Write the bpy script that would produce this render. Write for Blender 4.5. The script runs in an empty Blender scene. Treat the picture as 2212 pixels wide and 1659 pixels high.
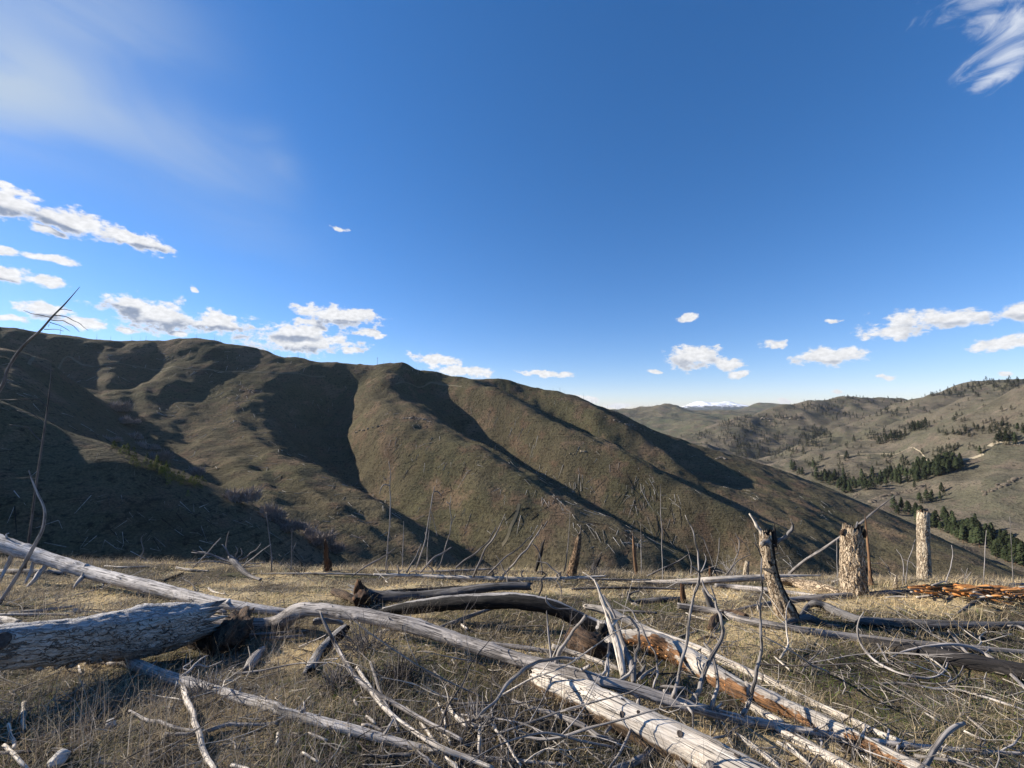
import bpy, math, random
import numpy as np
from mathutils import Vector, Matrix
random.seed(7)
RNG = np.random.default_rng(11)
SC = bpy.context.scene
COL = SC.collection

# ------------------------------------------------------------------ camera
F, CU, CV = 864.0, 1106.0, 829.5          # focal length and centre of the picture (2212 x 1659 units)
PITCH = math.radians(4.0)
cam = bpy.data.cameras.new('camera')
cam_ob = bpy.data.objects.new('camera', cam)
COL.objects.link(cam_ob)
cam.sensor_width = 36.0
cam.lens = 36.0 * F / 2212.0
cam.clip_start, cam.clip_end = 0.05, 90000.0
cam_ob.location = (0, 0, 0)
cam_ob.rotation_euler = (math.pi / 2 + PITCH, 0, 0)
SC.camera = cam_ob

# ------------------------------------------------------------------ daylight
SUN_AZ, SUN_EL = math.radians(-75.0), math.radians(25.5)
sun_vec = Vector((math.sin(SUN_AZ) * math.cos(SUN_EL), math.cos(SUN_AZ) * math.cos(SUN_EL), math.sin(SUN_EL)))
sl = bpy.data.lights.new('sun', 'SUN')
sl.energy, sl.angle, sl.color = 4.9, math.radians(0.5), (1.0, 0.91, 0.78)
sun_ob = bpy.data.objects.new('sun', sl)
COL.objects.link(sun_ob)
sun_ob.rotation_euler = sun_vec.to_track_quat('Z', 'Y').to_euler()

SKY_STRENGTH = 0.102
SC.view_settings.view_transform = 'Standard'
SC.view_settings.look = 'None'
SC.view_settings.exposure = 0.98
SC.view_settings.gamma = 1.0
SC.view_settings.use_curve_mapping = False
SC.render.engine = 'CYCLES'
SC.cycles.max_bounces = 5
SC.cycles.diffuse_bounces = 2
SC.cycles.glossy_bounces = 1
SC.cycles.transparent_max_bounces = 4
SC.cycles.use_denoising = True
SC.cycles.caustics_reflective = SC.cycles.caustics_refractive = False
SC.render.resolution_x, SC.render.resolution_y = 1024, 768


def ray(u, v):
    xc, yc = (u - CU) / F, (CV - v) / F
    y = math.cos(PITCH) - yc * math.sin(PITCH)
    z = math.sin(PITCH) + yc * math.cos(PITCH)
    return xc / y, z / y                     # per metre of forward distance


def P(u, v, Y):
    a, b = ray(u, v)
    return Vector((a * Y, Y, b * Y))


# ------------------------------------------------------------------ node helpers
class NT:
    def __init__(s, tree):
        s.t = tree; s.n = tree.nodes; s.l = tree.links

    def add(s, kind, **kw):
        n = s.n.new(kind)
        for k, v in kw.items():
            if k.startswith('i_'):
                key = k[2:]
                key = int(key) if key.isdigit() else key
                s.put(n.inputs[key], v)
            else:
                setattr(n, k, v)
        return n

    def put(s, inp, v):
        if hasattr(v, 'is_output') and v.is_output:
            s.l.new(v, inp)
        else:
            inp.default_value = v

    def math(s, op, a, b=None, c=None, clamp=False):
        n = s.n.new('ShaderNodeMath'); n.operation = op; n.use_clamp = clamp
        for i, v in enumerate((a, b, c)):
            if v is not None: s.put(n.inputs[i], v)
        return n.outputs[0]

    def vmath(s, op, a, b=None):
        n = s.n.new('ShaderNodeVectorMath'); n.operation = op
        s.put(n.inputs[0], a)
        if b is not None: s.put(n.inputs[1], b)
        return n.outputs['Value'] if op in ('LENGTH', 'DOT_PRODUCT', 'DISTANCE') else n.outputs[0]

    def noise(s, vec, scale, detail=3.0, rough=0.55, dist=0.0):
        n = s.n.new('ShaderNodeTexNoise')
        if vec is not None: s.l.new(vec, n.inputs['Vector'])
        n.inputs['Scale'].default_value = scale
        n.inputs['Detail'].default_value = detail
        n.inputs['Roughness'].default_value = rough
        n.inputs['Distortion'].default_value = dist
        return n.outputs['Fac']

    def ramp(s, fac, a, b, lo=0.0, hi=1.0, smooth=True):
        n = s.n.new('ShaderNodeMapRange')
        n.interpolation_type = 'SMOOTHSTEP' if smooth else 'LINEAR'
        s.put(n.inputs['Value'], fac)
        n.inputs['From Min'].default_value = a; n.inputs['From Max'].default_value = b
        n.inputs['To Min'].default_value = lo; n.inputs['To Max'].default_value = hi
        return n.outputs[0]

    def mix(s, fac, a, b, mode='MIX'):
        n = s.n.new('ShaderNodeMix'); n.data_type = 'RGBA'; n.blend_type = mode
        s.put(n.inputs[0], fac)
        s.put(n.inputs[6], a if not isinstance(a, tuple) else (*a, 1.0)[:4])
        s.put(n.inputs[7], b if not isinstance(b, tuple) else (*b, 1.0)[:4])
        return n.outputs[2]

    def scale(s, vec, sx, sy, sz):
        n = s.n.new('ShaderNodeMapping')
        s.l.new(vec, n.inputs['Vector'])
        n.inputs['Scale'].default_value = (sx, sy, sz)
        return n.outputs[0]


# ------------------------------------------------------------------ sky with clouds
def build_world():
    w = bpy.data.worlds.new('World')
    SC.world = w
    w.use_nodes = True
    w.cycles.sampling_method = 'MANUAL'
    w.cycles.sample_map_resolution = 512
    t = NT(w.node_tree)
    t.n.clear()
    out = t.add('ShaderNodeOutputWorld')
    bg = t.add('ShaderNodeBackground')
    bg.inputs['Strength'].default_value = SKY_STRENGTH
    t.l.new(bg.outputs[0], out.inputs[0])
    sky = t.add('ShaderNodeTexSky', sky_type='NISHITA')
    sky.sun_disc = False
    sky.sun_elevation = SUN_EL
    sky.sun_rotation = SUN_AZ
    sky.altitude = 1400
    sky.air_density = 1.0
    sky.dust_density = 0.12
    sky.ozone_density = 3.0
    gam = t.add('ShaderNodeGamma', i_Gamma=0.84)
    t.l.new(sky.outputs[0], gam.inputs[0])
    hsv = t.add('ShaderNodeHueSaturation', i_Saturation=1.36, i_Value=1.0)
    t.l.new(gam.outputs[0], hsv.inputs['Color'])
    base = t.mix(1.0, hsv.outputs[0], (1.08, 0.97, 1.10), 'MULTIPLY')
    co = t.add('ShaderNodeTexCoord').outputs['Generated']
    sep = t.add('ShaderNodeSeparateXYZ')
    t.l.new(co, sep.inputs[0])
    az = t.math('ARCTAN2', sep.outputs[0], sep.outputs[1])
    el = t.math('ARCSINE', sep.outputs[2])
    cmb = t.add('ShaderNodeCombineXYZ')
    t.l.new(az, cmb.inputs[0]); t.l.new(el, cmb.inputs[1])
    flat = cmb.outputs[0]

    def ae(u, v):
        a, b = ray(u, v)
        return math.atan2(a, 1.0), math.atan2(b, math.hypot(a, 1.0))

    def field(vec, clouds):
        acc = None
        for (u1, v1, u2, v2, h) in clouds:
            a1, e1 = ae(u1, v1); a2, e2 = ae(u2, v2)
            um, vm = (u1 + u2) / 2, (v1 + v2) / 2
            am, em = (a1 + a2) / 2, (e1 + e2) / 2
            se = abs(ae(um, vm - h)[1] - ae(um, vm + h)[1]) / 2
            sa = math.hypot(a2 - a1, e2 - e1) / 2 + se * 0.5
            m = t.add('ShaderNodeMapping', vector_type='TEXTURE')
            t.l.new(vec, m.inputs['Vector'])
            m.inputs['Location'].default_value = (am, em, 0)
            m.inputs['Rotation'].default_value = (0, 0, math.atan2(e2 - e1, a2 - a1))
            m.inputs['Scale'].default_value = (sa, se, 1)
            d = t.vmath('LENGTH', m.outputs[0])
            if acc is None:
                acc = d
            else:
                n = t.add('ShaderNodeMath', operation='SMOOTH_MIN')
                t.l.new(acc, n.inputs[0]); t.l.new(d, n.inputs[1]); n.inputs[2].default_value = 0.25
                acc = n.outputs[0]
        return t.math('SUBTRACT', 1.0, acc)

    puffs = [(-90, 408, 90, 455, 40), (60, 450, 250, 508, 32), (200, 490, 372, 540, 24), (-20, 382, 18, 398, 14),
             (60, 488, 140, 512, 11), (-30, 526, 34, 548, 14), (62, 552, 158, 566, 12), (-50, 584, 60, 598, 24),
             (30, 598, 152, 612, 15), (46, 668, 160, 680, 22), (120, 692, 236, 706, 17), (-10, 688, 50, 695, 10),
             (226, 640, 330, 668, 22), (240, 668, 440, 692, 42), (370, 688, 546, 704, 27), (250, 711, 304, 716, 9),
             (365, 718, 415, 724, 10), (632, 676, 826, 688, 25), (516, 738, 780, 742, 30), (560, 716, 720, 718, 24),
             (768, 716, 832, 726, 11), (728, 752, 782, 756, 11), (712, 489, 762, 496, 6), (414, 620, 428, 628, 8),
             (880, 768, 1004, 784, 13), (930, 794, 1064, 808, 15), (1116, 803, 1240, 813, 8),
             (1468, 688, 1514, 683, 9), (1444, 768, 1545, 775, 32), (1540, 785, 1600, 785, 15), (1578, 809, 1612, 806, 13),
             (1396, 803, 1424, 803, 5), (1648, 743, 1698, 741, 11), (1726, 770, 1858, 768, 24), (1852, 720, 2010, 710, 20),
             (1905, 694, 2136, 684, 26), (2176, 676, 2260, 664, 28), (2098, 748, 2260, 736, 18),
             (1892, 816, 1946, 817, 8), (2154, 810, 2182, 810, 7), (1678, 865, 1716, 865, 5), (1798, 845, 1822, 845, 5),
             (1790, 690, 1822, 690, 6), (1230, 858, 1300, 868, 8), (1300, 874, 1362, 878, 7), (630, 690, 700, 700, 12)]
    wv = t.add('ShaderNodeTexNoise'); wv.inputs['Scale'].default_value = 26; wv.inputs['Detail'].default_value = 2
    t.l.new(co, wv.inputs['Vector'])
    warp = t.vmath('MULTIPLY', t.vmath('SUBTRACT', wv.outputs['Color'], (0.5, 0.5, 0.5)), (0.03, 0.02, 0))
    f = field(t.vmath('ADD', flat, warp), puffs)
    aniso = t.scale(co, 1, 1, 1.7)
    n1 = t.noise(aniso, 30, 7, 0.62)
    n2 = t.noise(aniso, 95, 5, 0.6)
    dens = t.math('ADD', f, t.math('ADD', t.math('MULTIPLY', t.math('SUBTRACT', n1, 0.52), 2.3),
                                   t.math('MULTIPLY', t.math('SUBTRACT', n2, 0.5), 0.55)))
    alpha = t.ramp(dens, -0.04, 0.42)
    # thick hearts of the clouds are grey; those toward the sun (left) more so
    side = t.ramp(az, -0.95, 0.55, 1.0, 0.58)
    # what lies under the bigger puffs is shaded
    big = [c for c in puffs if c[4] >= 22]
    f_b = field(t.vmath('ADD', t.vmath('ADD', flat, (0, 0.016, 0)), warp), big)
    under = t.ramp(t.math('ADD', t.math('SUBTRACT', f_b, f), t.math('MULTIPLY', t.math('SUBTRACT', n1, 0.5), 0.9)), -0.30, 0.22)
    core = t.math('MULTIPLY', under, t.ramp(dens, 0.12, 0.60))
    grey = t.math('MULTIPLY', core, side)
    ccol = t.mix(grey, (4.75, 4.75, 4.8), (1.45, 1.75, 2.35))
    shade2 = t.ramp(n2, 0.25, 0.75, 0.82, 1.06)
    ccol = t.mix(1.0, ccol, t.add('ShaderNodeCombineColor', i_0=shade2, i_1=shade2, i_2=shade2).outputs[0], 'MULTIPLY')
    # thin high veil, upper left, and wisps upper right
    va = None
    for (u1, v1, u2, v2, h, wgt) in [(-420, 40, 330, 230, 190, 1.0), (-260, 170, 120, 210, 120, .55), (-200, -140, 420, 60, 170, .6), (220, 230, 560, 360, 120, .55), (560, 290, 625, 400, 60, .30), (300, 330, 640, 520, 110, .3)]:
        a1, e1 = ae(u1, v1); a2, e2 = ae(u2, v2)
        se = abs(ae((u1 + u2) / 2, (v1 + v2) / 2 - h)[1] - ae((u1 + u2) / 2, (v1 + v2) / 2 + h)[1]) / 2
        m = t.add('ShaderNodeMapping', vector_type='TEXTURE')
        t.l.new(flat, m.inputs['Vector'])
        m.inputs['Location'].default_value = ((a1 + a2) / 2, (e1 + e2) / 2, 0)
        m.inputs['Rotation'].default_value = (0, 0, math.atan2(e2 - e1, a2 - a1))
        m.inputs['Scale'].default_value = (math.hypot(a2 - a1, e2 - e1) / 2 + se * .5, se, 1)
        d = t.vmath('LENGTH', m.outputs[0])
        gss = t.math('MULTIPLY', t.math('POWER', 2.718, t.math('MULTIPLY', t.math('MULTIPLY', d, d), -1.5)), wgt)
        va = gss if va is None else t.math('ADD', va, gss)
    vm = t.add('ShaderNodeMapping'); t.l.new(flat, vm.inputs[0])
    vm.inputs['Rotation'].default_value = (0, 0, math.radians(28)); vm.inputs['Scale'].default_value = (2.2, 6.0, 1)
    vn = t.noise(vm.outputs[0], 1.3, 5, 0.5, 0.9)
    va = t.math('MULTIPLY', va, t.ramp(vn, 0.28, 0.68, 0.36, 1.0))
    va = t.math('MULTIPLY', va, 0.58, clamp=True)
    col = t.mix(va, base, (2.7, 3.2, 3.75))
    wis = field(flat, [(2010, 30, 2330, -70, 52), (2100, 60, 2330, 20, 60), (2085, 150, 2300, 66, 46), (2080, 205, 2230, 120, 24)])
    m = t.add('ShaderNodeMapping'); t.l.new(flat, m.inputs[0])
    m.inputs['Rotation'].default_value = (0, 0, math.radians(-22)); m.inputs['Scale'].default_value = (7, 15, 1)
    wn = t.noise(m.outputs[0], 1.5, 8, 0.64, 1.6)
    wa = t.ramp(t.math('ADD', wis, t.math('MULTIPLY', t.math('SUBTRACT', wn, 0.5), 3.0)), 0.0, 1.3, 0, 0.72)
    col = t.mix(wa, col, (4.4, 4.6, 4.9))
    col = t.mix(t.math('MULTIPLY', alpha, 0.96), col, ccol)
    t.l.new(col, bg.inputs['Color'])


build_world()

# ------------------------------------------------------------------ noise in numpy
def _hash(ix, iy, iz, seed):
    h = (ix * 374761393 + iy * 668265263 + iz * 2147483647 + seed * 974634777) & 0xffffffff
    h = ((h ^ (h >> 13)) * 1274126177) & 0xffffffff
    h = h ^ (h >> 16)
    return (h & 0xffff) / 32767.5 - 1.0


def vnoise(p, seed=0):
    p = np.asarray(p, float)
    i = np.floor(p).astype(np.int64); f = p - i
    f = f * f * (3 - 2 * f)
    r = 0
    for dx in (0, 1):
        wx = f[:, 0] if dx else 1 - f[:, 0]
        for dy in (0, 1):
            wy = f[:, 1] if dy else 1 - f[:, 1]
            for dz in (0, 1):
                wz = f[:, 2] if dz else 1 - f[:, 2]
                r = r + wx * wy * wz * _hash(i[:, 0] + dx, i[:, 1] + dy, i[:, 2] + dz, seed)
    return r


def vnoise2(p, seed=0):
    p = np.asarray(p, float)
    i = np.floor(p).astype(np.int64); f = p - i
    f = f * f * (3 - 2 * f)
    r = 0
    for dx in (0, 1):
        wx = f[:, 0] if dx else 1 - f[:, 0]
        for dy in (0, 1):
            wy = f[:, 1] if dy else 1 - f[:, 1]
            r = r + wx * wy * _hash(i[:, 0] + dx, i[:, 1] + dy, 7 + 0 * i[:, 0], seed)
    return r


def fbm(p, octaves=3, seed=0, gain=0.5):
    fn = vnoise if p.shape[1] == 3 else vnoise2
    s, a = 0, 1.0
    for o in range(octaves):
        s = s + a * fn(p * (2.03 ** o) + 17.3 * o, seed + o)
        a *= gain
    return s


# ------------------------------------------------------------------ object helpers
def tag(o, label=None, cat=None, group=None, kind=None):
    if label: o['label'] = label
    if cat: o['category'] = cat
    if group: o['group'] = group
    if kind: o['kind'] = kind
    return o


def mesh_obj(name, verts, faces, mat=None, parent=None, loc=None, smooth=True, attrs=None, tris=None):
    """faces: (n,4) or (n,3) int array or a list of polygons"""
    me = bpy.data.meshes.new(name)
    V = np.asarray(verts, np.float32)
    if isinstance(faces, np.ndarray):
        k = faces.shape[1]
        me.vertices.add(len(V)); me.vertices.foreach_set('co', V.ravel())
        me.loops.add(faces.size); me.loops.foreach_set('vertex_index', faces.astype(np.int32).ravel())
        me.polygons.add(len(faces))
        me.polygons.foreach_set('loop_start', np.arange(0, faces.size, k, dtype=np.int32))
        me.polygons.foreach_set('loop_total', np.full(len(faces), k, np.int32))
    else:
        me.from_pydata([tuple(p) for p in V], [], faces)
    me.update(calc_edges=True)
    if smooth and len(me.polygons):
        me.polygons.foreach_set('use_smooth', np.ones(len(me.polygons), bool))
    for an, (typ, arr) in (attrs or {}).items():
        at = me.attributes.new(an, typ, 'POINT')
        at.data.foreach_set('vector' if typ == 'FLOAT_VECTOR' else ('color' if 'COLOR' in typ else 'value'),
                            np.asarray(arr, np.float32).ravel())
    if mat: me.materials.append(mat)
    o = bpy.data.objects.new(name, me)
    COL.objects.link(o)
    if loc is not None: o.location = loc
    if parent: o.parent = parent
    return o


def new_mat(name):
    m = bpy.data.materials.new(name)
    m.use_nodes = True
    t = NT(m.node_tree)
    b = [n for n in t.n if n.type == 'BSDF_PRINCIPLED'][0]
    b.inputs['Specular IOR Level'].default_value = 0.15
    b.inputs['Roughness'].default_value = 0.9
    return m, t, b


def bump(t, b, h, strength, dist):
    n = t.add('ShaderNodeBump')
    n.inputs['Strength'].default_value = strength
    n.inputs['Distance'].default_value = dist
    t.l.new(h, n.inputs['Height'])
    t.l.new(n.outputs[0], b.inputs['Normal'])

# ================================================================== TERRAIN
def hill_material(name, olive, brown, green, speck, fine=1.0, spk_amt=0.6, bump_d=0.8, rock=None):
    m, t, b = new_mat(name)
    pos = t.add('ShaderNodeNewGeometry').outputs['Position']
    big = t.noise(pos, 0.009 * fine, 4, 0.55)
    mid = t.noise(pos, 0.045 * fine, 4, 0.6)
    sml = t.noise(pos, 0.32 * fine, 4, 0.65)
    tin = t.noise(pos, 1.3 * fine, 2, 0.6)
    c = t.mix(t.ramp(big, 0.42, 0.62), olive, green)
    c = t.mix(t.ramp(mid, 0.50, 0.68), c, brown)
    pat = t.noise(pos, 0.022 * fine, 6, 0.68)
    c = t.mix(t.ramp(pat, 0.54, 0.64, 0, .7), c, tuple(q * 1.45 for q in brown))
    c = t.mix(t.ramp(pat, 0.46, 0.38, 0, .6), c, tuple(q * .62 for q in olive))
    ter = t.noise(t.scale(pos, .05 * fine, .05 * fine, 1.1 * fine), 1.0, 3, .6)      # animal paths across the slope
    c = t.mix(t.ramp(ter, 0.56, 0.66, 0, .45), c, speck)
    c = t.mix(t.math('MULTIPLY', t.ramp(sml, 0.52, 0.66), spk_amt), c, speck)
    v = t.ramp(tin, 0.25, 0.75, 0.72, 1.28)
    c = t.mix(1.0, c, t.add('ShaderNodeCombineColor', i_0=v, i_1=v, i_2=v).outputs[0], 'MULTIPLY')
    if rock:
        nz = t.add('ShaderNodeSeparateXYZ'); t.l.new(t.add('ShaderNodeNewGeometry').outputs['Normal'], nz.inputs[0])
        st = t.ramp(t.math('ADD', nz.outputs[2], t.math('MULTIPLY', t.math('SUBTRACT', mid, 0.5), 0.5)), 0.62, 0.78, 1, 0)
        c = t.mix(t.math('MULTIPLY', st, 0.55), c, rock)
    t.l.new(c, b.inputs['Base Color'])
    h = t.math('ADD', t.math('ADD', t.math('MULTIPLY', sml, 1.0), t.math('MULTIPLY', ter, .8)), t.math('MULTIPLY', tin, 0.35))
    bump(t, b, h, 1.0, bump_d)
    b.inputs['Specular IOR Level'].default_value = 0.03
    return m


MAT_HILL = hill_material('burnt_hill_grass', (0.103, 0.087, 0.054), (0.120, 0.085, 0.056), (0.092, 0.083, 0.048), (0.034, 0.029, 0.020), 1.0, 0.85, 1.6)
MAT_RIGHT = hill_material('pine_hill_grass', (0.116, 0.101, 0.074), (0.122, 0.099, 0.075), (0.096, 0.090, 0.062), (0.038, 0.036, 0.026), 0.5, 0.75, 2.5)
MAT_FAR = hill_material('far_hill_grass', (0.130, 0.112, 0.072), (0.120, 0.095, 0.066), (0.095, 0.098, 0.058), (0.045, 0.052, 0.034), 0.16, 0.8, 6.0)


def smooth_line(pts, n):
    """Catmull-Rom through pts (k, d) resampled to n rows, evenly by length"""
    p = np.asarray(pts, float)
    if len(p) == 2:
        s = np.linspace(0, 1, n)[:, None]
        return p[0] * (1 - s) + p[1] * s
    e = np.vstack([2 * p[0] - p[1], p, 2 * p[-1] - p[-2]])
    out = []
    for i in range(1, len(e) - 2):
        s = np.linspace(0, 1, 12, endpoint=False)[:, None]
        a, b_, c, d = e[i - 1], e[i], e[i + 1], e[i + 2]
        out.append(0.5 * (2 * b_ + (c - a) * s + (2 * a - 5 * b_ + 4 * c - d) * s ** 2 + (3 * b_ - a - 3 * c + d) * s ** 3))
    out = np.vstack(out + [p[-1:]])
    L = np.concatenate([[0], np.cumsum(np.linalg.norm(np.diff(out[:, :3], axis=0), axis=1))])
    q = np.linspace(0, L[-1], n)
    return np.stack([np.interp(q, L, out[:, k]) for k in range(out.shape[1])], 1)


def pix_line(pts, spacing):
    w = np.array([P(*p) for p in pts])
    L = np.linalg.norm(np.diff(w, axis=0), axis=1).sum()
    return smooth_line(w, max(2, int(L / spacing) + 1))


def raw_line(pts, spacing):
    w = np.array(pts, float)
    L = np.linalg.norm(np.diff(w, axis=0), axis=1).sum()
    return smooth_line(w, max(2, int(L / spacing) + 1))


class Sheet:
    """a height field through scattered points (multiquadric), with relief noise"""
    def __init__(s, name, pts, x0, x1, y0, y1, nx, ny, c, lam, mat, rough=(), drop=0.0, ypow=1.0, rills=None):
        p = np.vstack(pts)
        n = len(p)
        d2 = ((p[:, None, :2] - p[None, :, :2]) ** 2).sum(-1)
        A = np.zeros((n + 3, n + 3))
        A[:n, :n] = -np.sqrt(d2 + c * c) + np.eye(n) * lam
        sc = abs(p[:, :2]).max()
        T = np.c_[np.ones(n), p[:, :2] / sc]
        A[:n, n:] = T; A[n:, :n] = T.T
        w = np.linalg.solve(A, np.r_[p[:, 2], 0, 0, 0])
        xs = np.linspace(x0, x1, nx)
        ys = y0 + (y1 - y0) * np.linspace(0, 1, ny) ** ypow
        gx, gy = np.meshgrid(xs, ys)
        q = np.c_[gx.ravel(), gy.ravel()].astype(np.float32)
        z = np.empty(len(q), np.float32)
        pf = p[:, :2].astype(np.float32); wf = w[:n].astype(np.float32)
        for i in range(0, len(q), 20000):
            b = q[i:i + 20000]
            dd = (b[:, 0:1] - pf[:, 0]) ** 2 + (b[:, 1:2] - pf[:, 1]) ** 2 + np.float32(c * c)
            z[i:i + 20000] = -(np.sqrt(dd) @ wf)
        z = z + w[n] + q[:, 0] / sc * w[n + 1] + q[:, 1] / sc * w[n + 2]
        for (wl, amp, seed) in rough:
            z = z + amp * fbm(q.astype(float) / wl + 3.1, 3, seed)
        if rills:       # small folds running down the fall of the spurs
            (dx, dy), w_, l_, a_, sd_ = rills
            along = q[:, 0] * dx + q[:, 1] * dy; perp = q[:, 0] * dy - q[:, 1] * dx
            rr = fbm(np.c_[perp / w_, along / l_].astype(float), 3, sd_)
            fade = np.clip((q[:, 1] - 210) / 80, 0, 1) * np.clip((640 - q[:, 1]) / 120, 0.12, 1)
            z = z + a_ * (1 - 2.2 * np.abs(rr)) * fade
        if drop:
            tt = np.clip(1 - (q[:, 1] - y0) / ((y1 - y0) * 0.09), 0, 1)
            z = z - drop * tt * tt
        s.xs, s.ys, s.z = xs, ys, z.reshape(ny, nx)
        idx = np.arange(nx * ny).reshape(ny, nx)
        faces = np.stack([idx[:-1, :-1], idx[:-1, 1:], idx[1:, 1:], idx[1:, :-1]], -1).reshape(-1, 4)
        s.ob = mesh_obj(name, np.c_[q, z], faces, mat)
        tag(s.ob, kind='structure')

    def h(s, x, y):
        x = np.asarray(x, float); y = np.asarray(y, float)
        fx = np.clip(np.interp(x, s.xs, np.arange(len(s.xs))), 0, len(s.xs) - 1.001)
        fy = np.clip(np.interp(y, s.ys, np.arange(len(s.ys))), 0, len(s.ys) - 1.001)
        i = fx.astype(int); j = fy.astype(int); fx = fx - i; fy = fy - j
        z = s.z
        return (z[j, i] * (1 - fx) + z[j, i + 1] * fx) * (1 - fy) + (z[j + 1, i] * (1 - fx) + z[j + 1, i + 1] * fx) * fy

    def hit(s, u, v, y0=None, y1=None, n=900):
        """where the line of sight through a picture point first meets the sheet"""
        a, b = ray(u, v)
        y = np.linspace(y0 or s.ys[0], y1 or s.ys[-1], n)
        k = np.nonzero(s.h(a * y, y) >= b * y)[0]
        ok = [i for i in k if s.xs[0] < a * y[i] < s.xs[-1]]
        if not ok or ok[0] == 0: return None
        i = ok[0]
        return Vector((a * y[i], y[i], float(s.h(a * y[i], y[i]))))


SKYLINE = [(-520, 660, 540), (-260, 684, 550), (0, 703, 560), (150, 722, 590), (260, 733, 620), (400, 735, 650), (480, 742, 660),
           (560, 757, 670), (620, 773, 680), (700, 783, 690), (800, 788, 700), (850, 783, 702), (872, 779, 702), (900, 786, 700), (950, 808, 700),
           (1010, 812, 715), (1080, 818, 715), (1130, 833, 710), (1200, 845, 700), (1250, 862, 690), (1300, 876, 680),
           (1340, 893, 670), (1400, 920, 672), (1450, 940, 680), (1500, 955, 686), (1560, 975, 690), (1640, 1000, 688),
           (1740, 1040, 665), (1850, 1080, 610), (1950, 1130, 545), (2060, 1180, 470), (2190, 1245, 392), (2300, 1290, 350)]
sky_pts = pix_line(SKYLINE, 16)
ww = np.clip((sky_pts[:, 0] - 180) / 250, 0, 1)
behind1 = sky_pts + np.c_[90 * ww, 90 * (1 - ww) + 15 * ww, -38 + 0 * ww]
behind2 = sky_pts + np.c_[220 * ww, 260 * (1 - ww) + 50 * ww, -120 + 0 * ww]
CREST = {
    'unseen_shade_spur': raw_line([(-560, 215, 118), (-420, 198, 88), (-325, 186, 58), (-262, 174, 23)], 14),  # unseen rise past the left edge, shaped to shade the near slope
    'unseen_shade_spur2': pix_line([(-60, 852, 165), (0, 880, 166), (130, 945, 170), (250, 988, 174), (400, 1060, 180), (520, 1110, 186), (640, 1170, 192), (760, 1238, 198)], 9),
    'spur1': pix_line([(250, 740, 610), (230, 770, 570), (250, 820, 530), (290, 860, 500)], 14),
    'spur1b': pix_line([(420, 742, 640), (400, 775, 600), (340, 820, 550), (300, 870, 490)], 14),
    'spur2': pix_line([(650, 785, 665), (640, 812, 625), (590, 850, 575), (560, 900, 510), (590, 960, 445), (680, 1012, 395), (780, 1062, 350), (880, 1122, 312), (980, 1196, 280)], 14),
    'spur3a': pix_line([(800, 805, 680), (795, 850, 610), (790, 900, 545), (800, 950, 500), (850, 1010, 450), (930, 1075, 400), (1020, 1140, 350), (1110, 1215, 310)], 14),
    'spur3': pix_line([(858, 800, 678), (851, 850, 604), (898, 880, 549), (950, 915, 504), (1011, 950, 466), (1091, 1004, 418), (1158, 1047, 386), (1258, 1097, 359), (1340, 1140, 339), (1424, 1177, 326), (1520, 1225, 314)], 14),
    'spur4': pix_line([(960, 826, 683), (1024, 847, 639), (1107, 880, 594), (1191, 927, 544), (1324, 984, 494), (1424, 1037, 456), (1520, 1085, 426), (1640, 1140, 402), (1760, 1200, 384)], 14),
    'spur5a': pix_line([(1180, 850, 685), (1250, 888, 630), (1350, 980, 545), (1430, 1030, 508), (1500, 1066, 485)], 14),
    'spur5': pix_line([(1300, 890, 655), (1400, 950, 590), (1470, 1000, 550), (1530, 1040, 522), (1620, 1085, 495), (1750, 1135, 465), (1900, 1195, 438)], 14),
}
GULLY = {
    'creek': pix_line([(120, 800, 537), (200, 850, 497), (257, 885, 462), (291, 945, 417), (343, 986, 377), (421, 1017, 344), (514, 1072, 294), (617, 1123, 256), (702, 1174, 235), (800, 1238, 220)], 14),
    'g1': pix_line([(330, 755, 616), (310, 800, 576), (270, 850, 521)], 14),
    'g2': pix_line([(545, 780, 639), (480, 810, 594), (400, 860, 534), (330, 905, 464)], 14),
    'g3': pix_line([(745, 830, 656), (720, 880, 624), (712, 940, 572), (755, 1000, 504), (845, 1062, 432), (945, 1132, 370), (1010, 1187, 332), (1070, 1245, 304)], 14),
    'g4a': pix_line([(895, 812, 705), (930, 850, 669), (975, 885, 626)], 14),
    'g4': pix_line([(955, 882, 643), (1024, 918, 613), (1100, 955, 568), (1150, 990, 533), (1200, 1030, 500), (1274, 1077, 466), (1380, 1130, 434), (1480, 1180, 412), (1570, 1228, 396)], 14),
    'g5': pix_line([(1060, 838, 694), (1134, 862, 682), (1224, 905, 632), (1330, 980, 562), (1440, 1048, 507), (1540, 1090, 472), (1633, 1124, 448), (1750, 1170, 424), (1850, 1218, 410)], 14),
    'g6': pix_line([(1330, 938, 645), (1400, 985, 604), (1450, 1016, 576), (1495, 1048, 552)], 14),
}
side_dip = np.array([(-272, 222, -10), (-250, 200, -4), (-330, 262, -2), (-400, 330, 22), (-470, 400, 55), (-390, 262, 30), (-500, 330, 70)], float)
floor_pts = raw_line([(-60, 205, -95), (40, 235, -120), (140, 268, -142), (250, 290, -165), (380, 310, -185), (500, 310, -198), (640, 400, -222), (740, 540, -240)], 25)
ravine = raw_line([(-330, 60, 10), (-220, 75, -25), (-150, 100, -52), (-90, 130, -82), (-50, 165, -98)], 20)
knoll_side = np.array([(-260, 20, 40), (-180, 20, 8), (-120, 30, -22), (-60, 40, -32), (0, 45, -36), (80, 45, -36), (160, 45, -40), (300, 60, -70),
                       (-60, 90, -66), (0, 110, -80), (100, 110, -85), (250, 140, -110), (450, 200, -150), (700, 350, -200), (-420, 60, 60)], float)
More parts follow.
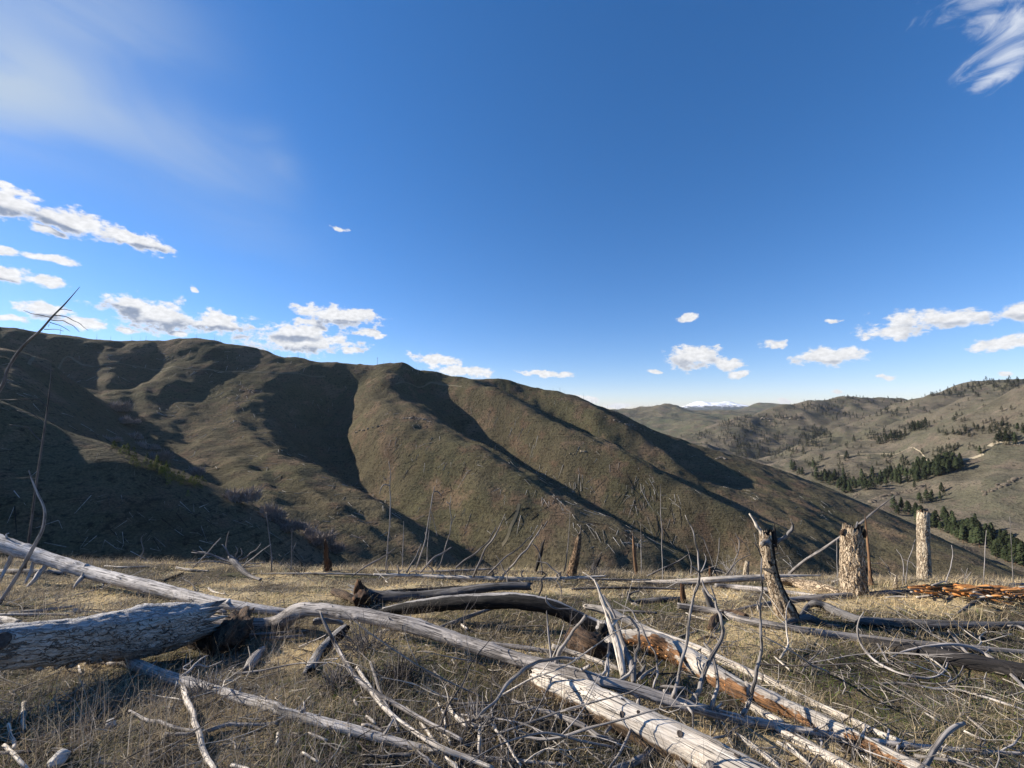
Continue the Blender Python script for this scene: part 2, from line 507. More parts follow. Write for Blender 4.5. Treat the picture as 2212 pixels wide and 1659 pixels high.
far_pts = np.array([(-900, 900, 60), (-400, 1000, 20), (0, 1000, -20), (400, 950, -120), (800, 900, -240), (800, 600, -245), (800, 300, -190), (-900, 400, 120), (-700, 200, 120), (-900, 60, 140)], float)
HILL = Sheet('hill', [side_dip, sky_pts, behind1, behind2, floor_pts, ravine, knoll_side, far_pts] + list(CREST.values()) + list(GULLY.values()),
             -860, 760, 38, 960, 540, 330, 7.0, 4.0, MAT_HILL, rough=((85, 3.2, 1), (30, 1.8, 4), (12, 0.75, 2), (6, 0.35, 3)), rills=((.73, -.68), 38, 210, 3.0, 8))

# --- right-hand hills
def PL(pts, sp=40): return pix_line(pts, sp)
R1 = [PL([(2420, 770, 1250), (2300, 812, 1300), (2212, 846, 1330), (2150, 870, 1380), (2084, 895, 1450), (2020, 915, 1530), (1960, 932, 1600), (1880, 952, 1680), (1800, 968, 1760), (1720, 985, 1850), (1640, 1000, 1950)]),
      PL([(1838, 1073, 1010), (1900, 1064, 985), (1960, 1053, 960), (2020, 1030, 955), (2090, 985, 980), (2160, 940, 1020), (2250, 890, 1080), (2400, 830, 1100)]),
      PL([(1711, 1024, 1480), (1770, 1046, 1280), (1820, 1058, 1170), (1870, 1058, 1130), (1920, 1048, 1120), (2002, 1032, 1110), (2084, 1000, 1120), (2160, 955, 1150), (2260, 905, 1180)]),
      PL([(1780, 1000, 1550), (1900, 978, 1450), (2000, 952, 1390), (2090, 915, 1340), (2200, 880, 1280)]),
      PL([(1860, 1085, 960), (1900, 1104, 900), (2000, 1138, 815), (2100, 1185, 690), (2212, 1238, 585), (2330, 1290, 520)]),
      PL([(2010, 1085, 880), (2120, 1065, 840), (2212, 1060, 800), (2400, 1060, 740)]),
      PL([(2150, 1000, 930), (2300, 960, 900)]),
      PL([(1660, 1010, 1750), (1600, 990, 2000), (1540, 970, 2300)])]
back = R1[0] + [60, 260, -90]
back2 = R1[0] + [120, 700, -170]
RIGHT = Sheet('hill', R1 + [back, back2, np.array([(200, 900, -250), (400, 1400, -235), (500, 700, -250), (300, 2000, -235), (400, 2600, -240)], float)],
              200, 2600, 420, 2650, 420, 330, 30, 10, MAT_RIGHT, rough=((260, 26, 14), (120, 12, 11), (50, 5.0, 12), (14, 0.8, 13)))
R2 = [PL([(2500, 790, 2250), (2340, 812, 2300), (2212, 831, 2320), (2125, 825, 2330), (2063, 836, 2320), (2002, 857, 2300), (1950, 880, 2270), (1880, 905, 2220), (1800, 935, 2170), (1720, 962, 2120), (1650, 985, 2080)], 60),
      PL([(1700, 1000, 1920), (1800, 975, 1930), (1900, 950, 1930), (2000, 925, 1940), (2100, 895, 1960), (2250, 860, 1980)], 60),
      PL([(2080, 870, 2150), (2200, 850, 2120)], 60)]
RIGHT2 = Sheet('hill', R2 + [R2[0] + [0, 300, -110], R2[0] + [0, 900, -260], np.array([(900, 1700, -240), (1500, 1700, -160), (2500, 1700, -90)], float)],
               900, 3700, 1750, 2900, 300, 170, 40, 10, MAT_RIGHT, drop=130, rough=((300, 26, 21), (110, 11, 22), (20, 1.2, 23)))
R3 = [PL([(2200, 850, 3500), (2100, 860, 3450), (1973, 862, 3350), (1912, 856, 3300), (1879, 860, 3250), (1830, 854, 3250), (1781, 866, 3200), (1715, 877, 3120), (1641, 891, 3020), (1572, 905, 2920), (1510, 926, 2820), (1469, 944, 2740), (1400, 978, 2650)], 80),
      PL([(1450, 985, 2380), (1560, 978, 2420), (1650, 965, 2480), (1760, 945, 2560), (1880, 915, 2640), (2000, 890, 2750), (2150, 875, 2900)], 80),
      PL([(1620, 930, 2720), (1720, 915, 2780), (1800, 900, 2850)], 80)]
RIGHT3 = Sheet('hill', R3 + [R3[0] + [0, 400, -130], R3[0] + [0, 1200, -320], np.array([(600, 2250, -245), (1300, 2250, -235), (2400, 2300, -220)], float)],
               600, 4800, 2300, 4300, 330, 190, 50, 10, MAT_RIGHT, drop=110, rough=((360, 30, 31), (130, 14, 32), (30, 2.2, 33)))
R4 = [PL([(1000, 905, 6400), (1200, 896, 6400), (1305, 886, 6300), (1370, 882, 6200), (1410, 880, 6150), (1449, 873, 6050), (1482, 882, 6050), (1530, 888, 6050), (1600, 892, 6000), (1700, 893, 5900), (1900, 900, 5800)], 140),
      PL([(1200, 960, 4300), (1400, 940, 4300), (1500, 922, 4400), (1600, 915, 4500), (1700, 905, 4700), (1900, 905, 4900)], 140),
      PL([(1340, 905, 5400), (1400, 903, 5200), (1440, 900, 5300), (1500, 897, 5400), (1560, 896, 5400)], 140),
      PL([(1420, 890, 5700), (1400, 915, 5000)], 120), PL([(1500, 888, 5800), (1480, 910, 5000)], 120)]
FAR1 = Sheet('hill', R4 + [R4[0] + [0, 900, -260]], 0, 6500, 3900, 7400, 330, 200, 90, 20, MAT_FAR, drop=200,
             rough=((700, 24, 41), (300, 20, 42), (110, 9, 43)))
R5 = [PL([(1300, 892, 9000), (1450, 888, 9000), (1560, 889, 9000), (1605, 884, 9000), (1641, 871, 9000), (1680, 873, 8900), (1715, 876, 8800), (1800, 879, 8800), (1950, 876, 8800), (2100, 880, 8800)], 250),
      PL([(1300, 905, 7400), (1600, 896, 7400), (1800, 894, 7400), (2100, 894, 7400)], 250)]
FAR2 = Sheet('hill', R5 + [R5[0] + [0, 1500, -420]], 1200, 11000, 7000, 11500, 260, 110, 150, 20, MAT_FAR, drop=200,
             rough=((900, 16, 51), (350, 14, 52), (100, 8, 53)))


def snow_material():
    m, t, b = new_mat('snowy_rock')
    pos = t.add('ShaderNodeNewGeometry').outputs['Position']
    sp = t.add('ShaderNodeSeparateXYZ'); t.l.new(pos, sp.inputs[0])
    n = t.noise(pos, 0.0035, 6, 0.65)
    lim = t.math('ADD', sp.outputs[2], t.math('MULTIPLY', t.math('SUBTRACT', n, 0.5), 520.0))
    c = t.mix(t.ramp(lim, 185, 285), (0.07, 0.075, 0.065), (0.80, 0.82, 0.86))
    t.l.new(c, b.inputs['Base Color'])
    return m


R6 = [PL([(1380, 890, 17000), (1450, 884, 17000), (1478, 877, 17000), (1497, 868, 17000), (1516, 866, 17000), (1540, 873, 17000), (1560, 866, 17000), (1576, 867, 17000), (1596, 878, 17000), (1640, 885, 17000), (1750, 892, 17000)], 300),
      PL([(1380, 900, 14000), (1500, 893, 14000), (1600, 893, 14000), (1750, 900, 14000)], 400)]
FAR3 = Sheet('mountain', R6 + [R6[0] + [0, 2500, -500]], 4000, 13500, 13600, 20500, 240, 120, 250, 20, snow_material(),
             rough=((1300, 30, 61), (420, 26, 62), (130, 12, 63)))
g = mesh_obj('ground', [(-24000, -24000, -330), (24000, -24000, -330), (24000, 24000, -330), (-24000, 24000, -330)],
             np.array([[0, 1, 2, 3]]), MAT_FAR, smooth=False)
tag(g, kind='structure')

# ------------------------------------------------------------------ the knoll we stand on
GT_Y = np.array([-6, 0.0, 2.0, 2.6, 3.35, 4.7, 6.3, 8.0, 9.0, 10.0, 12.0, 16.0, 30.0, 60.0])
GT_Z = np.array([-2.2, -1.6, -1.66, -1.76, -1.91, -2.16, -2.63, -3.09, -3.50, -4.1, -5.6, -8.8, -21.0, -48.0])


def pchip_eval(xq, x, y):
    h = np.diff(x); d = np.diff(y) / h
    m = np.empty(len(x)); m[0], m[-1] = d[0], d[-1]
    for i in range(1, len(x) - 1):
        m[i] = 0 if d[i - 1] * d[i] <= 0 else 2 * d[i - 1] * d[i] / (d[i - 1] + d[i])
    k = np.clip(np.searchsorted(x, xq) - 1, 0, len(x) - 2)
    t = (xq - x[k]) / h[k]
    return ((2 * t ** 3 - 3 * t ** 2 + 1) * y[k] + (t ** 3 - 2 * t ** 2 + t) * h[k] * m[k]
            + (-2 * t ** 3 + 3 * t ** 2) * y[k + 1] + (t ** 3 - t ** 2) * h[k] * m[k + 1])


def G(x, y):
    x = np.atleast_1d(np.asarray(x, float)); y = np.atleast_1d(np.asarray(y, float))
    z = pchip_eval(np.clip(y, -6, 60), GT_Y, GT_Z)
    w = np.clip(y / 8.0, 0, 1)
    z = z - 0.020 * x * w
    for (bx, by, r, a) in ((5.2, 5.0, 1.5, 0.22), (2.6, 4.0, 0.8, 0.10), (-0.9, 3.1, 0.55, 0.10), (0.2, 2.9, 0.5, 0.05)):
        z = z + a * np.exp(-((x - bx) ** 2 + (y - by) ** 2) / (r * r))
    q = np.c_[x, y]
    z = z + 0.045 * fbm(q / 1.3, 3, 71) + 0.012 * fbm(q / 0.22, 2, 75)
    return z


def gdepth(u, v, miss=8.3):
    a, b = ray(u, v)
    y = np.linspace(1.0, 9.2, 500)
    k = np.nonzero(G(a * y, y) >= b * y)[0]
    return float(y[k[0]]) if len(k) else miss


def on_ground(u, v):
    a, b = ray(u, v)
    y = gdepth(u, v)
    return Vector((a * y, y, float(G(a * y, y)[0])))


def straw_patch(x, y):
    """where the knoll is covered by bleached straw (high) or toned darker (low)"""
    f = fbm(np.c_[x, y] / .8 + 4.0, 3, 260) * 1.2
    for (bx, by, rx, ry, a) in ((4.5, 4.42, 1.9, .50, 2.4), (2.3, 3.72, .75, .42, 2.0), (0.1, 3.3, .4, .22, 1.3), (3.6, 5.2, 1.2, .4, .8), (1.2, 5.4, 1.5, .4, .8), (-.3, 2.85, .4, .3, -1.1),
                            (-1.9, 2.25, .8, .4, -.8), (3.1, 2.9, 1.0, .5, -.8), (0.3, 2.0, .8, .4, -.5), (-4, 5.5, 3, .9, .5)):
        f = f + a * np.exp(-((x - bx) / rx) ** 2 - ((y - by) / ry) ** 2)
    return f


def ground_material():
    m, t, b = new_mat('dry_ground')
    pos = t.add('ShaderNodeNewGeometry').outputs['Position']
    big = t.noise(pos, 0.9, 4, 0.6)
    grn = t.noise(t.vmath('ADD', pos, (7.3, 2.2, 0)), 0.8, 4, 0.6)
    mid = t.noise(pos, 6.0, 5, 0.65)
    fin = t.noise(pos, 42.0, 4, 0.7)
    fib = t.noise(t.scale(pos, 30, 190, 60), 1.0, 3, 0.6, 0.8)
    c = t.mix(t.ramp(mid, 0.36, 0.66), (0.036, 0.028, 0.020), (0.125, 0.097, 0.058))
    c = t.mix(t.ramp(big, 0.50, 0.66), c, (0.27, 0.205, 0.115))
    st = t.add('ShaderNodeAttribute', attribute_name='straw').outputs['Fac']
    c = t.mix(t.ramp(t.math('ADD', st, t.math('MULTIPLY', t.math('SUBTRACT', mid, .5), 1.2)), 0.35, 1.1), c, t.mix(t.ramp(fin, .35, .65), (0.60, 0.48, 0.29), (0.42, 0.325, 0.185)))
    c = t.mix(t.math('MULTIPLY', t.ramp(grn, 0.50, 0.66), t.ramp(st, .9, .2, 0, .75)), c, (0.085, 0.088, 0.030))
    c = t.mix(t.math('MULTIPLY', t.ramp(fin, 0.45, 0.72, 0.0, 0.55), t.ramp(st, .3, 1.0, 1, .35)), c, (0.040, 0.032, 0.024))
    c = t.mix(t.ramp(fib, 0.58, 0.72, 0.0, 0.6), c, (0.42, 0.34, 0.22))
    t.l.new(c, b.inputs['Base Color'])
    bump(t, b, t.math('ADD', fin, t.math('MULTIPLY', fib, 0.6)), 1.0, 0.03)
    return m


MAT_GROUND = ground_material()


def build_knoll():
    ys = np.concatenate([np.linspace(-6, 1.0, 20, endpoint=False), np.linspace(1.0, 5.0, 200, endpoint=False), np.linspace(5.0, 10.5, 150, endpoint=False), np.linspace(10.5, 58, 60)])
    xs = np.concatenate([np.linspace(-90, -14, 40, endpoint=False), np.linspace(-14, 14, 520, endpoint=False), np.linspace(14, 90, 41)])
    gx, gy = np.meshgrid(xs, ys)
    z = G(gx.ravel(), gy.ravel())
    nx, ny = len(xs), len(ys)
    idx = np.arange(nx * ny).reshape(ny, nx)
    faces = np.stack([idx[:-1, :-1], idx[:-1, 1:], idx[1:, 1:], idx[1:, :-1]], -1).reshape(-1, 4)
    o = mesh_obj('ground', np.c_[gx.ravel(), gy.ravel(), z], faces, MAT_GROUND, attrs={'straw': ('FLOAT', straw_patch(gx.ravel(), gy.ravel()))})
    tag(o, kind='structure')


build_knoll()

# ================================================================== FAR THINGS
def zoom(n):
    """maps a reading taken in an enlarged part of the photograph to picture units"""
    k, ox, oy = {1: (.33333, 0, 1105.9), 2: (.33333, 614.4, 1105.9), 3: (.33333, 1152, 1105.9), 4: (.3795, 1597.4, 1029.1),
                 5: (.3426, 0, 660.5), 6: (.33333, 691.2, 737.3), 7: (.4097, 1305.6, 768)}[n]
    return lambda x, y: (ox + k * x, oy + k * y)


Z1, Z2, Z3, Z4, Z5, Z6, Z7 = [zoom(i) for i in range(1, 8)]


def flat_mat(name, c1, c2, scale=1.5, spec=0.05, rnd=0.0, rough=0.9):
    m, t, b = new_mat(name)
    pos = t.add('ShaderNodeNewGeometry').outputs['Position']
    n = t.noise(pos, scale, 4, 0.6)
    c = t.mix(t.ramp(n, 0.35, 0.65), c1, c2)
    if rnd:
        r = t.add('ShaderNodeObjectInfo').outputs['Random']
        v = t.ramp(r, 0, 1, 1 - rnd, 1 + rnd, False)
        c = t.mix(1.0, c, t.add('ShaderNodeCombineColor', i_0=v, i_1=v, i_2=v).outputs[0], 'MULTIPLY')
    t.l.new(c, b.inputs['Base Color'])
    b.inputs['Specular IOR Level'].default_value = spec
    b.inputs['Roughness'].default_value = rough
    return m


MAT_NEEDLE = flat_mat('pine_needles', (0.025, 0.036, 0.017), (0.050, 0.058, 0.027), 0.35, rnd=0.5)
MAT_YOUNG = flat_mat('young_pine_needles', (0.085, 0.105, 0.020), (0.13, 0.135, 0.030), 0.8, rnd=0.25)
MAT_PTRUNK = flat_mat('pine_bark', (0.09, 0.06, 0.04), (0.14, 0.09, 0.06), 1.0)
MAT_FARWOOD = flat_mat('distant_dead_wood', (0.26, 0.245, 0.225), (0.40, 0.38, 0.35), 0.6, rnd=0.45)
MAT_BURNT = flat_mat('distant_burnt_wood', (0.030, 0.026, 0.022), (0.085, 0.070, 0.055), 0.6, rnd=0.5)
MAT_ROCK = flat_mat('outcrop_rock', (0.14, 0.115, 0.09), (0.27, 0.23, 0.18), 0.25)
MAT_PALEROCK = flat_mat('pale_rock', (0.165, 0.14, 0.10), (0.25, 0.21, 0.155), 0.25)
MAT_BLUFF = flat_mat('bluff_rock', (0.075, 0.062, 0.048), (0.15, 0.125, 0.095), 0.25)
MAT_SHRUB = flat_mat('bare_shrub_twigs', (0.20, 0.172, 0.155), (0.29, 0.252, 0.225), 0.8, rnd=0.15)
MAT_ROAD = flat_mat('dirt_road', (0.30, 0.25, 0.17), (0.36, 0.31, 0.22), 0.2)
MAT_TRACK = flat_mat('hill_track', (0.13, 0.115, 0.075), (0.165, 0.14, 0.095), 0.2)


def crown_arrays(rng, h, r, n, ragged=0.5, base=0.18, facets=7):
    """needle sprays as small tilted triangles filling a conical crown"""
    k = rng.random(n)
    t = base + (1 - base) * k ** 0.85
    ang = rng.random(n) * 2 * np.pi
    lob = 0.75 + 0.25 * np.sin(ang * 2 + rng.random() * 6) * np.cos(t * 15 + rng.random() * 6)
    prof = np.minimum(1.0, (1.03 - t) / 0.62) ** 0.8 * np.minimum(1, (t - base + 0.08) / 0.16)
    rad = r * prof * lob * (0.35 + 0.65 * np.sqrt(rng.random(n)))
    c = np.c_[rad * np.cos(ang), rad * np.sin(ang), h * t]
    s = h * (0.030 + 0.035 * rng.random(n))[:, None]
    out = np.c_[np.cos(ang), np.sin(ang), -0.25 - 0.4 * rng.random(n)]
    side = np.c_[-np.sin(ang), np.cos(ang), rng.normal(0, .35, n)]
    a = c + out * s * 1.25
    b_ = c - out * s * 0.5 + side * s * .8
    d = c - out * s * 0.5 - side * s * .8 + np.c_[np.zeros(n), np.zeros(n), (0.4 * s)[:, 0]]
    V = np.stack([a, b_, d], 1).reshape(-1, 3)
    return V, np.arange(3 * n).reshape(-1, 3)


def cone_mesh(h, r0, r1, n=6, bend=(0, 0)):
    V, Fc = [], []
    for k, z in enumerate((0, 0.5, 1.0)):
        rr = r0 + (r1 - r0) * z
        for i in range(n):
            a = 2 * math.pi * i / n
            V.append((rr * math.cos(a) + bend[0] * z * z, rr * math.sin(a) + bend[1] * z * z, h * z))
    for k in range(2):
        for i in range(n):
            j = (i + 1) % n
            Fc.append((k * n + i, k * n + j, (k + 1) * n + j, (k + 1) * n + i))
    V.append((bend[0], bend[1], h + r1)); e = len(V) - 1
    for i in range(n):
        Fc.append((2 * n + i, 2 * n + (i + 1) % n, e))
    return V, Fc


def mesh_data(name, V, Fc, mat, smooth=False):
    o = mesh_obj(name, V, Fc, mat, smooth=smooth)
    me = o.data
    bpy.data.objects.remove(o)
    return me


def place(name, me, loc, rz=0.0, sc=1.0, parent=None, rot=None):
    o = bpy.data.objects.new(name, me)
    COL.objects.link(o)
    o.location = loc
    o.rotation_euler = rot if rot is not None else (0, 0, rz)
    o.scale = (sc, sc, sc) if not isinstance(sc, tuple) else sc
    if parent: o.parent = parent
    return o


def in_poly(x, y, poly):
    c = False
    for i in range(len(poly)):
        x1, y1 = poly[i - 1]; x2, y2 = poly[i]
        if (y1 > y) != (y2 > y) and x < (x2 - x1) * (y - y1) / (y2 - y1) + x1: c = not c
    return c


RIGHT_SHEETS = (HILL, RIGHT, RIGHT2, RIGHT3)


def first_hit(u, v, sheets=RIGHT_SHEETS):
    best, who = None, None
    for s in sheets:
        p = s.hit(u, v)
        if p is not None and (best is None or p.y < best.y): best, who = p, s
    return best, who


def grow_pines():
    rng = np.random.default_rng(5)
    kinds = []
    for i in range(7):
        r = 0.17 + 0.05 * rng.random()
        crown = mesh_data('crown', *crown_arrays(rng, 1.0, r * (1.25 if i > 4 else 1), 330 - 30 * (i % 3), base=.12 + .05 * (i % 4)), MAT_NEEDLE)
        trunk = mesh_data('trunk', *cone_mesh(0.93, 0.018, 0.004), MAT_PTRUNK)
        kinds.append((crown, trunk))
    p7 = lambda pts: [Z7(*q) for q in pts]
    zones = [  # polygon, number of tries, low, high, label words, group
        (p7([(985, 600), (1100, 640), (1300, 640), (1500, 625), (1700, 590), (1890, 560), (1890, 610), (1700, 660), (1560, 690), (1400, 715), (1250, 735), (1130, 700), (1010, 650)]), 250, 22, 34,
         'tall dark pine in the dense belt along the side valley', 'pines of the dense belt in the side valley'),
        (p7([(1480, 830), (1560, 800), (1700, 880), (1800, 870), (1900, 900), (2212, 1060), (2212, 1140), (2100, 1090), (1900, 1000), (1760, 930), (1600, 890)]), 120, 22, 32,
         'tall dark pine in the stand along the main valley floor', 'pines of the stand on the main valley floor'),
        (p7([(1650, 660), (1750, 660), (1860, 700), (1760, 780), (1600, 790)]), 16, 16, 24,
         'dark pine beside the rocky bluff above the valley', 'pines beside the rocky bluff'),
        (p7([(1050, 560), (1450, 520), (1900, 480), (2000, 520), (1900, 570), (1500, 610), (1100, 620)]), 90, 15, 25,
         'single pine with a long shadow on the slope above the dense belt', 'scattered pines above the dense belt'),
        (p7([(1230, 470), (1560, 380), (1700, 330), (1820, 320), (1700, 400), (1480, 480), (1300, 500)]), 110, 14, 24,
         'pine on the wooded rib that climbs the right hillside', 'pines on the wooded rib'),
        (p7([(640, 500), (900, 400), (1150, 370), (1230, 460), (1000, 540), (760, 560)]), 210, 15, 24,
         'small pine on the knobby slope past the brown hill', 'pines on the knobby middle slope'),
        (p7([(420, 440), (640, 340), (850, 310), (1050, 330), (900, 390), (640, 490)]), 190, 14, 22,
         'tiny pine on the rocky shoulder below the far ridge', 'pines on the rocky shoulder'),
        (p7([(1500, 400), (1800, 330), (2212, 260), (2212, 560), (2000, 560), (1880, 470), (1700, 430)]), 90, 13, 22,
         'lone pine on the open grassy face at the right', 'lone pines on the open right face'),
        (p7([(1000, 270), (1160, 235), (1350, 205), (1620, 235), (1700, 300), (1500, 330), (1200, 350)]), 130, 14, 24,
         'tiny pine on the upper slope under the right skyline', 'pines under the right skyline'),
        (p7([(1650, 215), (1850, 160), (2000, 135), (2212, 125), (2212, 175), (1960, 230), (1800, 220)]), 90, 14, 24,
         'tiny pine near the highest crest on the right', 'pines near the highest right crest'),
        (p7([(1800, 390), (2212, 280), (2212, 420), (2050, 470)]), 34, 14, 22,
         'dark pine in the clump high on the right face', 'pines high on the right face'),
    ]
    found = []
    for zi, (poly, n, lo, hi, lab, grp) in enumerate(zones):
        us = [q[0] for q in poly]; vs = [q[1] for q in poly]
        got = tries = 0
        cl = rng.random((max(3, n // 9), 2))
        while got < n and tries < n * 14:
            tries += 1
            if rng.random() < 0.6 and (zi > 1 or rng.random() < .5):
                k = cl[int(rng.integers(len(cl)))]
                u = min(us) + (max(us) - min(us)) * k[0] + rng.normal(0, 14); v = min(vs) + (max(vs) - min(vs)) * k[1] + rng.normal(0, 5)
            else:
                u = min(us) + (max(us) - min(us)) * rng.random(); v = min(vs) + (max(vs) - min(vs)) * rng.random()
            if not in_poly(u, v, poly): continue
            p, who = first_hit(u, v)
            if p is None or who is HILL: continue
            h = (lo * .55 + (hi * 1.08 - lo * .55) * rng.beta(2.0, 1.7)) * (0.95 if p.y < 1500 else 1.3)
            found.append((h / p.y, p, h, lab, grp)); got += 1
    found.sort(key=lambda a: -a[0])
    rest = []
    for i, (_, p, h, lab, grp) in enumerate(found):
        ci = int(rng.integers(len(kinds))); crown, trunk = kinds[ci]
        if i < 300:
            if h / p.y * F > 9:
                o = bpy.data.objects.new('pine_tree', None); COL.objects.link(o)
                o.location = p - Vector((0, 0, .4)); o.rotation_euler = (0, 0, rng.random() * 6.28); ww = h * rng.uniform(.8, 1.5); o.scale = (ww, ww, h)
                o.empty_display_size = 0.1
                place('trunk', trunk, (0, 0, 0), parent=o); place('crown', crown, (0, 0, 0), parent=o)
            else:
                o = place('pine_tree', crown, p - Vector((0, 0, h * .12)), rng.random() * 6.28, (h * 1.2, h * 1.2, h))
            tag(o, lab, 'pine tree', grp)
        else:
            rest.append((p, h))
    for sh, n, x0, x1, y0, y1 in ((RIGHT, 420, 600, 2300, 950, 2300), (RIGHT2, 330, 1300, 3400, 1950, 2700), (RIGHT3, 520, 900, 4000, 2500, 3500)):
        for _ in range(n):
            x, y = rng.uniform(x0, x1), rng.uniform(y0, y1)
            if vnoise2(np.array([[x / 130, y / 130]]), 77)[0] + rng.normal(0, .25) > .1:
                rest.append((Vector((x, y, float(sh.h(x, y)) - .5)), rng.uniform(8, 21)))
    V, Fc = crown_arrays(rng, 1.0, 0.24, 110)
    V = V.copy(); V[:, 2] -= .1
    allV = np.concatenate([V * h * np.array([1.25, 1.25, 1]) + np.array(p) for p, h in rest])
    allF = np.concatenate([Fc + i * len(V) for i in range(len(rest))])
    tag(mesh_obj('distant_pines', allV, allF, MAT_NEEDLE, smooth=False), 'the smallest pines scattered over the far right hillsides', 'trees', kind='stuff')
    # pines over the far ridge, too small to pick out
    V, Fc = crown_arrays(rng, 1.0, 0.26, 26)
    pts = []
    for _ in range(700):
        x = rng.uniform(1000, 4200); y = rng.uniform(4200, 6600)
        if vnoise2(np.array([[x / 350, y / 350]]), 5)[0] > 0.05: pts.append((x, y, float(FAR1.h(x, y))))
    allV = np.concatenate([V * rng.uniform(18, 30) + np.array(p) for p in pts])
    allF = np.concatenate([Fc + i * len(V) for i in range(len(pts))])
    tag(mesh_obj('far_ridge_woods', allV, allF, MAT_NEEDLE, smooth=False), 'dark woods speckling the bluish far ridge', 'woods', kind='stuff')


grow_pines()


def slope_dir(sheet, p, e=3.0):
    gx = float(sheet.h(p.x + e, p.y) - sheet.h(p.x - e, p.y)) / (2 * e)
    gy = float(sheet.h(p.x, p.y + e) - sheet.h(p.x, p.y - e)) / (2 * e)
    return Vector((gx, gy, 0)), Vector((-gx, -gy, 1)).normalized()


def hill_logs():
    rng = np.random.default_rng(9)
    pale = mesh_data('fallen_log', *cone_mesh(1.0, 0.016, 0.006, 6), MAT_FARWOOD)
    dark = mesh_data('fallen_log', *cone_mesh(1.0, 0.020, 0.009, 6), MAT_BURNT)
    p5 = lambda pts: [Z5(*q) for q in pts]; p6 = lambda pts: [Z6(*q) for q in pts]
    zones = [
        (p5([(0, 600), (300, 780), (600, 900), (1100, 1130), (1500, 1350), (2100, 1580), (2000, 1640), (300, 1640), (0, 1400)]), 130, 1.5, 6, 0.38,
         'dead log strewn over the shaded near slope at the left', 'logs on the shaded near slope'),
        (p5([(880, 640), (1300, 500), (1800, 430), (1750, 700), (1500, 740), (1000, 700)]), 75, 6, 13, 0.85,
         'pale log among the scatter on the broad sunny spur', 'logs on the broad sunny spur'),
        (p5([(1000, 780), (1700, 760), (2000, 1000), (2152, 1100), (1900, 1250), (1400, 1100)]), 45, 6, 14, 0.4,
         'log lying on the bare slope above the creek shrubs', 'logs above the creek shrubs'),
        (p5([(350, 250), (1000, 270), (1700, 300), (2100, 400), (1500, 430), (1000, 450), (500, 480)]), 60, 7, 14, 0.8,
         'small pale log high under the left skyline', 'logs under the left skyline'),
        (p6([(300, 400), (700, 480), (950, 640), (1300, 900), (1500, 1200), (1000, 1280), (600, 900)]), 80, 6, 15, 0.22,
         'dark log lying across the central brown spur', 'dark logs on the central spur'),
        (p6([(1150, 780), (1500, 980), (2000, 1180), (2200, 1320), (1900, 1350), (1400, 1050)]), 60, 9, 17, 0.85,
         'long pale log pointing down the crest of the central spur', 'logs along the central spur crest'),
        (p6([(900, 420), (1400, 560), (2000, 780), (2212, 900), (2100, 1150), (1600, 950), (1400, 700)]), 60, 6, 14, 0.45,
         'log on the sunny spur right of the centre', 'logs on the right sunny spur'),
        (p6([(0, 850), (350, 980), (700, 1150), (300, 1180), (0, 1100)]), 30, 5, 11, 0.7,
         'pale log on the low spur toe above the creek', 'logs on the low spur toe'),
        ([Z7(*q) for q in [(0, 640), (400, 740), (900, 880), (1300, 1040), (900, 1120), (200, 960)]], 55, 6, 15, 0.55,
         'thin log on the long slope dropping to the right valley', 'logs on the long right slope'),
        ([Z7(*q) for q in [(300, 480), (800, 620), (1300, 830), (1200, 960), (600, 700)]], 25, 5, 11, 0.3,
         'short dark log on the bare right shoulder', 'logs on the bare right shoulder'),
        (p6([(430, 430), (830, 560), (1350, 760), (1700, 1000), (1500, 950), (900, 600)]), 50, 7, 14, 0.3,
         'fallen snag in the shaded central gully', 'logs in the shaded central gully'),
    ]
    items = []
    for poly, n, lo, hi, pp, lab, grp in zones:
        us = [q[0] for q in poly]; vs = [q[1] for q in poly]
        got = tries = 0
        while got < n and tries < n * 12:
            tries += 1
            u = min(us) + (max(us) - min(us)) * rng.random(); v = min(vs) + (max(vs) - min(vs)) * rng.random()
            if not in_poly(u, v, poly): continue
            p = HILL.hit(u, v, n=500)
            if p is None: continue
            if vnoise2(np.array([[p.x / 28, p.y / 28]]), 88)[0] + rng.normal(0, .18) < .05 and tries < n * 9: continue
            g, nrm = slope_dir(HILL, p)
            a = math.atan2(-g.y, -g.x) + rng.normal(0, 0.7)
            if rng.random() < .25: a = rng.random() * 6.28
            L = (lo * .6 + (hi - lo * .6) * rng.random() ** 1.6) * (1.5 if rng.random() < .12 else 1.0)
            d = Vector((math.cos(a), math.sin(a), 0))
            q = p + d * L
            q.z = float(HILL.h(q.x, q.y))
            up = 0.12 + 0.2 * rng.random()
            items.append((L / p.y, p + Vector((0, 0, up)), q + Vector((0, 0, up + rng.random() * .5)), L, rng.random() < pp, lab, grp))
            got += 1
    items.sort(key=lambda a: -a[0])
    rv, rf, off = [], [], 0
    Vb, Fb = cone_mesh(1.0, 0.016, 0.006, 4)
    Vb = np.array(Vb)
    for i, (_, p, q, L, isp, lab, grp) in enumerate(items):
        d = (q - p); Ln = d.length; rot = d.to_track_quat('Z', 'Y')
        thick = 0.8 + 0.5 * rng.random()
        th = thick * min(1.6, 11.0 / L) * (.75 if p.y < 240 else 1)
        if i < 300:
            o = place('fallen_log', pale if isp else dark, p, sc=(L * th, L * th, Ln), rot=rot.to_euler())
            tag(o, lab, 'fallen log', grp)
        else:
            M = np.array((Matrix.Translation(p) @ rot.to_matrix().to_4x4() @ Matrix.Diagonal((L * th * 1.1, L * th * 1.1, Ln, 1))))
            w = Vb @ M[:3, :3].T + M[:3, 3]
            rv.append(w); rf += [tuple(k + off for k in f) for f in Fb]; off += len(w)
    # the crowds of slivers too small to count, all over the burnt hill
    fill = []
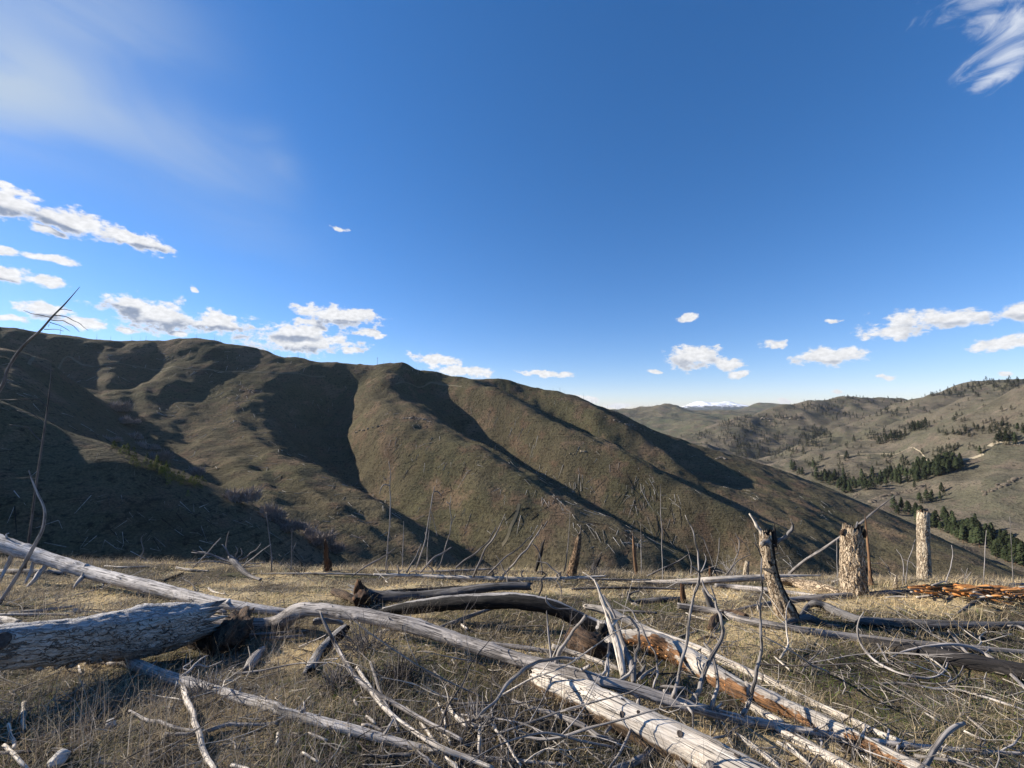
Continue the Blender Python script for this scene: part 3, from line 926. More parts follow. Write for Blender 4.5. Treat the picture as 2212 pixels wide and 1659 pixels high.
    for _ in range(1500):
        u, v = rng.uniform(0, 1900), rng.uniform(740, 1230)
        p = HILL.hit(u, v, n=260)
        if p is None: continue
        if vnoise2(np.array([[p.x / 60, p.y / 60]]), 8)[0] + rng.normal(0, .35) < 0.05: continue
        fill.append(p)
    bv, bf, boff = [], [], 0
    for p in fill:
        g, nrm = slope_dir(HILL, p)
        a = math.atan2(-g.y, -g.x) + rng.normal(0, 0.8)
        L = rng.uniform(2.5, 8)
        q = p + Vector((math.cos(a), math.sin(a), 0)) * L
        q.z = float(HILL.h(q.x, q.y))
        d = q - p
        M = np.array(Matrix.Translation(p + Vector((0, 0, .15))) @ d.to_track_quat('Z', 'Y').to_matrix().to_4x4() @ Matrix.Diagonal((L * 1.3, L * 1.3, d.length, 1)))
        w = Vb @ M[:3, :3].T + M[:3, 3]
        if rng.random() < .5:
            rv.append(w); rf += [tuple(k + off for k in f) for f in Fb]; off += len(w)
        else:
            bv.append(w); bf += [tuple(k + boff for k in f) for f in Fb]; boff += len(w)
    tag(mesh_obj('hillside_deadfall', np.concatenate(rv), rf, MAT_FARWOOD, smooth=False), 'countless small pale logs strewn over the burnt hill', 'deadfall', kind='stuff')
    tag(mesh_obj('hillside_charred_deadfall', np.concatenate(bv), bf, MAT_BURNT, smooth=False), 'countless small charred logs strewn over the burnt hill', 'deadfall', kind='stuff')


hill_logs()


def snags():
    rng = np.random.default_rng(21)
    dead = mesh_data('dead_snag', *cone_mesh(1.0, 0.014, 0.004, 5, (0.02, 0.01)), MAT_FARWOOD)
    burnt = mesh_data('dead_snag', *cone_mesh(1.0, 0.020, 0.008, 5, (0.0, 0.02)), MAT_BURNT)
    S = np.array(SKYLINE, float)
    n = 0
    for k in range(95):
        u = rng.choice([rng.uniform(20, 560), rng.uniform(560, 860), rng.uniform(880, 970), rng.uniform(960, 1300), rng.uniform(1250, 1420)])
        v = np.interp(u, S[:, 0], S[:, 1]); Y = np.interp(u, S[:, 0], S[:, 2])
        p = P(u, v, Y); p.z = float(HILL.h(p.x, p.y))
        h = rng.uniform(4, 9) if rng.random() < .75 else rng.uniform(9, 14)
        o = place('dead_snag', burnt if rng.random() < .5 else dead, p - Vector((0, 0, .5)), sc=(h * .9, h * .9, h),
                  rot=(rng.normal(0, .08), rng.normal(0, .08), rng.random() * 6))
        tag(o, 'thin dead trunk standing against the sky on the long ridge', 'dead tree', 'snags on the ridge skyline')
    for poly, cnt, lab, grp in (
            ([Z6(*q) for q in [(430, 430), (830, 560), (1350, 760), (1700, 1000), (1500, 950), (900, 600)]], 26, 'dead trunk still standing in the shaded central gully', 'snags in the central gully'),
            ([Z5(*q) for q in [(1750, 520), (2100, 560), (2152, 900), (1900, 800)]], 18, 'dead trunk still standing in the dark hollow', 'snags in the dark hollow'),
            ([Z5(*q) for q in [(700, 400), (1600, 480), (2100, 900), (1900, 1200), (1200, 900)]], 26, 'dark broken trunk standing on the sunny left spur', 'snags on the sunny left spur'),
            ([Z5(*q) for q in [(100, 780), (900, 1050), (1700, 1400), (1500, 1400), (400, 950)]], 22, 'broken trunk standing along the near spur edge', 'snags along the near spur'),
            ([Z6(*q) for q in [(800, 250), (1270, 350), (1900, 650), (1600, 560), (1000, 400)]], 22, 'dead trunk standing on the upper right spurs', 'snags on the upper right spurs')):
        us = [q[0] for q in poly]; vs = [q[1] for q in poly]
        got = tries = 0
        while got < cnt and tries < 400:
            tries += 1
            u = rng.uniform(min(us), max(us)); v = rng.uniform(min(vs), max(vs))
            if not in_poly(u, v, poly): continue
            p = HILL.hit(u, v, n=400)
            if p is None: continue
            h = rng.uniform(3, 8) * min(1, p.y / 420)
            o = place('dead_snag', burnt if rng.random() < .6 else dead, p - Vector((0, 0, .3)), sc=(h * 1.1, h * 1.1, h),
                      rot=(rng.normal(0, .1), rng.normal(0, .1), 0))
            tag(o, lab, 'dead tree', grp); got += 1
    # power pole with a cross-arm left of the pointed summit
    p = P(815, 787, 698); p.z = float(HILL.h(p.x, p.y))
    e = bpy.data.objects.new('power_pole', None); COL.objects.link(e); e.location = p
    tag(e, 'slim power pole with a crossarm just left of the pointed summit', 'power pole')
    mesh_obj('pole', *cone_mesh(15, 0.28, 0.18, 6), MAT_BURNT, parent=e)
    V, Fc = cone_mesh(3.4, .13, .13, 5)
    a = mesh_obj('crossarm', V, Fc, MAT_BURNT, parent=e, loc=(-1.7, 0, 13.6)); a.rotation_euler = (0, math.pi / 2, 0)


snags()


def shrubs():
    rng = np.random.default_rng(31)

    def shrub_mesh(name, n, w, h, mat):
        V, Fc = [], []
        lobes = [(rng.normal(0, w * .38), rng.normal(0, w * .2), rng.uniform(.45, 1.0)) for _ in range(5)]
        for k in range(n):
            lx, ly, lh = lobes[k % 5]
            q0 = rng.normal(0, w * .15, 2)
            b = np.array([lx + q0[0], ly + q0[1], 0])
            ln = h * lh * rng.uniform(.6, 1.1) * math.exp(-(q0[0] ** 2 + q0[1] ** 2) / (w * w * .10))
            d = np.array([b[0] / w * .9 + rng.normal(0, .22), b[1] / w * .9 + rng.normal(0, .22), 1.0]); d /= np.linalg.norm(d)
            for q in range(5):
                t0 = rng.uniform(0, .6); s = b + d * ln * t0
                dd = d + rng.normal(0, .35, 3); dd /= np.linalg.norm(dd)
                e = s + dd * ln * rng.uniform(.3, .5)
                sd = np.cross(dd, rng.normal(0, 1, 3)); sd /= np.linalg.norm(sd); sd *= h * .018
                i = len(V); V += [s - sd, s + sd, e]; Fc.append((i, i + 1, i + 2))
        return np.array(V), np.array(Fc)
    spots = [(740, 640, 130, 'greyish bare shrub thicket at the head of the creek'), (790, 715, 90, 'purplish bare thicket just below the creek head'),
             (715, 830, 90, 'low purplish thicket in shade left of the creek bend'), (860, 815, 110, 'rounded bare purplish shrub thicket at the creek bend'),
             (930, 880, 110, 'tall purplish thicket right after the creek bend'), (1020, 945, 110, 'dark bare thicket halfway down the creek'),
             (1235, 1040, 110, 'single rounded bare shrub above the green saplings'), (1490, 1215, 170, 'wide grey thicket on the lower creek'),
             (1720, 1330, 200, 'largest grey bare thicket near the creek bottom'), (1800, 1390, 150, 'dark thicket tight below the largest thicket'),
             (1990, 1470, 180, 'bushy bare thicket left of the orange broken stump'), (2110, 1530, 140, 'bare thicket behind the orange broken stump')]
    for x, y, w, lab in spots:
        u, v = Z5(x, y)
        p = HILL.hit(u, v + 9)
        if p is None: continue
        W = w * .3426 / F * p.y
        V, Fc = shrub_mesh('bare_shrub', 620, W * .85, W * .80, MAT_SHRUB)
        o = mesh_obj('bare_shrub', V, Fc, MAT_SHRUB, loc=p - Vector((0, 0, .3)), smooth=False)
        tag(o, lab, 'shrub')
    u, v = Z6(945, 1405)
    p = HILL.hit(u, v + 5)
    if p is not None:
        V, Fc = shrub_mesh('bare_shrub', 260, 3.6, 4.0, None)
        tag(mesh_obj('bare_shrub', V, Fc, flat_mat('rusty_twigs', (0.22, 0.13, 0.06), (0.28, 0.17, 0.08)), loc=p, smooth=False), 'rusty orange bush glowing in the central gully bottom', 'shrub')
    # young yellow-green pines on the near spur
    kinds = [mesh_data('young_pine', *crown_arrays(rng, 1.0, .34, 120, base=.05), MAT_YOUNG) for _ in range(4)]
    for k in range(70):
        t = rng.random()
        x = 720 + t * 560 + rng.normal(0, 25); y = 905 + t * 240 + rng.normal(0, 22) + 30 * math.sin(t * 3)
        p = HILL.hit(*Z5(x, y))
        if p is None: continue
        h = rng.uniform(2.2, 5.0)
        tag(place('young_pine', kinds[k % 4], p - Vector((0, 0, .15)), rng.random() * 6, h), 'yellowish green young pine in the line across the near spur', 'young pine', 'young pines on the near spur')
    # low round bushes dotted over the left hill face
    rb = mesh_data('low_bush', *crown_arrays(rng, 1.0, .8, 60, base=0.0), flat_mat('rust_bush', (0.085, 0.055, 0.028), (0.12, 0.075, 0.035), rnd=.3))
    for k in range(60):
        u, v = Z5(rng.uniform(0, 330), rng.uniform(150, 560))
        p = HILL.hit(u, v)
        if p is None: continue
        tag(place('low_bush', rb, p - Vector((0, 0, .2)), rng.random() * 6, rng.uniform(1.5, 3.5)), 'rusty brown bush on the dark slope at the far left', 'bush', 'rusty bushes on the far left slope')


shrubs()


def blob_rock(rng, size, sub=2):
    import bmesh
    bm = bmesh.new()
    bmesh.ops.create_icosphere(bm, subdivisions=sub, radius=1.0)
    V = np.array([v.co[:] for v in bm.verts]); Fc = np.array([[v.index for v in f.verts] for f in bm.faces])
    bm.free()
    s = rng.uniform(0, 50, 3)
    V = V * (1 + 0.28 * fbm(V * 1.3 + s, 2, 91))[:, None]
    # a few planar cuts give it broken faces
    for _ in range(6):
        n = rng.normal(0, 1, 3); n /= np.linalg.norm(n)
        d = V @ n - rng.uniform(.55, .8)
        V = V - np.outer(np.clip(d, 0, None) * .9, n)
    return V * np.asarray(size), Fc


def outcrops():
    rng = np.random.default_rng(41)
    spec = [(Z7, [(1400, 775), (1450, 755), (1500, 740), (1560, 720), (1620, 710), (1690, 695)], RIGHT, 26, 6.0, MAT_BLUFF, 'dark rocky bluff running along the nose above the valley'),
            (Z7, [(1310, 742), (1350, 738)], RIGHT, 8, 4.0, MAT_BLUFF, 'small rock band where the valley bluff begins'),
            (Z7, [(2000, 725), (2060, 705), (2130, 670), (2200, 645)], RIGHT, 26, 4.5, MAT_BLUFF, 'pale sunlit rock band slanting up at the right edge'),
            (Z7, [(590, 545), (620, 530), (640, 550)], HILL, 9, 2.0, MAT_ROCK, 'dark crag on the bare right shoulder of the brown hill'),
            (Z7, [(1480, 555), (1520, 545)], RIGHT, 9, 5.0, MAT_BLUFF, 'pale boulders among the pines above the dense belt'),
            (Z6, [(540, 500), (600, 490), (660, 500), (690, 505)], HILL, 10, 2.0, MAT_ROCK, 'brown rock ledge on the nose of the central spur'),
            (Z6, [(230, 590), (270, 575), (330, 565), (420, 540)], HILL, 9, 1.7, MAT_ROCK, 'reddish rock ledge at the edge of the dark hollow'),
            (Z6, [(1690, 715), (1720, 712), (1580, 740)], HILL, 7, 1.3, MAT_PALEROCK, 'pale rocks on the sunny spur right of centre'),
            (Z6, [(1840, 490), (1990, 540), (2010, 545)], HILL, 7, 1.8, MAT_ROCK, 'small crag high on the last spur'),
            (Z7, [(1140, 840), (1180, 870)], HILL, 8, 1.2, MAT_PALEROCK, 'pale scree patch left of the wide bark stump'),
            (Z7, [(820, 335), (850, 330), (880, 345)], RIGHT3, 6, 9, MAT_ROCK, 'dark cliff on the rocky shoulder below the far ridge'),
            (Z7, [(980, 330), (1010, 335), (1040, 330)], RIGHT3, 5, 7, MAT_PALEROCK, 'pale cliff beside the dark cliff on the rocky shoulder'),
            (Z7, [(100, 355), (150, 370), (220, 395), (280, 410)], HILL, 8, 2.0, MAT_ROCK, 'dark rocks along the edge of the brown hill skyline')]
    for Z, pts, sheet, n, size, mat, lab in spec:
        root = None
        for k in range(n):
            t = (k + rng.random() * .6) / n * (len(pts) - 1); i = min(int(t), len(pts) - 2); f = t - i
            u, v = Z(pts[i][0] * (1 - f) + pts[i + 1][0] * f, pts[i][1] * (1 - f) + pts[i + 1][1] * f + rng.normal(0, 6 if sheet is RIGHT else 3))
            p = sheet.hit(u, v)
            if p is None: continue
            if root is None:
                root = bpy.data.objects.new('rock_outcrop', None); COL.objects.link(root); root.location = p
                tag(root, lab, 'rocks')
            V, Fc = blob_rock(rng, size * rng.uniform(.55, 1.25, 3) * np.array([1.5, 1.1, .75]))
            p = p - Vector((0, 0, size * .25))
            mesh_obj('boulder', V, Fc, mat, parent=root, loc=p - root.location, smooth=False)


outcrops()


def strip(name, pts, sheet, width, mat, lift=0.25, spacing=4.0):
    w = [sheet.hit(u, v) for u, v in pts]
    w = np.array([q for q in w if q is not None])
    if len(w) < 2: return
    c = smooth_line(w, max(3, int(np.linalg.norm(np.diff(w, axis=0), axis=1).sum() / spacing)))
    d = np.gradient(c[:, :2], axis=0); d /= np.linalg.norm(d, axis=1)[:, None] + 1e-9
    nrm = np.c_[-d[:, 1], d[:, 0]]
    V = []
    for s in (-1, -.33, .33, 1):
        q = c[:, :2] + nrm * width * .5 * s
        V.append(np.c_[q, sheet.h(q[:, 0], q[:, 1]) + lift])
    V = np.stack(V, 1).reshape(-1, 3)
    n = len(c); idx = np.arange(n * 4).reshape(n, 4)
    Fc = np.stack([idx[:-1, :-1], idx[:-1, 1:], idx[1:, 1:], idx[1:, :-1]], -1).reshape(-1, 4)
    tag(mesh_obj(name, V, Fc, mat), kind='structure')


strip('track', [Z5(*q) for q in [(180, 372), (380, 378), (600, 386), (900, 392), (1200, 402), (1500, 415), (1800, 428), (2050, 446)]], HILL, 2.2, MAT_TRACK)
strip('track', [Z6(*q) for q in [(490, 278), (600, 284), (700, 280), (800, 283), (920, 292)]], HILL, 2.2, MAT_TRACK)
strip('track', [Z6(*q) for q in [(1290, 1060), (1275, 1120), (1240, 1200), (1215, 1280), (1180, 1330)]], HILL, 2.6, MAT_TRACK)
strip('dirt_road', [Z7(*q) for q in [(1230, 535), (1320, 522), (1430, 520), (1530, 522), (1680, 528), (1830, 535)]], RIGHT, 3.2, MAT_ROAD, .5, 12)
strip('dirt_road', [Z7(*q) for q in [(2030, 480), (2060, 465), (2120, 462), (2190, 468)]], RIGHT, 9, MAT_ROAD, .5, 8)
strip('dirt_road', [Z7(*q) for q in [(1870, 562), (1940, 545), (2000, 525)]], RIGHT, 6, MAT_ROAD, .5, 8)


def hill_scrub():
    """low dark scrub, past counting, on the open slopes"""
    rng = np.random.default_rng(61)
    V0, F0 = crown_arrays(rng, 1.0, .85, 12, base=0.0)
    for sheet, n, x0, x1, y0, y1, lo, hi, nm, mat, lab in (
            (HILL, 5200, -760, 620, 220, 720, .35, 1.0, 'burnt_hill_scrub', flat_mat('dark_scrub', (0.050, 0.045, 0.026), (0.085, 0.072, 0.042)), 'low dark scrub dotted over the burnt hill'),
            (RIGHT, 3000, 500, 2300, 600, 2100, .8, 2.2, 'right_hill_scrub', flat_mat('sage_scrub', (0.060, 0.062, 0.038), (0.095, 0.088, 0.055)), 'low scrub dotted over the right hillside')):
        x = rng.uniform(x0, x1, n * 3); y = rng.uniform(y0, y1, n * 3)
        k = fbm(np.c_[x, y] / (60 if sheet is HILL else 150), 2, 62) + rng.normal(0, .3, len(x)) > 0
        x, y = x[k][:n], y[k][:n]
        z = sheet.h(x, y)
        sc = rng.uniform(lo, hi, len(x))
        V = (V0[None] * sc[:, None, None] + np.stack([x, y, z], 1)[:, None, :]).reshape(-1, 3)
        Fc = (F0[None] + (np.arange(len(x)) * len(V0))[:, None, None]).reshape(-1, 3)
        tag(mesh_obj(nm, V, Fc, mat, smooth=False), lab, 'scrub', kind='stuff')


hill_scrub()

# ================================================================== DEAD WOOD
def wood_mat(name, light, dark, second=None, crack=0.8, blotch=None, bump_d=0.006, rnd=0.14, streak=1.0, patch=0.9):
    """weathered wood: streaks, checks and blotches follow the grain; 'second' is what shows where the attribute side is 1"""
    m, t, b = new_mat(name)
    g = t.add('ShaderNodeAttribute', attribute_name='grain').outputs['Vector']
    oi = t.add('ShaderNodeObjectInfo')
    off = t.vmath('MULTIPLY', oi.outputs['Location'], (3.1, 2.7, 1.9))
    g = t.vmath('ADD', g, off)
    fine = t.noise(t.scale(g, 150, 150, 6), 1.0, 3, 0.65)
    wide = t.noise(t.scale(g, 26, 26, 1.6), 1.0, 4, 0.6)
    blot = t.noise(t.scale(g, 9, 9, 4), 1.0, 4, 0.65)
    ck = t.noise(t.scale(g, 48, 48, 1.1), 1.0, 2, 0.5, 0.3)
    line = t.math('ABSOLUTE', t.math('SUBTRACT', ck, 0.5))
    line = t.ramp(line, 0.006, 0.040, 1, 0)
    line = t.math('MULTIPLY', line, t.ramp(blot, 0.40, 0.54))
    c = t.mix(t.math('MULTIPLY', t.ramp(wide, 0.36, 0.66), streak), light, dark)
    v = t.ramp(fine, 0.25, 0.75, 0.58, 1.34)
    c = t.mix(1.0, c, t.add('ShaderNodeCombineColor', i_0=v, i_1=v, i_2=v).outputs[0], 'MULTIPLY')
    if blotch: c = t.mix(t.math('MULTIPLY', t.ramp(blot, 0.54, 0.68), 0.75), c, blotch)
    c = t.mix(t.math('MULTIPLY', line, crack), c, (0.030, 0.026, 0.024))
    if second:
        sd = t.add('ShaderNodeAttribute', attribute_name='side').outputs['Fac']
        sm = t.ramp(t.math('ADD', sd, t.math('MULTIPLY', t.math('SUBTRACT', blot, 0.5), patch)), 0.40, 0.56)
        sc2 = t.mix(t.ramp(t.noise(t.scale(g, 60, 60, 9), 1.0, 4, .7), 0.35, 0.65), second[0], second[1])
        c = t.mix(sm, c, sc2)
    r = t.ramp(oi.outputs['Random'], 0, 1, 1 - rnd, 1 + rnd, False)
    c = t.mix(1.0, c, t.add('ShaderNodeCombineColor', i_0=r, i_1=r, i_2=r).outputs[0], 'MULTIPLY')
    t.l.new(c, b.inputs['Base Color'])
    h = t.math('SUBTRACT', t.math('ADD', t.math('MULTIPLY', fine, .5), t.math('MULTIPLY', wide, .7)), t.math('MULTIPLY', line, 1.1))
    bump(t, b, h, 0.8, bump_d)
    b.inputs['Roughness'].default_value = 0.82
    b.inputs['Specular IOR Level'].default_value = 0.18
    return m


def bark_mat(name, light, mid, dark, sx=26, sz=9, second=None, bump_d=0.02, edge=0.10):
    m, t, b = new_mat(name)
    g = t.add('ShaderNodeAttribute', attribute_name='grain').outputs['Vector']
    oi = t.add('ShaderNodeObjectInfo')
    g = t.vmath('ADD', g, t.vmath('MULTIPLY', oi.outputs['Location'], (3.1, 2.7, 1.9)))
    w = t.add('ShaderNodeTexNoise'); w.inputs['Scale'].default_value = 16; w.inputs['Detail'].default_value = 4
    t.l.new(g, w.inputs['Vector'])
    gw = t.vmath('ADD', g, t.vmath('MULTIPLY', t.vmath('SUBTRACT', w.outputs['Color'], (.5, .5, .5)), (.08, .08, .14)))
    vo = t.add('ShaderNodeTexVoronoi', feature='DISTANCE_TO_EDGE')
    t.l.new(t.scale(gw, sx, sx, sz), vo.inputs['Vector']); vo.inputs['Scale'].default_value = 1.0
    e = t.ramp(vo.outputs['Distance'], 0.0, edge * 1.6)
    n = t.noise(t.scale(g, 60, 60, 26), 1.0, 5, 0.68)
    n2 = t.noise(t.scale(g, 9, 9, 6), 1.0, 3, 0.6)
    hole = t.ramp(t.noise(t.scale(g, 34, 34, 20), 1.0, 1, 0.4), 0.69, 0.73)
    c = t.mix(t.ramp(n, 0.34, 0.64), light, mid)
    c = t.mix(t.math('MULTIPLY', t.ramp(n2, .50, .66), .65), c, mid)
    c = t.mix(t.ramp(t.math('ADD', e, t.math('MULTIPLY', n2, .55)), 0.2, 0.95), dark, c)
    c = t.mix(t.math('MULTIPLY', hole, .75), c, (0.02, 0.016, 0.012))
    if second:
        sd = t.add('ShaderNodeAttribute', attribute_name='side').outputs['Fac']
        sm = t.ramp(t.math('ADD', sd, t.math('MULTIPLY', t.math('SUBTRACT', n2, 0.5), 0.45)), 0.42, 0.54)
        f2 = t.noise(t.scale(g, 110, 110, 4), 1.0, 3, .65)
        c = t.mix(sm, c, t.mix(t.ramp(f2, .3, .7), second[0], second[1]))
    t.l.new(c, b.inputs['Base Color'])
    h = t.math('SUBTRACT', t.math('ADD', e, t.math('MULTIPLY', n, .9)), t.math('MULTIPLY', hole, 1.5))
    bump(t, b, h, 1.0, bump_d)
    return m


GREY_D = (0.055, 0.048, 0.044)
CHAR_AND_SHADE = ((0.008, 0.008, 0.008), (0.022, 0.020, 0.019))  # char on burnt wood, and the shade painted on the wide stump's flank
ROT = ((0.34, 0.175, 0.080), (0.085, 0.050, 0.030))
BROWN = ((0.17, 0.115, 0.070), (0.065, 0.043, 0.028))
M_SILVER = wood_mat('silver_wood', (0.37, 0.338, 0.312), (0.185, 0.168, 0.155), blotch=(0.11, 0.098, 0.090))
M_BRIGHT = wood_mat('bright_silver_wood', (0.53, 0.495, 0.46), (0.33, 0.305, 0.285), blotch=(0.20, 0.18, 0.165))
M_RUST = wood_mat('rusty_wood', (0.23, 0.135, 0.075), (0.10, 0.060, 0.036), crack=1.0)
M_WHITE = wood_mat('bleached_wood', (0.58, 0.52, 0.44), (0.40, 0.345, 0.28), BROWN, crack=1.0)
M_GREY = wood_mat('grey_wood', (0.28, 0.256, 0.238), (0.135, 0.122, 0.113), blotch=(0.08, 0.07, 0.064))
M_DARKGREY = wood_mat('dark_grey_wood', (0.17, 0.16, 0.155), (0.08, 0.075, 0.072), CHAR_AND_SHADE, blotch=(0.03, 0.028, 0.026))
M_CHARLOG = wood_mat('half_charred_wood', (0.32, 0.30, 0.285), (0.16, 0.15, 0.14), CHAR_AND_SHADE, crack=.8)
M_ROTLOG = wood_mat('rotten_hearted_wood', (0.55, 0.50, 0.43), (0.36, 0.31, 0.26), ROT, patch=3.0, bump_d=.012)
M_ORANGE = wood_mat('orange_rotten_wood', (0.70, 0.34, 0.115), (0.42, 0.17, 0.052), crack=1.0, blotch=(0.52, 0.33, 0.16), bump_d=.015)
M_BROWNWOOD = wood_mat('brown_rotten_wood', (0.105, 0.066, 0.041), (0.034, 0.022, 0.015), bump_d=.02)
M_BURNTSTUMP = wood_mat('burnt_orange_stump_wood', (0.17, 0.085, 0.040), (0.05, 0.028, 0.018), CHAR_AND_SHADE, bump_d=.015)
M_TWIG = wood_mat('twig_wood', (0.30, 0.275, 0.255), (0.17, 0.155, 0.145), rnd=.25)
M_DARKTWIG = wood_mat('dark_twig_wood', (0.13, 0.115, 0.105), (0.07, 0.06, 0.056), rnd=.25)
M_PALE = wood_mat('pale_stick_wood', (0.60, 0.54, 0.46), (0.38, 0.335, 0.285), rnd=.25)
M_BARK = bark_mat('weathered_bark', (0.56, 0.46, 0.335), (0.38, 0.285, 0.19), (0.125, 0.085, 0.056), 44, 3.2, CHAR_AND_SHADE)
M_BARKLOG = bark_mat('lichen_grey_bark', (0.62, 0.54, 0.46), (0.34, 0.275, 0.215), (0.17, 0.135, 0.105), 34, 3.4, ((0.56, 0.54, 0.52), (0.36, 0.35, 0.35)), bump_d=.03, edge=.045)
M_STUMPGREY = bark_mat('pale_snag_bark', (0.56, 0.48, 0.36), (0.42, 0.34, 0.24), (0.27, 0.20, 0.14), 34, 3.4, BROWN)
M_KNOT = flat_mat('knot_wood', (0.05, 0.040, 0.034), (0.09, 0.075, 0.065), 60)
M_BURNTBLACK = wood_mat('burnt_black_wood', (0.030, 0.027, 0.026), (0.012, 0.011, 0.011), blotch=(0.07, 0.062, 0.056))


def tube(pts, rad, sides=10, seed=0, amp=0.10, jag=(0.3, 0.3), step=None, side_dir=None, oval=1.0, knots=0, rag=0.0, side_bias=.12):
    p = np.asarray(pts, float); r = np.asarray(rad, float)
    rows = smooth_line(np.c_[p, r], max(4, int(np.linalg.norm(np.diff(p, axis=0), axis=1).sum() / (step or max(.02, r.mean() * .7)))))
    p, r = rows[:, :3], np.maximum(rows[:, 3], .0008)
    n = len(p)
    T = np.gradient(p, axis=0); T /= np.linalg.norm(T, axis=1)[:, None] + 1e-12
    up = np.array([0, 0, 1.0]) if abs(T[0, 2]) < .9 else np.array([0, 1.0, 0])
    N = np.empty_like(p); a = np.cross(T[0], up); a /= np.linalg.norm(a); N[0] = a
    for i in range(1, n):
        a = N[i - 1] - T[i] * (N[i - 1] @ T[i]); N[i] = a / (np.linalg.norm(a) + 1e-12)
    B = np.cross(T, N)
    L = np.concatenate([[0], np.cumsum(np.linalg.norm(np.diff(p, axis=0), axis=1))])
    th = np.linspace(0, 2 * np.pi, sides, endpoint=False)
    ct, st = np.cos(th), np.sin(th)
    rm = r.mean()
    q = np.stack([np.tile(ct * 1.2, n), np.tile(st * 1.2, n), np.repeat(L / (rm * 5), sides)], 1) + seed * 7.7
    d = fbm(q, 2, seed % 50) * amp
    q2 = np.stack([np.tile(ct * 3.5, n), np.tile(st * 3.5, n), np.repeat(L / (rm * 8), sides)], 1) + seed * 3.3
    d = d + fbm(q2, 2, 60 + seed % 50) * amp * .45
    if rag:
        q3 = np.stack([np.tile(ct, n) * r.repeat(sides), np.tile(st, n) * r.repeat(sides), np.repeat(L, sides)], 1)
        d = d + rag * fbm(q3 * np.array([55, 55, 14]) + seed, 3, 90, .65) + rag * .8 * np.abs(fbm(q3 * np.array([20, 20, 6]) + seed, 2, 95))
    rng = np.random.default_rng(seed + 1000)
    for _ in range(knots):
        k0, l0 = rng.random() * 6.28, rng.uniform(.05, .95) * L[-1]
        da = (np.tile(th, n) - k0 + np.pi) % (2 * np.pi) - np.pi
        dl = (np.repeat(L, sides) - l0) / (rm * .55)
        d = d + rng.uniform(.12, .28) * np.exp(-(da / .38) ** 2 - dl ** 2)
    R = (r[:, None] * (1 + d.reshape(n, sides)))
    dirs = N[:, None, :] * ct[None, :, None] + B[:, None, :] * st[None, :, None] * oval
    V = p[:, None, :] + dirs * R[:, :, None]
    for e, j, sgn in ((0, jag[0], -1), (n - 1, jag[1], 1)):
        o = (rng.random(sides) ** 2) * j * r[e] * 2
        V[e] += T[e] * (sgn * o)[:, None]
    V = V.reshape(-1, 3)
    grain = np.stack([(R * ct).ravel(), (R * st).ravel(), np.repeat(L, sides)], 1)
    idx = np.arange(n * sides).reshape(n, sides); nxt = np.roll(idx, -1, 1)
    Fc = np.stack([idx[:-1], nxt[:-1], nxt[1:], idx[1:]], -1).reshape(-1, 4).tolist()
    V = V.tolist(); gl = grain.tolist()
    for e, sgn, dep in ((0, -1, .25), (n - 1, 1, .25)):
        c = p[e] - T[e] * sgn * r[e] * dep
        k = len(V); V.append(c.tolist()); gl.append([0, 0, L[e]])
        for i in range(sides):
            a_, b_ = int(idx[e, i]), int(nxt[e, i])
            Fc.append((b_, a_, k) if sgn < 0 else (a_, b_, k))
    V = np.array(V)
    side = np.zeros(len(V))
    if side_dir is not None:
        sd = np.asarray(side_dir, float); sd = sd / np.linalg.norm(sd)
        side[:n * sides] = np.clip((dirs.reshape(-1, 3) @ sd) * .9 + side_bias, 0, 1)
        side[n * sides:] = 1
    return V, Fc, np.array(gl), side, p, r


class Wood:
    pass


def proj(p):
    c, s_ = math.cos(PITCH), math.sin(PITCH)
    f = p[1] * c + p[2] * s_
    return np.array([CU + F * p[0] / f, CV - F * (p[2] * c - p[1] * s_) / f])


def rad_at(Pts, i, rpx):
    """the radius in metres of a round stem that shows rpx wide on either side of its axis"""
    a, b = Pts[max(i - 1, 0)], Pts[min(i + 1, len(Pts) - 1)]
    T = (b - a) / (np.linalg.norm(b - a) + 1e-9)
    d = Pts[i] / np.linalg.norm(Pts[i])
    n = np.cross(T, d); n /= np.linalg.norm(n) + 1e-9
    e = .01
    t2 = proj(b) - proj(a); t2 /= np.linalg.norm(t2) + 1e-9
    o = proj(Pts[i] + n * e) - proj(Pts[i])
    return rpx / max(1.0, abs(o[0] * -t2[1] + o[1] * t2[0]) / e)


SEED = [0]


def solve_depth(D, Y):
    out = []
    if Y is None or isinstance(Y, (list, tuple)) and len(Y) == len(D) and any(y is None for y in Y):
        ys = Y or [None] * len(D)
        out = [gdepth(d[0], d[1] + d[2] * .85) if y is None else y for d, y in zip(D, ys)]
    elif isinstance(Y, (int, float)):
        out = [float(Y)] * len(D)
    elif len(Y) == len(D):
        out = list(Y)
    else:
        s = np.concatenate([[0], np.cumsum([math.hypot(D[i + 1][0] - D[i][0], D[i + 1][1] - D[i][1]) for i in range(len(D) - 1)])])
        s = s / s[-1]
        out = np.interp(s, np.linspace(0, 1, len(Y)), Y).tolist()
    return out


def zp(Z, pts):
    k = Z(1, 0)[0] - Z(0, 0)[0]
    return [(*Z(q[0], q[1]), q[2] * k) for q in pts]


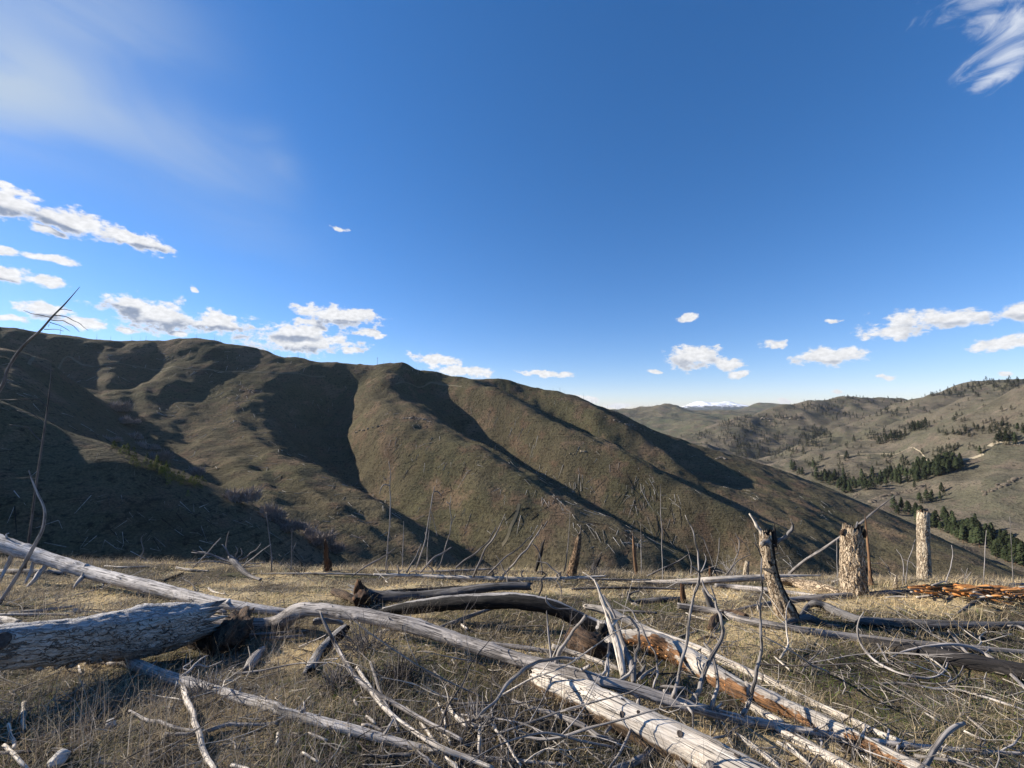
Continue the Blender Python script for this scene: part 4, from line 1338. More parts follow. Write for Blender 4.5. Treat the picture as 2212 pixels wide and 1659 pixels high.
def wood(name, label, cat, D, mat, Y=None, group=None, sides=None, parent=None, amp=.10, jag=(.3, .3), side_dir=None, knots=0, step=None, oval=1.0, rag=0.035, side_bias=.12, keep=False):
    SEED[0] += 1
    w = Wood()
    w.D = D; w.Y = solve_depth(D, Y)
    if parent is None and not keep:      # nothing sinks into the knoll: what would is drawn up to where it rests
        if cat in ('sapling', 'stump', 'snag', 'dead tree', 'leaning pole'):
            dy_ = min(0, gdepth(D[0][0], D[0][1], 99) - w.Y[0])
            w.Y = [y + dy_ for y in w.Y]
        else:
            lift = .06 if cat == 'dead branch' else .03 if cat == 'stick' else 0.0
            w.Y = [min(y, gdepth(d[0], d[1] + d[2] * .7, 99) - lift) for d, y in zip(D, w.Y)]
    w.P = [np.array(P(d[0], d[1], y)) for d, y in zip(D, w.Y)]
    w.R = [max(1e-4, rad_at(w.P, i, D[i][2])) for i in range(len(D))]
    if parent is None and cat in ('sapling', 'stump', 'snag', 'dead tree', 'leaning pole'):
        q = w.P[0]; gz = float(G(q[0], q[1])[0])
        if q[2] > gz + .01:     # rooted in the ground straight below
            w.P.insert(0, np.array([q[0], q[1], gz - .06])); w.R.insert(0, w.R[0] * 1.1)
    org = w.P[0]
    if sides is None: sides = int(np.clip(max(d[2] for d in D) * 1.1, 5, 22))
    V, Fc, gr, sd, w.c, w.r = tube(np.array(w.P), w.R, sides, SEED[0], amp, jag, step, side_dir, oval, knots, rag, side_bias)
    attrs = {'grain': ('FLOAT_VECTOR', gr)}
    if side_dir is not None: attrs['side'] = ('FLOAT', sd)
    base = org if parent is None else np.array(parent.org)
    w.org = base
    w.ob = mesh_obj(name, V - base, Fc, mat, attrs=attrs)
    w.mat = mat
    if parent is None:
        w.ob.location = base
        tag(w.ob, label, cat, group)
    else:
        w.ob.parent = parent.ob
    return w


def near_depth(w, u, v):
    best = (1e9, 0)
    for i in range(len(w.D) - 1):
        a, b_ = w.D[i], w.D[i + 1]
        dx, dy = b_[0] - a[0], b_[1] - a[1]
        t = max(0, min(1, ((u - a[0]) * dx + (v - a[1]) * dy) / (dx * dx + dy * dy + 1e-9)))
        d = math.hypot(a[0] + dx * t - u, a[1] + dy * t - v)
        if d < best[0]: best = (d, w.Y[i] * (1 - t) + w.Y[i + 1] * t)
    return best[1]


def kink(D, k=.9):
    """dead limbs are never smooth: small knees between the points read off the photograph"""
    if len(D) < 3: return D
    out = [D[0]]
    for a, b in zip(D[:-1], D[1:]):
        L = math.hypot(b[0] - a[0], b[1] - a[1])
        if L > 14:
            j = min(L * .05, k * (a[2] + b[2]) * .45)
            out.append(((a[0] + b[0]) / 2 + RNG.normal(0, j), (a[1] + b[1]) / 2 + RNG.normal(0, j), (a[2] + b[2]) / 2 * RNG.uniform(.95, 1.12)))
        out.append(b)
    return out


def branch(par, D, dy=None, mat=None, name='branch', sub=False, sides=6, amp=.08):
    D = kink(D)
    y0 = near_depth(par, D[0][0], D[0][1])
    ln = sum(math.hypot(D[i + 1][0] - D[i][0], D[i + 1][1] - D[i][1]) for i in range(len(D) - 1)) / F * y0
    if dy is None: dy = RNG.uniform(-.22, .22) * ln
    Y = [y0 + dy * (i / (len(D) - 1)) ** 1.3 for i in range(len(D))]
    if len(D) > 2:
        wob = RNG.normal(0, .03, len(D)) * ln; wob[0] = 0
        Y = [a + b_ for a, b_ in zip(Y, wob)]
    w = wood(name, None, None, D, mat or par.mat, Y=Y, parent=par, sides=sides, amp=amp, jag=(.1, .6), rag=.06)
    return w


THORN = None


def stub_mesh(mat, k):
    pts = [(0, 0, -.25), (0, 0, .15), (.03, 0, .5), (.10, .02, .85), (.2, .03, 1.15)]
    V, Fc, gr, sd, _, _ = tube(pts, [.44, .30, .19, .12, .05], 7, 300 + k, .14, (0, .4), .12)
    o = mesh_obj('branch_stub', V, Fc, mat, attrs={'grain': ('FLOAT_VECTOR', gr * .03)})
    me = o.data; bpy.data.objects.remove(o)
    return me


STUBS = {}


def stubs(w, n, lo, hi, rng, bias=None, a=0.04, b=0.96, width=1.0, mat=None):
    """short broken branch stubs standing off a log, each a part"""
    mat = mat or w.mat
    if mat.name not in STUBS: STUBS[mat.name] = [stub_mesh(mat, k) for k in range(3)]
    N = len(w.c)
    for k in range(n):
        i = int((a + (b - a) * (k + rng.random()) / n) * (N - 1))
        T = Vector(w.c[min(i + 1, N - 1)] - w.c[max(i - 1, 0)]).normalized()
        d = Vector(rng.normal(0, 1, 3))
        if bias is not None: d = d + Vector(bias) * 1.2
        d = (d - T * d.dot(T)).normalized()
        lean = (d + T * rng.uniform(-.25, .45)).normalized()
        L = w.r[i] * rng.uniform(lo, hi)
        p = Vector(w.c[i]) + d * w.r[i] * .88 - Vector(w.org)
        wd = w.r[i] * .75 * width * rng.uniform(.7, 1.2)
        place('branch_stub', STUBS[mat.name][k % 3], p, sc=(wd, wd, L), rot=lean.to_track_quat('Z', 'X').to_euler(), parent=w.ob)


def knot_mesh():
    V, Fc, n = [], [], 10
    for r, z in ((1.1, -.30), (1.0, .02), (.85, .05), (.6, .03), (.35, -.02)):
        for i in range(n):
            a_ = 2 * math.pi * i / n
            V.append((r * math.cos(a_) * (1 + .1 * math.sin(3 * a_)), r * math.sin(a_) * 1.25, z))
    for k in range(4):
        for i in range(n):
            Fc.append((k * n + i, k * n + (i + 1) % n, (k + 1) * n + (i + 1) % n, (k + 1) * n + i))
    Fc.append(tuple(range(4 * n, 5 * n)))
    return mesh_data('knot', V, Fc, M_KNOT, True)


KNOT = knot_mesh()


def knot_at(w, u, v, size):
    """a dark knot on the side of the log that is seen at a picture point"""
    a_, b_ = ray(u, v)
    d = np.array([a_, 1, b_]); d /= np.linalg.norm(d)
    best = None
    for i in range(len(w.c)):
        t = w.c[i] @ d
        q = d * t - w.c[i]
        m = np.linalg.norm(q)
        if best is None or m < best[0]: best = (m, i, t)
    m, i, t = best
    h = math.sqrt(max(w.r[i] ** 2 - m * m, 0))
    p = d * (t - h)
    nrm = Vector(p - w.c[i]).normalized()
    T = Vector(w.c[min(i + 1, len(w.c) - 1)] - w.c[max(i - 1, 0)]).normalized()
    s = w.r[i] * size * .8
    p = p + np.array(nrm) * w.r[i] * .035
    rot = nrm.to_track_quat('Z', 'Y').to_euler()
    place('knot', KNOT, Vector(p) - Vector(w.org), sc=(s, s, s), rot=rot, parent=w.ob)

# ================================================================== FOREGROUND
rng = np.random.default_rng(77)
M_TANBARK = bark_mat('tan_brown_bark', (0.34, 0.24, 0.15), (0.20, 0.13, 0.08), (0.06, 0.04, 0.028), 40, 4, None)
LOGS = 'big fallen trunks on the knoll'
THIN = 'slender fallen trunks on the knoll'

# ---- long trunk from the left edge
A = wood('fallen_log', 'long grey trunk propped on broken limbs, slanting down from the left edge', 'fallen log',
         zp(Z1, [(-330, 110, 58), (0, 205, 57), (300, 300, 47), (600, 395, 45), (1000, 495, 47), (1400, 592, 44), (1650, 628, 34), (1900, 655, 22)]), M_BRIGHT,
         Y=(5.9, 5.5, 4.6, 4.25), group=LOGS, knots=16, amp=.06)
for pts, dy in (([(80, 270, 17), (35, 370, 13), (-5, 470, 8)], -.15), ([(225, 300, 15), (195, 400, 11), (150, 490, 7)], -.2),
                ([(310, 290, 22), (290, 360, 17), (225, 440, 13), (165, 515, 9)], -.3), ([(560, 340, 18), (550, 400, 19), (520, 440, 14), (475, 497, 5)], -.3),
                ([(890, 490, 14), (900, 530, 6)], -.1), ([(45, 170, 9), (38, 148, 6), (55, 138, 4)], 0), ([(680, 450, 9), (665, 480, 6)], -.1),
                ([(1270, 560, 14), (1250, 585, 8)], -.1), ([(1480, 575, 14), (1470, 590, 7)], -.1), ([(1620, 620, 13), (1600, 645, 7)], -.1)):
    branch(A, zp(Z1, pts), dy, name='branch' if len(pts) > 2 else 'branch_stub')
stubs(A, 9, .25, .6, rng, bias=(0, -.6, -.4), width=.7)

# ---- big rotten bark log
Bk = wood('rotten_log', 'thick bark-covered log with a crumbled end, biggest at the left edge', 'fallen log',
          zp(Z1, [(-420, 955, 140), (0, 880, 140), (350, 845, 148), (700, 805, 152), (1000, 765, 150), (1200, 730, 132), (1310, 705, 104)]), M_BARKLOG,
          Y=(2.3, 2.5, 2.95, 3.35), group=LOGS, sides=64, step=.02, amp=.10, rag=.07, jag=(.2, .7), side_dir=(-.25, .45, 1), knots=4)
for k in range(26):          # loose plates of bark on its front and underside
    u = rng.uniform(40, 1250); i = int(np.interp(u, [-420, 1310], [0, len(Bk.c) - 1]))
    a_ = rng.uniform(-.9, .5)
    d = Vector((0.1, -math.cos(a_), math.sin(a_) - .35)).normalized()
    p = Bk.c[i] + np.array(d) * Bk.r[i] * 1.0
    V, Fc = blob_rock(rng, (rng.uniform(.03, .075), .012, rng.uniform(.012, .03)), 1)
    o = mesh_obj('bark_plate', V, Fc, M_BARKLOG, parent=Bk.ob, smooth=False, attrs={'grain': ('FLOAT_VECTOR', V + k)})
    o.location = Vector(p) - Vector(Bk.org); o.rotation_euler = (rng.normal(0, .2) + a_, rng.normal(0, .25) - .12, rng.normal(0, .2))
D0 = zp(Z1, [(15, 800, 40), (20, 850, 52), (15, 890, 40)])
knot_at(Bk, *Z1(14, 832), .38)
Rt = wood('rotten_wood_heap', 'dark crumbled rotten wood heap under the end of the bark log', 'rotten wood',
          zp(Z1, [(1560, 690, 60), (1530, 760, 80), (1500, 840, 90), (1480, 890, 60)]), M_BROWNWOOD, Y=3.75, amp=.35, rag=.45, sides=22, step=.03, jag=(.8, .8))
wood('rotten_wood_heap', 'dark crumb of rotten wood between the bark log and the bent trunk', 'rotten wood',
     zp(Z1, [(1280, 800, 70), (1330, 850, 60), (1370, 890, 35)]), M_BROWNWOOD, Y=3.55, amp=.35, rag=.45, sides=18, step=.03, jag=(.8, .8))

# ---- the long bent trunk
S_D = zp(Z1, [(1240, 702, 38), (1400, 706, 40), (1600, 722, 40), (1750, 722, 42)]) + zp(Z2, [(0, 697, 56), (60, 655, 50), (150, 630, 46), (300, 641, 46), (450, 662, 47),
      (600, 692, 50), (800, 732, 51), (1000, 792, 50), (1200, 856, 49), (1400, 922, 48), (1600, 975, 45), (1800, 1028, 43)]) + \
      zp(Z3, [(400, 1085, 40), (600, 1135, 39), (800, 1195, 40), (1000, 1255, 39), (1300, 1335, 37), (1550, 1385, 34)]) + \
      zp(Z4, [(100, 1400, 27), (300, 1440, 27), (600, 1490, 25), (900, 1530, 22), (1200, 1556, 19), (1500, 1575, 15), (1800, 1590, 9)])
nS = len(S_D)
S = wood('fallen_log', 'long bent grey trunk crossing the whole foreground with tall upright branches', 'fallen log', S_D, M_SILVER,
         Y=(3.95, 3.8, 3.4, 2.95, 2.5, 2.33, 2.28, 2.3, 2.36, 2.4), group=LOGS, sides=22, knots=46, amp=.10, step=.025, rag=.05)
tall = [([(905, 1200, 17), (925, 1140, 13), (940, 1070, 12), (962, 960, 11), (1000, 820, 11), (1018, 650, 9), (1042, 540, 8), (1075, 420, 8), (1070, 320, 6), (1050, 200, 5), (1020, 90, 4), (985, 20, 2)], .15),
        ([(1030, 1225, 22), (1060, 1180, 19), (1085, 1110, 17), (1130, 985, 15), (1190, 880, 14), (1232, 770, 12), (1213, 670, 10), (1180, 570, 7), (1150, 480, 4)], .25),
        ([(1155, 1270, 18), (1180, 1180, 13), (1190, 1060, 12), (1168, 950, 11), (1145, 890, 9), (1108, 852, 6)], .3),
        ([(1355, 1315, 20), (1385, 1270, 15), (1410, 1200, 14), (1440, 1080, 13), (1465, 960, 11), (1475, 800, 10), (1470, 640, 8), (1486, 500, 7), (1480, 300, 5), (1458, 240, 4), (1435, 200, 3)], -.1),
        ([(555, 1098, 12), (620, 1050, 10), (660, 980, 10), (688, 860, 9), (680, 760, 8), (632, 690, 7), (600, 675, 6), (560, 690, 5), (505, 698, 4)], .1),
        ([(640, 1160, 14), (685, 1210, 12), (680, 1270, 11), (645, 1350, 10), (620, 1440, 9), (560, 1560, 9), (490, 1660, 8)], -.55),
        ([(480, 1187, 7), (590, 1165, 8), (740, 1150, 9), (870, 1130, 9), (980, 1142, 9), (1045, 1185, 8), (1065, 1230, 7), (1050, 1262, 5)], -.25),
        ([(920, 1230, 10), (985, 1245, 8), (1035, 1310, 7), (1035, 1400, 4)], -.25),
        ([(145, 985, 15), (200, 860, 12), (265, 760, 10), (340, 672, 11)], -.15), ([(115, 1000, 10), (112, 900, 7), (95, 760, 6), (85, 650, 3)], .1),
        ([(300, 1025, 13), (340, 1010, 10), (362, 995, 8)], -.1), ([(430, 1062, 12), (465, 1040, 9), (475, 980, 8), (495, 910, 6)], .1),
        ([(850, 1160, 11), (890, 1185, 9), (1000, 1195, 7)], .15), ([(1180, 1280, 11), (1220, 1240, 8)], .1),
        ([(1340, 1370, 12), (1290, 1420, 11), (1230, 1455, 10), (1160, 1465, 7)], -.35), ([(780, 1140, 8), (805, 1060, 7), (800, 960, 6), (760, 870, 5), (700, 740, 5), (640, 640, 4), (520, 575, 2)], .4),
        ([(475, 1090, 9), (480, 950, 7), (490, 850, 5), (500, 845, 3)], .2)]
SB = [branch(S, zp(Z3, pts), dy, sides=8) for pts, dy in tall]
branch(SB[0], zp(Z3, [(1075, 400, 5), (1110, 340, 4), (1120, 300, 3), (1108, 270, 2)]), .1, name='twig')
branch(SB[0], zp(Z3, [(1070, 390, 5), (1050, 365, 4), (1020, 350, 2)]), -.1, name='twig')
branch(SB[0], zp(Z3, [(1042, 540, 5), (1062, 470, 4), (1085, 410, 3)]), -.1, name='twig')
branch(SB[1], zp(Z3, [(1180, 575, 8), (1140, 540, 7), (1100, 470, 5), (1095, 440, 3)]), .1, name='twig')
branch(SB[3], zp(Z3, [(1472, 640, 6), (1455, 600, 6), (1452, 580, 4)]), -.05, name='twig')
branch(S, zp(Z2, [(1915, 948, 9), (1800, 945, 11), (1650, 968, 12), (1560, 1010, 13), (1480, 1080, 13), (1400, 1180, 11), (1320, 1265, 9), (1255, 1332, 6)]), -.45, sides=8)
for pts, dy in (([(500, 1455, 10), (525, 1430, 8), (548, 1398, 7)], .05), ([(700, 1485, 11), (708, 1450, 8), (717, 1413, 5)], .05), ([(840, 1505, 11), (845, 1475, 8), (850, 1440, 5)], .05),
                ([(415, 1455, 10), (470, 1425, 9), (512, 1405, 5)], -.1), ([(440, 1470, 9), (470, 1520, 8), (455, 1575, 7), (400, 1640, 6)], -.25),
                ([(905, 1530, 12), (900, 1560, 9)], -.1), ([(1165, 1555, 10), (1178, 1525, 6)], 0), ([(1270, 1555, 10), (1282, 1530, 6)], 0),
                ([(1480, 1570, 9), (1560, 1525, 8), (1600, 1480, 6), (1605, 1430, 4)], .1), ([(990, 1530, 10), (995, 1500, 5)], 0)):
    branch(S, zp(Z4, pts), dy, name='branch' if len(pts) > 2 else 'branch_stub')
stubs(S, 34, .25, .7, rng, bias=(0, -.4, .3), width=.65, a=.12)

# ---- thick bleached log
Wl = wood('bleached_log', 'thick cream white barkless log with dark knots at the bottom right of centre', 'fallen log',
          zp(Z3, [(20, 1085, 66), (110, 1118, 90), (300, 1195, 108), (500, 1290, 118), (700, 1385, 124), (1000, 1535, 130), (1300, 1695, 136), (1600, 1850, 140)]), M_WHITE,
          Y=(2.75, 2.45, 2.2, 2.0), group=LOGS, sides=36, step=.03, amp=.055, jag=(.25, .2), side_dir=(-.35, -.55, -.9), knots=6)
for x, y, s in ((575, 1312, .17), (950, 1440, .20), (1322, 1576, .20), (683, 1302, .14), (740, 1240, .09), (1120, 1490, .08)): knot_at(Wl, *Z3(x, y), s)
for pts, dy in (([(430, 1300, 34), (440, 1345, 24), (405, 1420, 22), (350, 1520, 22), (300, 1600, 20), (255, 1670, 20)], -.25),
                ([(535, 1310, 30), (545, 1345, 22), (505, 1385, 17), (465, 1432, 9)], -.12), ([(545, 1345, 20), (590, 1395, 17), (605, 1440, 14), (585, 1500, 10), (570, 1545, 6)], -.12),
                ([(800, 1470, 42), (790, 1520, 32), (720, 1590, 30), (620, 1635, 27), (520, 1670, 24)], -.25), ([(800, 1500, 30), (860, 1560, 24), (930, 1620, 22), (985, 1670, 20)], -.2),
                ([(1020, 1600, 36), (1020, 1650, 28), (1000, 1690, 26)], -.15), ([(1150, 1590, 46), (1150, 1640, 36), (1160, 1690, 32)], -.15)):
    branch(Wl, zp(Z3, pts), dy, mat=M_GREY, sides=10, amp=.14)
V = []
for i in range(9):        # the open check across it
    t = i / 8
    x, y = 318 - 18 * t + 5 * math.sin(t * 7), 1118 + 128 * t
    V.append(Z3(x, y))
ck = [(u, v, 1.2) for u, v in V]
pk = []
for (u, v, r_) in ck:
    a_, b_ = ray(u, v); d = np.array([a_, 1, b_]); d /= np.linalg.norm(d)
    ts = [(np.linalg.norm(d * (c @ d) - c), c @ d, i) for i, c in enumerate(Wl.c)]
    m_, t_, i = min(ts); pk.append(d * (t_ - math.sqrt(max(Wl.r[i] ** 2 - m_ * m_, 0)) * 1.0))
Vt, Ft, gr, _, _, _ = tube(pk, [.0028] * len(pk), 5, 9, .2, (0, 0), .02)
mesh_obj('crack', Vt - np.array(Wl.org), Ft, M_KNOT, parent=Wl.ob)

# ---- spiny log in front
Fl = wood('fallen_log', 'smooth pale trunk with thorn-like stubs across the bottom left', 'fallen log',
          zp(Z1, [(640, 890, 40), (780, 945, 42), (1060, 1062, 46), (1300, 1132, 43), (1600, 1218, 42), (1800, 1270, 42)]) +
          zp(Z2, [(0, 1303, 41), (400, 1402, 39), (800, 1513, 33), (1000, 1553, 28), (1200, 1590, 21), (1500, 1612, 17), (1843, 1640, 12)]), M_BRIGHT,
          Y=(3.15, 2.75, 2.45, 2.25, 2.15), group=LOGS, sides=20, step=.03, amp=.05, knots=16)
for pts, dy in (([(1540, 1195, 18), (1552, 1165, 8), (1560, 1140, 3)], 0), ([(1715, 1240, 18), (1720, 1215, 10), (1730, 1190, 3)], 0), ([(1530, 1225, 22), (1520, 1265, 16), (1528, 1300, 5)], -.06),
                ([(1660, 1250, 22), (1655, 1285, 12), (1640, 1310, 4)], -.06), ([(1945, 1305, 22), (1938, 1350, 13), (1950, 1400, 8), (1945, 1450, 4)], -.08), ([(1955, 1300, 16), (1962, 1270, 5)], .02),
                ([(2060, 1330, 16), (2075, 1305, 4)], .02), ([(1700, 1280, 15), (1760, 1330, 14), (1815, 1380, 13), (1860, 1420, 11)], -.2)):
    branch(Fl, zp(Z1, pts), dy, name='branch_stub' if len(pts) < 4 else 'branch', sides=8)
for pts, dy in (([(95, 1330, 18), (98, 1370, 10), (105, 1450, 4)], -.06), ([(120, 1305, 14), (130, 1270, 8), (125, 1230, 3)], .05), ([(410, 1395, 17), (412, 1355, 4)], .02), ([(425, 1420, 18), (425, 1465, 5)], -.05),
                ([(640, 1460, 12), (680, 1400, 10), (705, 1345, 7)], .03), ([(900, 1540, 14), (945, 1545, 12), (1010, 1550, 5)], -.06), ([(1210, 1600, 15), (1205, 1640, 6)], -.04), ([(1260, 1590, 12), (1280, 1570, 5)], 0), ([(1420, 1605, 12), (1432, 1580, 5)], 0)):
    branch(Fl, zp(Z2, pts), dy, name='branch_stub', sides=8)
stubs(Fl, 18, .5, 1.15, rng, bias=(0, -.3, .5), width=.6, a=.12)
br = branch(Fl, zp(Z1, [(1170, 1080, 14), (1215, 1040, 9), (1250, 1000, 7), (1300, 955, 5), (1350, 930, 3)]), .12, name='branch')
branch(br, zp(Z1, [(1250, 1000, 6), (1340, 1005, 5), (1400, 985, 4), (1450, 960, 2)]), .05, name='twig')
branch(br, zp(Z1, [(1230, 1030, 5), (1180, 1010, 4), (1250, 960, 3)]), .05, name='twig')

# ---- dark hollow log and what lies behind it
Vl = wood('hollow_log', 'arched half-burnt hollow log, black below a grey rim, behind the bent trunk', 'fallen log',
          zp(Z2, [(640, 642, 22), (760, 625, 36), (900, 608, 46), (1050, 590, 50), (1250, 575, 50), (1450, 572, 50), (1600, 585, 52), (1750, 620, 50), (1900, 690, 46), (2010, 740, 46), (2090, 770, 44)]), M_CHARLOG,
          Y=(4.2, 4.0, 3.75, 3.55), group=LOGS, sides=24, step=.03, amp=.12, side_dir=(.15, -.85, -.4), side_bias=.66, jag=(.6, .9), rag=.06)
wood('bark_slab', 'black curled slab dropping from the end of the arched hollow log', 'log piece', zp(Z3, [(440, 740, 40), (490, 800, 46), (530, 860, 44), (560, 910, 30)]), M_CHARLOG, Y=3.4, amp=.25, side_dir=(0, -1, -.2))
wood('rotten_wood_heap', 'brown rotten lump under the right end of the arched hollow log', 'rotten wood', zp(Z3, [(250, 800, 40), (310, 840, 75), (390, 880, 80), (460, 910, 50)]), M_BROWNWOOD, Y=3.45, amp=.35, rag=.45, sides=20, step=.03, jag=(.8, .8))
G2 = wood('fallen_log', 'dark grey log with a splintered brown butt just behind the hollow log', 'fallen log',
          zp(Z2, [(470, 520, 38), (600, 548, 42), (750, 553, 38), (900, 545, 36), (1100, 522, 33), (1300, 492, 30), (1450, 480, 28), (1590, 482, 26)]), M_DARKGREY, Y=(4.75, 4.7, 4.6), group=LOGS, sides=18, knots=6, jag=(1.2, .5))
wood('splintered_butt', 'upright splintered brown wood at the butt of the dark log', 'log piece', zp(Z2, [(505, 590, 50), (495, 540, 46), (480, 490, 26), (478, 460, 10)]), M_BURNTSTUMP, Y=4.7, amp=.2, rag=.4, sides=14, jag=(.4, 1.5))
wood('charred_log', 'charred log lying right behind the dark grey log', 'fallen log', zp(Z2, [(640, 520, 14), (900, 505, 16), (1150, 490, 16)]), M_BURNTBLACK, Y=5.1)
wood('rotten_log', 'short dark rotten log left of the splintered butt', 'fallen log', zp(Z2, [(330, 520, 26), (400, 545, 34), (480, 585, 30)]), M_BROWNWOOD, amp=.3, jag=(1, .4))
wood('fallen_log', 'grey limb lying crosswise under the arch of the hollow log', 'fallen branch', zp(Z2, [(930, 780, 10), (1050, 735, 16), (1150, 695, 15), (1270, 650, 12), (1375, 618, 8)]), M_GREY, Y=(3.75, 4.2))
wood('stick', 'short pale stick below the crosswise grey limb', 'stick', zp(Z2, [(1145, 730, 9), (1185, 760, 9)]), M_PALE)
wood('fallen_branch', 'dark thin branch lying along the ground under the hollow log', 'fallen branch', zp(Z2, [(1380, 735, 8), (1500, 745, 9), (1620, 740, 8), (1700, 738, 5)]), M_DARKTWIG)

# ---- white forked branch cluster in the middle
K = wood('dead_branch', 'bleached forked limb leaning over the bent trunk in the middle', 'dead branch',
         zp(Z3, [(585, 1075, 20), (565, 960, 24), (540, 850, 24), (505, 760, 20), (470, 650, 8), (435, 560, 6), (420, 480, 5), (380, 430, 4), (320, 390, 2)]), M_PALE, Y=(2.62, 2.95, 3.3), sides=10)
branch(K, zp(Z3, [(500, 745, 16), (540, 700, 9), (590, 676, 7), (618, 682, 6)]), .1)
branch(K, zp(Z3, [(520, 720, 12), (470, 620, 10), (430, 520, 8), (395, 440, 4)]), .15)
wood('dead_branch', 'second bleached limb just right of the forked limb', 'dead branch',
     zp(Z3, [(650, 1110, 14), (640, 1010, 26), (610, 930, 22), (575, 840, 16), (545, 740, 13), (510, 640, 10), (450, 540, 7)]), M_GREY, Y=(2.55, 2.95, 3.3), sides=10)
wood('dead_branch', 'thin curved limb between the two bleached limbs', 'dead branch', zp(Z3, [(600, 1070, 9), (590, 960, 8), (560, 860, 8), (545, 760, 7)]), M_TWIG, Y=(2.6, 3.1))
wood('dead_branch', 'dark pointed stub leaning beside the bleached limbs', 'dead branch', zp(Z3, [(660, 1080, 12), (690, 1050, 14), (712, 1020, 13), (728, 988, 4)]), M_DARKGREY, Y=2.65)
wood('dead_branch', 'grey limb lying behind the dark pointed stub', 'dead branch', zp(Z3, [(690, 1085, 14), (740, 1040, 11), (790, 1010, 9), (840, 960, 5)]), M_GREY, Y=(2.7, 3.0))
wood('dead_branch', 'looping grey twig resting on the rim of the hollow log', 'dead branch', zp(Z3, [(85, 545, 6), (85, 580, 7), (140, 625, 7), (240, 630, 6), (330, 660, 5)]), M_TWIG, Y=3.5)
wood('dead_branch', 'dark thin stem standing before the hollow log', 'dead branch', zp(Z2, [(1730, 1000, 8), (1720, 860, 7), (1705, 720, 6), (1700, 640, 3)]), M_DARKTWIG, Y=2.9)
wood('dead_branch', 'dark hooked branch rising from the far end of the dark grey log', 'dead branch', zp(Z2, [(1645, 545, 6), (1665, 500, 7), (1668, 460, 6), (1660, 430, 3)]), M_DARKTWIG, Y=4.4)

# ---- the rotten-hearted log and the long white poles right of centre
R = wood('rotten_log', 'split log with orange rotten heart right of the forked limbs', 'fallen log',
         zp(Z3, [(530, 800, 32), (640, 812, 52), (760, 840, 66), (900, 900, 74), (1050, 985, 74), (1200, 1080, 70), (1400, 1185, 64)]) + zp(Z4, [(60, 1230, 54), (250, 1315, 50), (450, 1400, 48), (650, 1490, 46), (850, 1590, 44), (1100, 1710, 44)]), M_ROTLOG,
         Y=(3.35, 3.05, 2.8, 2.55, 2.35), group=LOGS, sides=30, step=.02, amp=.12, rag=.10, side_dir=(-.25, -.75, -.15), jag=(.9, .3), knots=5)
for k in range(34):
    t = rng.uniform(.06, .56); i = int(t * (len(R.c) - 1))
    d = Vector((-.25, -.85, rng.uniform(-.35, .25))).normalized()
    V, Fc = blob_rock(rng, (rng.uniform(.012, .030), .010, rng.uniform(.008, .016)), 1)
    o = mesh_obj('rotten_chunk', V, Fc, M_ORANGE, parent=R.ob, smooth=False, attrs={'grain': ('FLOAT_VECTOR', V + k)})
    o.location = Vector(R.c[i] + np.array(d) * R.r[i] * .98) - Vector(R.org); o.rotation_euler = tuple(rng.normal(0, .5, 3))
knot_at(R, *Z4(318, 1362), .24)
Pp = wood('fallen_log', 'long straight white pole above the split rotten log', 'fallen log',
          zp(Z3, [(330, 612, 16), (470, 640, 26), (640, 720, 26), (800, 795, 27), (1050, 885, 28), (1250, 975, 28), (1500, 1085, 27)]) + zp(Z4, [(150, 1155, 23), (400, 1285, 23), (650, 1400, 23), (850, 1490, 22), (1100, 1580, 20), (1400, 1680, 16)]), M_WHITE,
          Y=(3.85, 3.5, 3.1, 2.75, 2.5), group=LOGS, sides=14, knots=14, amp=.06)
stubs(Pp, 16, .3, .7, rng, bias=(0, -.2, .6), width=.5)
wood('fallen_log', 'pale pole lowest of the parallel poles under the bent trunk', 'fallen log', zp(Z3, [(1390, 1250, 24), (1600, 1370, 30)]) + zp(Z4, [(200, 1430, 30), (400, 1540, 32), (600, 1650, 32), (760, 1740, 30)]), M_WHITE, Y=(2.6, 2.3, 2.1), group=LOGS, knots=6)
wood('fallen_log', 'grey pole wedged between the two lower poles at the bottom right', 'fallen log', zp(Z4, [(520, 1465, 18), (800, 1560, 22), (1000, 1640, 22), (1150, 1700, 22)]), M_GREY, Y=(2.45, 2.2), group=LOGS)
wood('fallen_log', 'narrow speckled pole passing under the bent trunk by the rotten lump', 'fallen log', zp(Z2, [(1735, 870, 18), (1900, 925, 19), (2050, 975, 18), (2170, 1020, 16)]) + zp(Z3, [(700, 1060, 12)]), M_PALE, Y=(3.2, 2.95), group=LOGS, knots=6)
wood('fallen_log', 'grey pole with twig stubs just behind the middle of the bent trunk', 'fallen log', zp(Z2, [(1330, 850, 12), (1500, 875, 18), (1650, 895, 16), (1760, 915, 12)]), M_GREY, Y=(3.25, 3.1))

